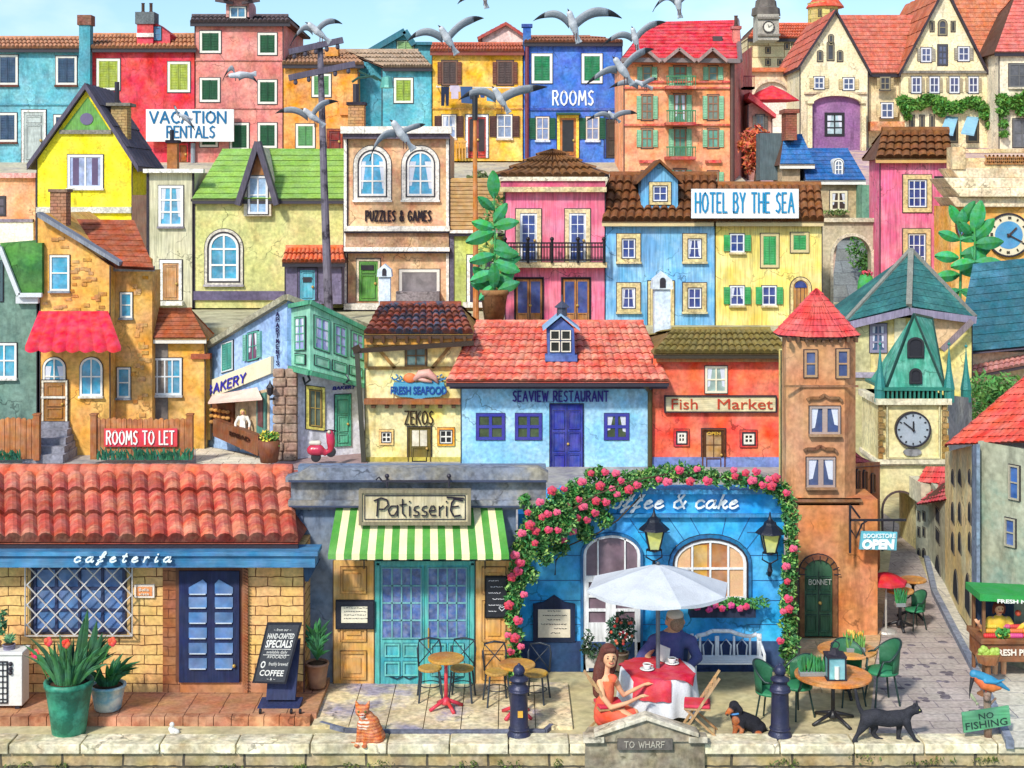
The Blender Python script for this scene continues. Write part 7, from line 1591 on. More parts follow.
def bar_chair(label,loc,rz):
    t=thing('bistro_chair',label,'chair',(0,0,0),GB); m=MB(); m.lathe([(.19,.50),(.2,.51),(.2,.535),(.18,.545)],(0,0,0),20); obj('seat',m,M('#c99a3a','wood'),t)
    for sx in(-1,1):
        for sy in(-1,1): m=MB(); m.tube([(sx*.15,sy*.15,.5),(sx*.2,sy*.2,0)],.017,8); obj('leg',m,M('#3a4450','metal'),t)
    m=MB(); m.tube([(-.18,.17,.5),(-.2,.22,.8),(-.17,.24,.93),(0,.25,.96),(.17,.24,.93),(.2,.22,.8),(.18,.17,.5)],.017,8); m.tube([(-.18,.18,.54),(.17,.24,.92)],.01,6); m.tube([(.18,.18,.54),(-.17,.24,.92)],.01,6)
    m.tube([(.18*math.cos(k*PI/8),.18*math.sin(k*PI/8),.25) for k in range(17)],.009,6); obj('backrest',m,M('#2f3844','metal'),t,True); t.location=loc; t.rotation_euler=(0,0,rz); return t
bc=bar_chair('black bentwood-style metal chair left of the first bistro table',gp(430,699,.06),0); bc.rotation_euler[2]=rad(190)
bc.rotation_euler[2]=.12
dup(bc,gp(462,699,.06),-.12,'black metal chair with crossed back right of the first bistro table')
dup(bc,gp(497,703,.06),.2,'black metal chair half hidden by the rose vine foot')
dup(bc,gp(536,704,0),-.3,'black metal chair with yellow seat just right of the left bollard')
# ----- coffee table under the parasol
tc_=Vector((PX(658,23.85),23.85,0))
t=thing('cafe_table','round cafe table hidden under the white cloth','table',tc_); m=MB(); m.lathe([(.58,.70),(.6,.71),(.6,.738)],tc_,32); obj('table_top',m,M('#b98a5a','wood'),t); m=MB(); m.tube([tc_,tc_+Vector((0,0,.7))],.04,8); m.lathe([(.28,0),(.26,.04),(.05,.08)],tc_,16); obj('pedestal',m,M('#3a4450','metal'),t)
m=MB(); n=72; prof=[(.0,.745),(.4,.745),(.6,.744),(.625,.72),(.64,.5),(.66,.25),(.67,.12)]; vs=[];fs=[]
for j,(r_,z) in enumerate(prof):
    for k in range(n):
        a=2*PI*k/n; wv=(max(0,.74-z)/.6)*.045*math.sin(a*13+.6*math.sin(a*3)); zz=z+(.03*math.sin(a*4+1) if j==6 else 0); vs.append(tc_+Vector(((r_+wv)*math.cos(a),(r_+wv)*math.sin(a),zz)))
for j in range(len(prof)-1):
    for k in range(n): k2=(k+1)%n; fs.append((j*n+k,j*n+k2,(j+1)*n+k2,(j+1)*n+k))
m.add(vs,fs); obj('tablecloth',m,M('#e9edf2','cloth'),None,True,label='long white tablecloth draped over the round cafe table',cat='tablecloth')
# red square overlay: draped grid
m=MB(); N_=26; vs=[];fs=[]; an=rad(12)
for i in range(N_+1):
    for j in range(N_+1):
        u=-.34+1.02*(i/N_)-.17; v=-.62+1.25*(j/N_); x=u*1.05*math.cos(an)-v*math.sin(an)-.03; y=u*math.sin(an)+v*math.cos(an); r_=math.hypot(x,y)
        if r_<=.63: p=Vector((x,y,.752))
        else:
            k=.66/r_; dz=(r_-.63); a=math.atan2(y,x); p=Vector((x*k,y*k,.752-dz*1.0))+Vector((math.cos(a),math.sin(a),0))*.012*math.sin(a*16)
        if r_>.63: p.z=max(p.z,.752-.30)
        vs.append(tc_+p)
# front flap hangs down
for i in range(N_):
    for j in range(N_): q=i*(N_+1)+j; fs.append((q,q+N_+1,q+N_+2,q+1))
m.add(vs,fs)
fl_=[]; vs=[];a0,a1=rad(228),rad(283)
for k in range(21):
    a=a0+(a1-a0)*k/20
    for (r_,z) in((.64,.755),(.665,.72),(.675,.56),(.685,.42+.012*math.sin(k*.9))): 
        w2=.014*math.sin(a*16)*(.755-z)*4; vs.append(tc_+Vector(((r_+w2)*math.cos(a),(r_+w2)*math.sin(a),z)))
fs=[(4*k+q,4*k+4+q,4*k+5+q,4*k+1+q) for k in range(20) for q in range(3)]; m.add(vs,fs)
obj('table_runner',m,M('#d8203a','cloth',two='#e84a5a',tsc=3),None,True,label='red cloth laid across the white tablecloth',cat='tablecloth')
def cup(label,x,y):
    p=gp(x,y,.757); t=thing('coffee_cup',label,'cup',p,'coffee cups on the red cloth'); m=MB(); m.lathe([(.03,0),(.085,.006),(.12,.022),(.118,.026),(.03,.012)],p,20); obj('saucer',m,M('#f2f2f0','paint',ro=.3),t,True)
    m=MB(); m.lathe([(.03,.015),(.05,.03),(.068,.075),(.072,.105),(.066,.105),(.06,.07)],p,18); obj('cup',m,M('#f6f6f4','paint',ro=.3),t,True); m=MB(); m.lathe([(.062,.088),(.03,.09)],p,16); obj('coffee',m,M('#4a2a18','paint'),t); m=MB(); m.tube([p+Vector((.068,0,.09)),p+Vector((.1,0,.085)),p+Vector((.1,0,.05)),p+Vector((.06,0,.045))],.009,6); obj('handle',m,M('#f6f6f4','paint'),t,True)
cup('white coffee cup on the left of the red cloth, nearest the woman',647,670); cup('white coffee cup right of the parasol pole',672,664)
# parasol
t=thing('parasol','big white market parasol on a grey pole over the cafe table','parasol',tc_+Vector((0,0,.75))); pc=tc_; m=MB(); m.tube([pc,pc+Vector((0,0,2.4))],.035,10); m.lathe([(.06,0),(.06,.06)],pc+Vector((0,0,2.0)),10); obj('pole',m,M('#7a8088','metal'),t)
zr=2.1;zt=2.46; m=MB(); n=8; Rr=73*23.85/F; seg=6; vs=[];fs=[]; 
for j in range(7):
    u=j/6
    for k in range(n*seg):
        a=2*PI*k/(n*seg)+.2; sect=(k%seg)/seg; sag=-.05*math.sin(PI*sect)*u; r_=Rr*u*(math.cos(PI/n)/math.cos(((a-.2)%(2*PI/n))-PI/n)) ; z=zt-(zt-zr)*(u**1.15)+sag*.5
        vs.append(pc+Vector((r_*math.cos(a),r_*math.sin(a),z)))
K=n*seg
for j in range(6):
    for k in range(K): k2=(k+1)%K; fs.append((j*K+k,(j+1)*K+k,(j+1)*K+k2,j*K+k2))
b_=len(vs); 
for k in range(K): a=2*PI*k/K+.2; v=vs[6*K+k]; vs.append(v+Vector((0,0,-.04-.02*abs(math.sin(PI*(k%seg)/seg)))))
for k in range(K): k2=(k+1)%K; fs.append((6*K+k,b_+k,b_+k2,6*K+k2))
m.add(vs,fs); obj('canopy',m,M('#d2d6dc','cloth'),t,False)
m=MB()
for i in range(n): a=2*PI*i/n+.2; m.tube([pc+Vector((0,0,zt-.03)),pc+Vector((Rr*.98*math.cos(a),Rr*.98*math.sin(a),zr-.02))],.012,5); m.tube([pc+Vector((0,0,zr-.1)),pc+Vector((Rr*.5*math.cos(a),Rr*.5*math.sin(a),(zt+zr)/2-.03))],.01,5)
m.ball(pc+Vector((0,0,zt+.02)),.035); obj('ribs',m,M('#5a5e66','metal'),t)
# folding chairs
def folding_chair(label,loc,rz):
    """faces +x"""
    t=thing('folding_chair',label,'chair',(0,0,0),'wooden folding chairs with red cushions'); m=MB(); m.box((-.2,-.2,.42),(.22,.2,.445)); obj('seat',m,M('#c9a06a','wood'),t)
    m=MB(); m.box((-.19,-.2,.446),(.22,.2,.50)); obj('cushion',m,M('#dc2f48','cloth'),t,bev=.02)
    for s_ in(-.2,.2):
        m=MB(); m.bar((.27,s_,0),(-.34,s_,.95),.04,.025,up=(0,1,0)); obj('back_leg',m,M('#c39a68','wood'),t); m=MB(); m.bar((-.3,s_*.88,0),(.2,s_*.88,.43),.035,.022,up=(0,1,0)); obj('leg',m,M('#b98f5e','wood'),t)
    for z in(.63,.73,.83): m=MB(); x=.27-(.61/.95)*z; m.bar((x,-.2,z),(x,.2,z),.03,.055,up=(1,0,0)); obj('back_slat',m,M('#c9a06a','wood'),t)
    m=MB(); m.bar((.2,-.2,.11),(.2,.2,.11),.022); m.bar((-.26,-.18,.04),(-.26,.18,.04),.022); obj('stretcher',m,M('#b98f5e','wood'),t); t.location=loc; t.rotation_euler=(0,0,rz); return t
fc=folding_chair('wooden folding chair on which the woman in coral sits',Vector((PX(608,22.98),22.98,0)),rad(12))
dup(fc,Vector((PX(698,22.98),22.98,0)),rad(172),'empty wooden folding chair with red cushion facing the table from the right')
# white bench
t=thing('garden_bench','white ornate garden bench against the blue cafe wall','bench',Vector((PX(728,25.3),25.3,0))); d=25.4
m=MB()
for i in range(4): y_=d-.42+i*.12; m.box((PX(690,d),y_,.44),(PX(762,d),y_+.09,.465))
obj('seat',m,M('#e9ecee','paint'),t)
m=MB(); A=[(690,645),(697,636),(706,634),(712,631),(722,631),(730,631),(738,634),(746,636),(752,636),(757,634),(760,640)]
for a,b in zip(A,A[1:]): m.tube([P(*a,d),P(*b,d)],.035,8)
for x in(692,700,716,718,734,750,758): m.tube([P(x,636,d),P(x,658,d)],.022,6)
for x in(708,726,742): m.tube([P(x-4,657,d),P(x-5,645,d),P(x,639,d),P(x+5,645,d),P(x+4,657,d)],.014,6)
m.bar(P(689,657,d),P(760,657,d),.05); obj('backrest',m,M('#eef0f2','paint'),t,True)
for x in(692,760):
    m=MB(); m.tube([P(x,634,d),P(x,672,d)],.03,8); m.tube([P(x,672,d),Vector((PX(x,d),d,0))],.028,8); obj('leg',m,M('#e9ecee','paint'),t); m=MB(); m.tube([Vector((PX(x,d),d-.45,0)),Vector((PX(x,d),d-.45,.62)),Vector((PX(x,d),d-.2,.68)),Vector((PX(x,d),d,.7))],.026,8); obj('armrest',m,M('#e9ecee','paint'),t)
# green armchairs and orange tables
GO='tables and green chairs beside the street'
def armchair(label,loc,rz,s=1.):
    """back towards +y"""
    t=thing('cafe_armchair',label,'chair',(0,0,0),GO); m=MB(); m.lathe([(.2,.43),(.23,.44),(.23,.47),(.2,.485)],(0,0,0),20); obj('seat',m,M('#2f8a5c','paint'),t,True)
    for a in(45,135,225,315): m=MB(); c=math.cos(rad(a));s_=math.sin(rad(a)); m.tube([(c*.17,s_*.17,.45),(c*.26,s_*.26,0)],.014,8); obj('leg',m,M('#27403c','metal'),t)
    m=MB(); P_=[( .26*math.cos(rad(a)),.26*math.sin(rad(a)),.66+ .22*max(0,math.sin(rad(a)))) for a in range(-20,201,10)]; m.tube([(.2,-.15,.45)]+P_+[(-.2,-.15,.45)],.016,8)
    obj('arm_hoop',m,M('#27403c','metal'),t,True)
    vs=[];fs=[]; 
    for a in range(15,166,10):
        for z in(.47,.6,.72,.66+.22*math.sin(rad(a))): q=.23+.03*((z-.47)/.4); vs.append((q*math.cos(rad(a)),q*math.sin(rad(a)),z))
    n=len(vs)//4
    for i in range(n-1):
        for j in range(3): fs.append((4*i+j,4*i+4+j,4*i+5+j,4*i+1+j))
    m=MB(); m.add(vs,fs); o=obj('backrest',m,M('#2a6e4c','paint'),t,True); sd_=o.modifiers.new('solid','SOLIDIFY'); sd_.thickness=.015; t.location=loc; t.rotation_euler=(0,0,rz); t.scale=(s,)*3; return t
ta=bistro_table('large orange-topped table at the front right with lantern and grass tray',gp(833,722),.62,.78,'#e08a34','#26262c',GO,4,.42)
tb=bistro_table('orange-topped table behind the front one, carrying a tray of tulips',gp(847,694),.5,.78,'#e09a44','#26262c',GO,3,.35)
tf=bistro_table('far round orange table in the street beside the red parasol',gp(900,629),.27,.78,'#e09a3a','#26262c',GO,3,.32); tg_=dup(tf,gp(913,617),.5,'farthest small table up the street behind the far orange one')
ac=armchair('dark green cafe armchair right of the orange tables, open to the left',gp(882,703),rad(-80),1.2)
dup(ac,gp(849,703),rad(10),'green armchair between the two orange tables',1.15); dup(ac,gp(771,722),rad(60),'green chair half hidden behind the right bollard',1.1); dup(ac,gp(797,716),rad(-60),'green chair just right of the right bollard',1.1)
dup(ac,gp(915,629),rad(-70),'small green chair at the far table in the street',.85)
def tray(label,x,y,w,z,tul=False):
    p=gp(x,y,z); t=thing('plant_tray',label,'planter',p); m=MB(); m.box(p+Vector((-w/2,-.09,0)),p+Vector((w/2,.09,.07))); obj('tray',m,M('#9aa0a0','metal'),t,bev=.008); m=MB()
    for i in range(60): b=p+Vector((R.uniform(-w/2,w/2)*.9,R.uniform(-.07,.07),.06)); blade(m,b,b+Vector((R.uniform(-.07,.07),R.uniform(-.04,.04),R.uniform(.15,.3))),.035,R.uniform(.6,1.3),bend=.05)
    obj('leaves',m,M('#2f8a4a' if not tul else '#6aa84a','leaf'),t)
    if tul:
        m=MB(); 
        for i in range(14): m.ball(p+Vector((R.uniform(-w/2,w/2),R.uniform(-.06,.06),R.uniform(.25,.34))),(.02,.02,.035),n=6,m=5)
        obj('flowers',m,M('#f0c030','leaf'),t)
tray('metal tray of short green blades at the left of the front orange table',812,675,.42,.78); tray('tray of yellow tulips on the rear orange table',855,651,.32,.78,True)
q=gp(899,607,.82); tray('tiny tray of green plants on the far street table',900,606,.18,.78)
t=thing('lantern','square glass lantern with black frame and ring handle on the front orange table','lantern',gp(835,678,.78)); p=gp(835,678,.78); w_=.14;hh_=.36; m=MB()
for sx in(-1,1):
    for sy in(-1,1): m.box(p+Vector((sx*w_-.012,sy*w_-.012,0)),p+Vector((sx*w_+.012,sy*w_+.012,hh_)))
m.box(p+Vector((-w_-.02,-w_-.02,0)),p+Vector((w_+.02,w_+.02,.02))); m.box(p+Vector((-w_-.02,-w_-.02,hh_)),p+Vector((w_+.02,w_+.02,hh_+.03))); m.lathe([(.12,hh_+.03),(.07,hh_+.08),(.05,hh_+.12)],p,4); m.tube([p+Vector((.07*math.cos(a*PI/8),0,hh_+.17+.06*math.sin(a*PI/8))) for a in range(17)],.01,6); obj('lantern_frame',m,ink(),t)
m=MB(); m.box(p+Vector((-w_+.01,-w_+.01,.02)),p+Vector((w_-.01,w_-.01,hh_))); obj('glass',m,M('#7fc4cc','glass'),t); m=MB(); m.lathe([(.04,.0),(.04,.2)],p+Vector((0,-w_-.0,.03)),10); obj('candle',m,M('#e9f0e6','paint'),t)
t=thing('parasol','red parasol on a thin white pole over the far street table','parasol',gp(886,632)); p=gp(886,632); zt=PZ(572,p.y); zr=zt-.17; m=MB(); m.tube([p,p+Vector((0,0,zt))],.022,8); m.lathe([(.22,0),(.2,.04),(.04,.07)],p,14); obj('pole',m,M('#c9c4bc','metal'),t); m=MB(); rr=21*p.y/F
m.lathe([(rr,zr-.05),(rr,zr),(rr*.5,(zt+zr)/2+.03),(.02,zt)],p,8); obj('canopy',m,M('#d8202c','cloth'),t)
# ----- greengrocer stall
d=25.2; t=thing('market_stall','greengrocer stall with green canopy and trays of produce at the right edge','stall',P(1020,668,d))
m=MB(); m.rc(982,641,1090,662,d,.0,.7); m.rc(980,638,1090,643,d,.06,.75); obj('counter',m,M('#9a5f34','wood',horiz=1,two='#7a4626'),t)
for x in(984,1050): obj('post',MB().rc(x,594,x+2.5,690,d,-.05,.12).rc(x,594,x+2.5,690,d,-.6,.68),M('#8a5a34','wood'),t)
m=MB(); m.prism([P(980,601,d-.2),P(1090,605,d-.2),P(1090,599,d-.2),P(980,594,d-.2)],(0,.8,.0)); obj('canopy',m,M('#2f9a4a','cloth'),t); text(t,'FRESH MARKET',997,1050,602.5,3.5,d-.2,'#f0f4ea',f=.02,bold=.02,rot=.03)
text(t,'FRESH PICKED',994,1046,655,6,d,'#f2e8da',f=.02,bold=.02)
m=MB(); m.rc(986,598,1090,638,d,-.75,.8); obj('back_panel',m,M('#2f4464','wood'),t)
cols=['#d83a2c','#f0a030','#e8d040','#6ab04c','#d84a8a','#e8762c']
for i in range(4):
    x0=984+i*13; m=MB(); m.prism([P(x0,641,d),P(x0+12,641,d),P(x0+12,627,d+.4),P(x0,627,d+.4)],(0,0,-.05)); tr=obj('tray',m,M('#b07a44','wood'),t)
    for r_ in range(3):
        m=MB()
        for k in range(6): m.ball(P(x0+1.6+k*1.9,638-r_*4.6,d+.02+r_*.13)+Vector((0,0,.04)),.045,n=8,m=6)
        obj('produce',m,M(cols[(i*2+r_)%6],'paint'),tr,True)
m=MB(); leaves(m,*P(1003,634,d-.05),.12,.08,.1,60,.05); obj('greens',m,M('#4f9a3c','leaf'),t)
t=thing('fruit_crate','hexagonal wooden crate of green apples in front of the stall','crate',P(987,665,24.6)); d=24.7; m=MB(); m.lathe([(.17,0),(.22,.15)],P(988,663,d+.1),6); obj('crate',m,M('#a86a3c','wood'),t); m=MB()
for i in range(22): m.ball(P(R.uniform(979,997),R.uniform(650,658),d+.1)+Vector((0,0,R.uniform(0,.06))),.055,n=8,m=6)
obj('apples',m,M('#a8c850','paint'),t,True); m=MB(); b=P(988,664,d+.05); m.tube([b,Vector((b.x,b.y,0))],.05,8); m.lathe([(.2,0),(.05,.1)],Vector((b.x,b.y,0)),10); obj('stand',m,M('#8a5a34','wood'),t)
# ----- NO FISHING post and kingfisher
d=22.72; t=thing('sign_post','knotty branch post carrying the tilted green NO FISHING board','sign',P(988,738,d)); m=MB(); m.tube([P(988,741,d),P(988,720,d),P(987,700,d),P(988,687,d)],[.06,.06,.055,.07],10); m.tube([P(988,706,d),P(996,698,d)],[.03,.015],6); m.tube([P(986,699,d-.05),P(988,698,d-.1)],[.045,.045],12); obj('post',m,M('#8a6a5a','wood',two='#b09a84'),t,True)
m=MB(); m.prism([P(964,733,d-.1),P(1011,725,d-.1),P(1009,706,d-.1),P(962,713,d-.1)],(0,.04,0)); b_=obj('board',m,M('#5fae7c','wood',horiz=1,two='#4a9068'),t)
def rtext(s,p0,wpx,hpx,rot,par,dd,col):
    cu=bpy.data.curves.new('t','FONT'); cu.body=s; cu.size=1; cu.resolution_u=2; cu.offset=.01; to=bpy.data.objects.new('tmp',cu); me=bpy.data.meshes.new_from_object(to); vs=[x.co.copy() for x in me.vertices]; fs=[tuple(p.vertices) for p in me.polygons]; bpy.data.objects.remove(to)
    a=min(x.x for x in vs);b=max(x.x for x in vs); q=MB(); o=P(*p0,dd); c,s_=math.cos(rot),math.sin(rot); k=dd/F
    q.add([o+Vector((((x.x-a)/(b-a)*wpx*c-x.y/.7*hpx*s_)*k,-.008,((x.x-a)/(b-a)*wpx*s_+x.y/.7*hpx*c)*k)) for x in vs],fs); return obj('lettering',q,M(col,'letter'),par)
rtext('NO',(979,719.5),15,6,rad(8),b_,d-.1,'#26403a'); rtext('FISHING',(966,730),42,7,rad(8),b_,d-.1,'#26403a')
# ----- scooter
t=thing('scooter','small crimson scooter parked outside the bakery','scooter',P(322,461,40.2)); d=40.2; s_=d/F
for (x,y) in((316,457),(331,452)): m=MB(); m.lathe([(.09,-.05),(.14,-.04),(.14,.04),(.09,.05)],(0,0,0),16); c=P(x,y,d); m.v=[Vector((v.x,v.z,v.y))+c for v in m.v]; obj('wheel',m,M('#26262c','paint'),t)
m=MB(); m.caps([P(312,450,d),P(319,450,d),P(325,452,d)],[.15,.16,.07]); m.caps([P(325,454,d),P(331,450,d),P(331,442,d),P(330,434,d)],[.06,.08,.13,.12]); obj('body',m,M('#c8284a','paint',ro=.25),t,vox=.035)
m=MB(); m.caps([P(311,443,d),P(319,443,d)],[.07,.08]); obj('saddle',m,M('#d8d0c0','paint'),t,vox=.03); m=MB(); m.tube([P(324,431,d-.1),P(330,430,d),P(336,431,d+.1)],.025,6); m.tube([P(330,430,d),P(331,455,d)],.03,6); obj('handlebar',m,ink(),t); obj('headlight',MB().ball(P(329,432,d-.1),.05),M('#e8e0c0','glass'),t,True)
# ================================================================ SEAGULLS
def gull(label,b,lt,rt,d,le=None,re=None,bl=15,hd=(0,-1),tip='#2a2a30',legs=True):
    """b body centre, lt/rt wing tips, le/re elbows (all pixels)"""
    s=d/F; t=thing('seagull',label,'seagull',P(b[0],b[1],d),'seagulls over the town'); up=Vector((0,0,1)); c=P(b[0],b[1],d)
    hv=Vector((hd[0],-.35,-hd[1])).normalized(); L_=bl*s; m=MB()
    hp_=c+hv*L_*.52+Vector((0,0,0)); tl=c-hv*L_*.75
    m.caps([hp_,c+hv*L_*.25,c,c-hv*L_*.35,tl],[L_*.15,L_*.17,L_*.22,L_*.16,L_*.05]); 
    # tail fan
    side=hv.cross(Vector((0,1,0))).normalized(); m.prism([c-hv*L_*.4+side*L_*.06,c-hv*L_*.4-side*L_*.06,c-hv*L_*.95-side*L_*.2,c-hv*L_*.95+side*L_*.2],(0,L_*.06,0))
    obj('body',m,M('#d4d6da','paint',va=.2),t,vox=max(.012,L_*.05))
    q=MB(); q.tube([hp_+hv*L_*.08,hp_+hv*L_*.30+Vector((0,-.05*L_,-.08*L_))],[L_*.06,L_*.01],6); obj('beak',q,M('#5a3a30','paint'),t)
    for wt,we in((lt,le),(rt,re)):
        sg=1 if wt[0]>b[0] else -1
        if we is None: we=((b[0]*.5+wt[0]*.5),min(b[1],wt[1])-abs(wt[0]-b[0])*.16)
        S0=c+hv*L_*.18+Vector((sg*L_*.08,0,0)); E=P(we[0],we[1],d)+Vector((0,-.1,0)); T=P(wt[0],wt[1],d)+Vector((0,.12,0)); ln=(E-S0).length+(T-E).length; vs=[];fs=[];n=14
        ch0=ln*.19
        for i in range(n+1):
            u=i/n; p=S0*(1-u)**2+(E*2-S0*.5-T*.5)*2*u*(1-u)+T*u*u; chd=ch0*(1-.25*u)*(1-max(0,(u-.55)/.45)**1.8) +.004
            cv=Vector((sg*.12,.55,-1)).normalized()*chd
            for w_ in(0,.33,.66,1): vs.append(p+cv*w_+Vector((0,-.12*chd*math.sin(PI*w_),0)))
        fs=[];
        for i in range(n):
            for j in range(3): fs.append((4*i+j,4*i+4+j,4*i+5+j,4*i+1+j))
        m=MB(); nf=int(n*.74)*3; m.add(vs,fs[:nf],0); 
        k=len(m.v); m.add(vs,fs[nf:],1)
        o=obj('wing',m,[M('#9aa0a8','paint',va=.25),M(tip,'paint')],t,True); sd_=o.modifiers.new('solid','SOLIDIFY'); sd_.thickness=.015*d/25
    if legs:
        m=MB(); 
        for s__ in(-1,1): a=c-hv*L_*.3+Vector((s__*L_*.06,-.02,0)); m.tube([a,a+Vector((0,-.02,-L_*.45))],.008*d/25,5)
        obj('legs',m,M('#5a3028','paint'),t)
    return t
gull('seagull with arched wings just left of the utility pole top',(317,31),(289,45),(341,23),27,hd=(-.7,-.6),bl=19)
gull('seagull gliding across the orange house below the pole crossarms',(312,116),(274,113),(337,101),26,le=(292,107),re=(323,101),hd=(-.6,-.5),bl=18)
gull('seagull over the cornice of the puzzle shop',(401,133),(369,161),(424,124),24,le=(380,136),re=(415,124),hd=(-.5,-.7),bl=24)
gull('large seagull above the yellow house roof, wings raised',(447,38),(406,41),(483,17),22,le=(424,29),re=(465,19),hd=(-.5,-.8),bl=21)
gull('seagull passing in front of the lamp post and washing line',(500,98),(458,100),(547,86),24,le=(478,88),re=(522,86),hd=(-.5,-.8),bl=20)
gull('widest winged seagull standing on the roof of the blue ROOMS house',(573,24),(533,20),(622,17),22,le=(553,11),re=(597,8),hd=(-.35,-1),bl=22)
gull('seagull at the left slope of the bright red roof',(635,38),(602,45),(666,21),24,le=(618,33),re=(649,23),hd=(-.3,-1),bl=17)
gull('seagull diving between the blue house and the hotel, wings wide',(622,69),(585,85),(654,48),23,le=(602,70),re=(637,51),hd=(-.6,-.8),bl=22)
gull('small seagull below another, over the left hotel dormer',(642,84),(609,88),(657,78),27,le=(624,80),re=(650,78),hd=(-.8,-.3),bl=14)
gull('small seagull above the right lower window of the blue house',(613,116),(586,121),(637,113),30,le=(600,112),re=(625,110),hd=(-.5,-.4),bl=12)
gull('seagull cut off by the top edge right of the centre',(678,2),(653,11),(700,-14),24,le=(664,-4),re=(690,-10),hd=(-.2,-1),bl=18)
gull('seagull wing and feet at the top edge above the yellow house',(484,-6),(457,3),(510,-20),24,le=(468,-6),re=(498,-16),hd=(-.2,-1),bl=16)
gull('seagull flying right across the salmon house',(240,75),(221,80),(256,83),26,le=(232,66),re=(250,74),hd=(-.9,.1),bl=18,legs=False)
gull('small dark-winged seagull over the word VACATION',(183,116),(172,105),(193,130),26,le=(177,108),re=(189,119),hd=(-.8,-.3),bl=11,legs=False)
# ================================================================ ANIMALS
def animal(name,label,loc): return thing(name,label,'dog' if 'dog' in name else name.split('_')[-1] if 'cat' in name else 'bird',loc)
# black cat walking right along the coping
d=22.55; t=thing('cat','black cat walking to the right along the quay coping','cat',Vector((PX(886,d),d,.035)))
q=lambda x,y,o=0: P(x,y,d)+Vector((0,o,0))
m=MB(); m.caps([q(868,718),q(876,717),q(888,719),q(898,718),q(905,716)],[.125,.13,.125,.125,.105],n=14)
m.caps([q(905,715),q(911,711),q(915,709)],[.085,.075,.07]); m.ball(q(915.5,709.5),(.085,.075,.075)); m.ball(q(920.5,711),(.03,.035,.03))
m.caps([q(864,716),q(859,707),q(857,699),q(855.5,690)],[.045,.035,.03,.026])
m.caps([q(866,720,-.03),q(861,727,-.05),q(857,733,-.05),q(853,740,-.05),q(856,741.5,-.06)],[.105,.065,.036,.032,.033])
m.caps([q(870,721,.08),q(876,729,.08),q(874,735,.08),q(880,741,.08),q(883,741.5,.07)],[.1,.06,.036,.032,.033])
m.caps([q(901,720,.06),q(900,731,.06),q(899,740,.06),q(902,741.5,.05)],[.075,.042,.03,.033])
m.caps([q(905,720,-.06),q(909,730,-.06),q(914,738,-.06),q(918,741.5,-.06)],[.075,.042,.03,.033])
for x,o in((913,-.04),(917,.04)): m.tube([q(x,706,o),q(x+.5,700,o)],[.035,.004],6)
obj('body',m,M('#35353c','fur',va=.3),t,vox=.012)
for x,o in((918.6,-.055),): obj('eye',MB().ball(q(x,709,o),.012),M('#c8c860','glass'),t,True)
# ginger cat sitting, looking out
d=22.6; t=thing('cat','ginger tabby cat sitting on the quay coping, looking at the viewer','cat',Vector((PX(369,d),d,.035))); q=lambda x,y,o=0: P(x,y,d)+Vector((0,o,0))
m=MB(); m.caps([q(371,733),q(370,725),q(367,718)],[.2,.165,.12],n=14); m.ball(q(373,736,.02),(.2,.2,.13)); m.ball(q(377,737,-.06),(.12,.14,.1)); m.caps([q(365,718),q(363,713)],[.09,.09]); m.ball(q(362.5,710,-.04),(.115,.1,.1)); m.ball(q(363,713,-.13),(.05,.04,.035))
m.caps([q(362,722,-.08),q(360,732,-.12),q(359,740,-.14)],[.07,.045,.038]); m.caps([q(368,723,-.1),q(367,733,-.15),q(366.5,740,-.17)],[.07,.045,.038]); m.ball(q(358,741.0,-.18),(.045,.06,.03)); m.ball(q(366,741.5,-.2),(.045,.06,.03))
m.caps([q(377,742,.05),q(368,742.5,-.1),q(359,742,-.17),q(353,740,-.14)],[.05,.045,.042,.03])
for x in(356.5,369): m.tube([q(x+(363-x)*.25,706,-.03),q(x-(.8 if x<360 else -.8),699.5,-.03)],[.048,.008],6)
o_=Vector((PX(369,d),d,.035)); sp=lambda v,r_,c: (v.x-o_.x,v.y-o_.y,v.z-o_.z,r_,c)
obj('body',m,M('#e07e38','fur',bands=(7,'#c4602a'),bdir='Z',bdist=3,spots=(sp(q(363,714.5,-.14),.065,'#f2e2d0'),sp(q(364,720,-.16),.1,'#f0d8c0'),sp(q(359,741,-.15),.06,'#f0d8c0'))),t,vox=.012)
for x in(359.5,366): obj('eye',MB().ball(q(x,709,-.125),(.018,.012,.02)),M('#6a7a30','glass'),t,True)
obj('nose',MB().ball(q(363,711.8,-.165),(.014,.01,.01)),M('#b0504a','paint'),t,True)
# dachshund
d=23.05; t=thing('dog','black and tan dachshund with a blue collar sitting on the quay','dog',Vector((PX(745,d),d,0))); q=lambda x,y,o=0: P(x,y,d)+Vector((0,o,0))
m=MB(); m.caps([q(736,715),q(740,718),q(747,721),q(754,724)],[.1,.125,.13,.13],n=14); m.ball(q(757,727),(.15,.14,.11)); m.caps([q(736,714),q(734,707)],[.085,.085]); m.ball(q(734,704.8,-.02),(.085,.085,.075)); m.caps([q(732,706.5,-.06),q(726,711,-.12)],[.06,.036]); 
m.caps([q(735,719,-.06),q(735,727,-.07),q(734,731,-.08)],[.07,.045,.038]); m.caps([q(741,720,-.1),q(741,727,-.11),q(740,731.5,-.12)],[.06,.04,.036]); m.ball(q(733,732,-.12),(.045,.06,.028)); m.ball(q(739,732.3,-.16),(.045,.06,.028)); m.ball(q(756,731,-.12),(.09,.06,.03)); m.caps([q(760,729),q(765,730),q(769,731)],[.04,.022,.012])
m.caps([q(737,704,-.07),q(739.5,708,-.09),q(739.5,712,-.08)],[.035,.045,.03])
o_=Vector((PX(745,d),d,0))
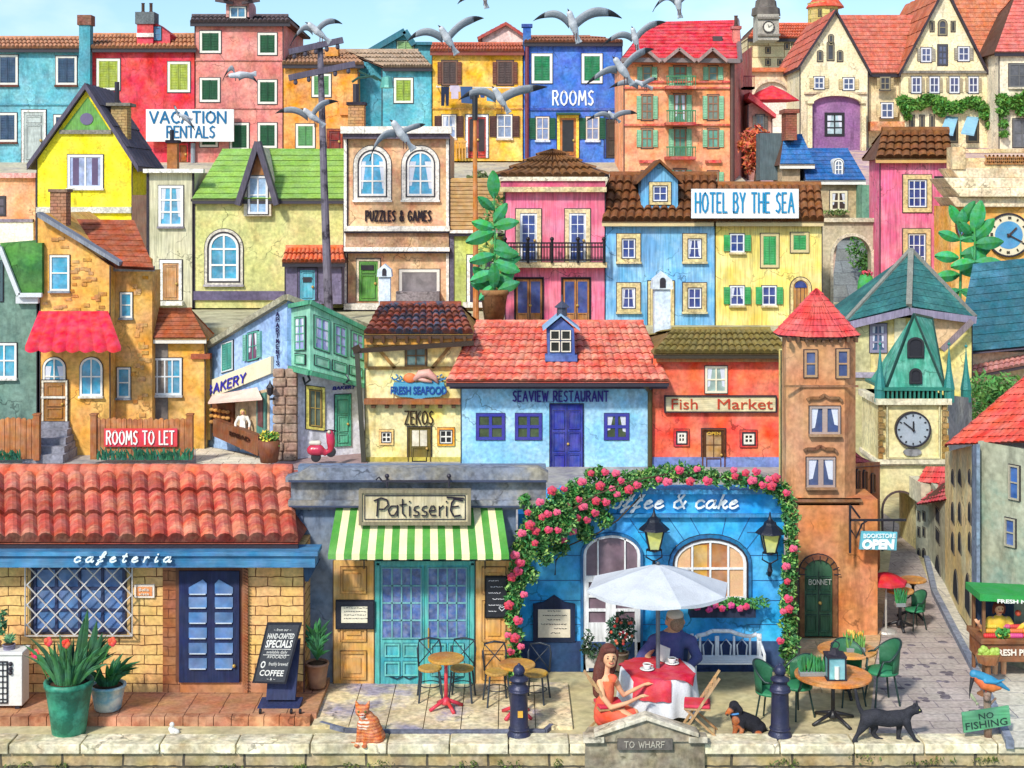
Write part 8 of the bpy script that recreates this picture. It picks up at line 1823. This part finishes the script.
obj('body',m,M('#24242c','fur',spots=(sp(q(728,711,-.1),.085,'#b8642c'),sp(q(735,730,-.1),.13,'#b8642c'),sp(q(741,731,-.13),.09,'#b8642c'),sp(q(757,732,-.14),.07,'#b8642c'),sp(q(734,718,-.12),.07,'#a85a2a'))),t,vox=.012)
m=MB(); m.tube([q(735,712)+Vector((.1*math.cos(a*PI/8),.1*math.sin(a*PI/8),.015*math.cos(a*PI/8))) for a in range(17)],.016,6); obj('collar',m,M('#3a8ad0','paint'),t,True)
obj('eye',MB().ball(q(731.5,704.5,-.11),.013),M('#1a1210','glass'),t,True); obj('nose',MB().ball(q(726,711.5,-.15),.018),M('#101014','paint'),t,True)
# kingfisher
d=22.66; q=lambda x,y,o=0: P(x,y,d)+Vector((0,o,0)); t=thing('kingfisher','blue and orange kingfisher holding a fish on the branch post','bird',q(988,690))
m=MB(); m.caps([q(977,679),q(984,684),q(992,687),q(1000,688)],[.06,.09,.08,.03]); m.ball(q(975,677),(.075,.065,.065)); obj('body',m,M('#e8702c','paint'),t,vox=.01)
m=MB(); m.caps([q(974,674,.0),q(980,676,0),q(990,680,0),q(1000,684,0),q(1009,690,0)],[.07,.075,.075,.045,.02]); m.caps([q(984,680,-.07),q(994,681,-.06),q(1004,679,-.03)],[.035,.03,.01]); obj('back_and_wings',m,M('#2f9ac4','paint',two='#1f7aa0'),t,vox=.01)
m=MB(); m.tube([q(972,677,-.03),q(969.5,688,-.04),q(968.5,698,-.04)],[.035,.018,.003],6); obj('beak',m,M('#24242a','paint'),t); m=MB(); m.ball(q(972.5,697,-.03),(.028,.02,.09),rot=Matrix.Rotation(rad(-35),3,'Y')); m.prism([q(975,701,-.03),q(979,703,-.03),q(976,705,-.03)],(0,.01,0)); obj('fish',m,M('#a8b088','paint'),None,True,label='small silvery fish in the kingfisher beak',cat='fish')
obj('eye',MB().ball(q(972.5,677,-.065),.012),M('#101014','glass'),t,True); m=MB(); 
for x in(986,990): m.tube([q(x,689,0),q(x,692,0)],.01,5)
obj('feet',m,M('#d8482c','paint'),t)
# little white bird
d=22.95; q=lambda x,y,o=0: P(x,y,d)+Vector((0,o,0)); t=thing('white_bird','tiny white bird standing on the pavement behind the coping','bird',q(174,732)); m=MB(); m.caps([q(177,732),q(173,731),q(171,729)],[.045,.06,.045]); m.ball(q(172,724.5),.042); m.caps([q(171.5,729),q(172,725)],[.035,.03]); obj('body',m,M('#f0eee6','fur'),t,vox=.01); m=MB(); m.tube([q(170,724.5),q(168,725)],[.012,.003],5); 
for x in(172,175): m.tube([q(x,733),q(x,736)],.007,5)
obj('beak_and_legs',m,M('#d89a40','paint'),t)
# ================================================================ PEOPLE
def hand(parent,wrist,dirv,up,s=.17,col='#e8b088',curl=.35,thumb=1):
    """palm + five fingers as part of a body mesh"""
    dv=Vector(dirv).normalized(); u=Vector(up); u=(u-dv*u.dot(dv)).normalized(); sd_=dv.cross(u); mb=parent; w=Vector(wrist)
    mb.caps([w,w+dv*s*.28,w+dv*s*.48],[s*.16,s*.2,s*.2],n=8)
    for i,(l_,o_) in enumerate(((.42,.17),(.48,.06),(.45,-.06),(.36,-.16))):
        a=w+dv*s*.5+sd_*s*o_; b=a+dv*s*l_*.55-u*s*curl*.12; c=b+(dv*(1-curl)-u*curl).normalized()*s*l_*.5; mb.caps([a,b,c],[s*.065,s*.06,s*.045],n=6)
    a=w+dv*s*.15+sd_*s*.16*thumb; b=a+(dv*.6+sd_*thumb*.8).normalized()*s*.28; c=b+dv*s*.2; mb.caps([a,b,c],[s*.075,s*.065,s*.05],n=6)
SK='#eeb488'
d=22.98; q=lambda x,y,o=0: P(x,y,d)+Vector((0,o,0)); base=Vector((PX(606,d),d,0)); t=thing('person','woman in a sleeveless coral dress with long brown hair sitting at the cafe table','person',base)
m=MB(); hc=q(609.5,656)
m.ball(hc,(.125,.135,.165),n=16,m=12); m.ball(hc+Vector((.01,-.05,-.10)),(.085,.08,.07),n=14); m.caps([q(607.5,664),q(606,674)],[.055,.06]); m.ball(hc+Vector((.02,-.14,-.02)),(.018,.03,.03)); 
m.caps([q(598,678.39,.05),q(606,677.2,0),q(614,678.39,-.05)],[.065,.075,.065],n=12); m.caps([q(606,680.79),q(606,692.75),q(604,703.52),q(605,710.5)],[.125,.12,.12,.15],n=14)
m.caps([q(606,709.5,.08),q(622,709.5,-.0),q(634,711.5,-.08)],[.12,.105,.075],n=12); m.caps([q(606,711.5,-.08),q(621,711.5,-.16),q(632,714.5,-.24)],[.12,.105,.075],n=12)
fz=[Vector((PX(634,d),d-.08,.05)),Vector((PX(630,d),d-.2,.05))]
m.caps([q(634,711.5,-.08),fz[0]],[.07,.045]); m.caps([q(632,714.5,-.24),fz[1]],[.07,.045])
for f_ in fz: m.caps([f_+Vector((-.02,0,-.01)),f_+Vector((.14,-.04,-.02))],[.042,.032])
# arms
m.caps([q(599,679.59,-.05),q(602,692.75,-.2),q(610,702.32,-.24)],[.058,.046,.04]); m.caps([q(610,702.32,-.24),q(626,698.73,-.2),q(640,695.74,-.05)],[.042,.034,.026]); hand(m,q(640,695.14,-.05),(1,.25,.02),(0,0,1),.15,curl=.1)
m.caps([q(615,679.59,.02),q(620,690.36,.05),q(624,696.34,.06)],[.055,.045,.038]); m.caps([q(624,696.34,.06),q(636,691.55,.12),q(646,688.56,.2)],[.038,.032,.025]); hand(m,q(646,688.56,.2),(1,.3,.05),(0,0,1),.15,curl=.1,thumb=-1)
obj('body',m,M(SK,'skin'),t,vox=.011)
m=MB(); m.caps([q(599,677.79,.05),q(606,678.39,0),q(613,677.79,-.05)],[.075,.085,.075],n=12); m.caps([q(606,683.18),q(606,692.75),q(604,702.32),q(605,711.5)],[.138,.134,.14,.185],n=16); m.caps([q(605,711.5,.08),q(620,710.5,0),q(632,712.5,-.08)],[.14,.13,.098],n=14); m.caps([q(605,713.5,-.08),q(619,713.5,-.16),q(630,716.5,-.24)],[.14,.13,.1],n=14); m.caps([q(620,713.5,-.06),q(631,716.5,-.14)],[.12,.09]); m.caps([q(631,714.5,-.08),q(631,721.5,-.1)],[.095,.1]);m.caps([q(629,718.5,-.24),q(629,725.5,-.24)],[.1,.105]); m.ball(q(604,716.5,0),.17)
obj('dress',m,M('#f0663c','cloth',two='#e8583a'),t,vox=.013)
m=MB(); m.ball(hc+Vector((-.015,.035,.035)),(.15,.145,.16),n=16,m=12); m.caps([hc+Vector((-.1,.04,0)),q(600,668,.02),q(598,680.79,.0),q(598,692.75,.0),q(600,699.93,0)],[.08,.1,.1,.085,.03]); m.caps([hc+Vector((.05,.06,0)),q(611,668,.1),q(606,680.79,.1)],[.1,.1,.09]); m.caps([hc+Vector((-.06,-.09,.11)),hc+Vector((.05,-.1,.12))],[.045,.045]); m.caps([hc+Vector((-.1,-.06,.08)),hc+Vector((-.125,-.04,-.05))],[.04,.03]); m.caps([hc+Vector((.1,-.05,.08)),hc+Vector((.12,-.02,-.0))],[.04,.03])
obj('hair',m,M('#6a3a30','fur',va=.2),t,vox=.013)
for s_ in(-1,1): obj('eye',MB().ball(hc+Vector((.012+s_*.046,-.127,-.0)),(.013,.008,.017)),M('#2a1a18','glass'),t,True); obj('eyebrow',MB().bar(hc+Vector((.012+s_*.03,-.13,.035)),hc+Vector((.012+s_*.062,-.118,.038)),.007),M('#5a3028','paint'),t)
m=MB(); m.tube([hc+Vector((.02+x*.04,-.145+.016*abs(x),-.083+.016*x*x)) for x in(-1,-.5,0,.5,1)],.008,6); obj('mouth',m,M('#c8403c','paint'),t,True)
# man from behind in a blue jacket
d=24.55; q=lambda x,y,o=0: P(x,y,d)+Vector((0,o,0)); t=thing('person','grey-haired man in a blue jacket seated with his back to the viewer behind the table','person',Vector((PX(668,d),d,0)))
m=MB(); hc=q(675,621); m.ball(hc,(.14,.16,.185),n=16,m=12); m.caps([q(675,626),q(673,635)],[.09,.09]); m.caps([q(655,640),q(672,636),q(690,641)],[.1,.14,.1]); m.caps([q(672,638),q(670,652),q(669,668)],[.19,.2,.2])
for s_,(a,b,c) in((0,((656,641),(646,654),(654,664))),(1,((690,642),(696,655),(684,664)))): m.caps([q(*a),q(*b,-.1),q(*c,-.3)],[.08,.06,.045]); hand(m,q(*c,-.3),(.4 if not s_ else -.4,-1,0),(0,0,1),.16)
m.caps([q(664,668),q(660,668,-.35),Vector((PX(660,d),d-.4,.06))],[.12,.09,.06]); m.caps([q(678,668),q(680,668,-.35),Vector((PX(680,d),d-.4,.06))],[.12,.09,.06])
for x in(-1,1): m.ball(hc+Vector((x*.15,0,-.02)),(.025,.035,.05))
obj('body',m,M('#d8a078','skin'),t,vox=.014)
m=MB(); m.caps([q(654,641),q(672,637),q(691,642)],[.115,.155,.115],n=14); m.caps([q(672,640),q(670,652),q(669,670)],[.215,.235,.235],n=16); m.caps([q(655,641),q(643,654,-.05),q(638,660,-.1)],[.11,.1,.08]); m.caps([q(645,656,-.05),q(652,663,-.25)],[.085,.07]); m.caps([q(691,643),q(697,656,-.08),q(686,663,-.25)],[.1,.09,.065]); m.caps([q(668,633),q(680,633)],[.07,.07]); obj('jacket',m,M('#4a5488','cloth',two='#5f5a94',tsc=3),t,vox=.015)
m=MB(); m.caps([q(664,671),q(660,669,-.35),Vector((PX(660,d),d-.4,.1))],[.14,.11,.08]); m.caps([q(678,671),q(680,669,-.35),Vector((PX(680,d),d-.4,.1))],[.14,.11,.08]); obj('trousers',m,M('#2a2c3a','cloth'),t,vox=.016)
m=MB(); m.ball(hc+Vector((0,.03,.03)),(.155,.16,.175),n=16,m=12); m.ball(hc+Vector((.02,-.08,-.02)),(.13,.1,.14)); obj('hair',m,M('#a08468','fur'),t,vox=.014)
m=MB(); m.ball(hc+Vector((-.0,.0,.11)),(.15,.165,.09)); obj('cap',m,M('#d9cdb8','cloth'),t,vox=.014)
# his chair
t=thing('cafe_chair','grey-brown chair on which the man in the blue jacket sits','chair',Vector((PX(675,24.7),24.7,0))); m=MB(); m.box((PX(660,24.7),24.5,.42),(PX(692,24.7),24.95,.46)); obj('seat',m,M('#8a6a4a','wood'),t)
for x in(661,690):
    for y in(24.52,24.93): obj('leg',MB().bar((PX(x,24.7),y,0),(PX(x,24.7),y,.43),.035),M('#6a4e34','wood'),t)
m=MB(); m.tube([(PX(690,24.7),24.93,.43),(PX(692,24.7),24.98,.95),(PX(664,24.7),24.98,.95),(PX(661,24.7),24.93,.43)],.02,8); obj('backrest',m,M('#8f8f98','metal'),t)
t=obj('newspaper',MB().prism([q(655,652,-.42),q(666,656,-.42),q(668,642,-.36),q(658,638,-.36)],(0,.012,0)),M('#e8e4da','paint'),None,label='folded pale newspaper held by the man in the blue jacket',cat='newspaper')
# small vendors
def small_person(label,x,yt,d,H,shirt,hair,arms,apron=None,zb=None,hat=None):
    b=Vector((PX(x,d),d,PZ(yt,d)-H)); t=thing('person',label,'person',b); z=lambda f: b+Vector((0,0,H*f)); m=MB(); h=H/7.2; m.ball(z(.93),(h*.42,h*.45,h*.5),n=12); m.caps([z(.88),z(.82)],[h*.2,h*.22]); m.caps([z(.80)+Vector((-h*.7,0,0)),z(.8)+Vector((h*.7,0,0))],[h*.27,h*.27]); m.caps([z(.78),z(.62),z(.52)],[h*.5,h*.45,h*.55]); m.ball(z(.925)+Vector((0,-h*.45,0)),h*.08)
    for s_ in(-1,1): 
        a=arms[0 if s_<0 else 1]; e=z(.66)+Vector((s_*h*1.25,-h*.3,0)); w_=b+Vector((a[0]*H,-h*.9,a[1]*H)); m.caps([z(.8)+Vector((s_*h*.75,0,0)),e,w_],[h*.24,h*.2,h*.15]); hand(m,w_,(w_-e),(0,-1,0.1),h*.75)
        m.caps([z(.52)+Vector((s_*h*.3,0,0)),z(.28)+Vector((s_*h*.35,-h*.1,0)),z(.03)+Vector((s_*h*.35,0,0))],[h*.36,h*.25,h*.18])
    obj('body',m,M(SK,'skin'),t,vox=H*.012); m=MB(); m.caps([z(.79)+Vector((-h*.75,0,0)),z(.79)+Vector((h*.75,0,0))],[h*.32,h*.32]); m.caps([z(.78),z(.62),z(.5)],[h*.58,h*.54,h*.62])
    for s_ in(-1,1): a=arms[0 if s_<0 else 1]; e=z(.66)+Vector((s_*h*1.25,-h*.3,0)); w_=b+Vector((a[0]*H,-h*.9,a[1]*H)); m.caps([z(.8)+Vector((s_*h*.75,0,0)),e,e.lerp(w_,.5)],[h*.29,h*.25,h*.22])
    obj('shirt',m,M(shirt,'cloth'),t,vox=H*.013); m=MB(); m.ball(z(.955)+Vector((0,h*.08,0)),(h*.48,h*.46,h*.46)); m.caps([z(.94)+Vector((-h*.42,0,0)),z(.87)+Vector((-h*.42,0.02,0))],[h*.16,h*.12]); m.caps([z(.94)+Vector((h*.42,0,0)),z(.87)+Vector((h*.42,0.02,0))],[h*.16,h*.12]); obj('hair',m,M(hair,'fur'),t,vox=H*.012)
    if apron: m=MB(); m.prism([z(.72)+Vector((-h*.42,-h*.62,0)),z(.72)+Vector((h*.42,-h*.62,0)),z(.42)+Vector((h*.6,-h*.68,0)),z(.42)+Vector((-h*.6,-h*.68,0))],(0,h*.06,0)); obj('apron',m,M(apron,'cloth'),t)
    m=MB()
    for s_ in(-1,1): m.ball(z(.935)+Vector((s_*h*.16,-h*.43,0)),h*.055,n=8,m=6)
    obj('eyes',m,M('#2a1a18','glass'),t,True); m=MB(); m.tube([z(.895)+Vector((x_*h*.14,-h*.43,h*.03*x_*x_)) for x_ in(-1,0,1)],h*.035,5); obj('mouth',m,M('#b83a3a','paint'),t)
    return t
small_person('cheerful stallholder in yellow shirt and green apron, hands raised behind the produce',999,602,25.55,1.55,'#f0c840','#7a3a24',((-.27,.78),(.33,.86)),apron='#3f9a4a')
small_person('tiny fair-haired baker in a white apron behind the bakery counter',243,409,42.0,1.2,'#f2ece0','#e8c860',((-.16,.5),(.16,.5)),apron='#f6f2ea')
for k in range(1):
    f=MB(); f.ball(P(1018,613,25.3),.055,n=10); obj('apple',f,M('#d8402c','paint'),None,True,label='red apple held up by the stallholder',cat='apple')
# shoe-print stones scattered on the street
m=MB()
for i in range(34):
    x=R.uniform(884,985);y=R.uniform(634,712)
    if x<880+ (690-y)*.1 or x>930+(y-600)*.5: continue
    c=gp(x,y,.006); m.ball(c,(R.uniform(.05,.1),R.uniform(.05,.09),.012),n=8,m=4)
st('cobbles',m,M('#7a7078','stone'))
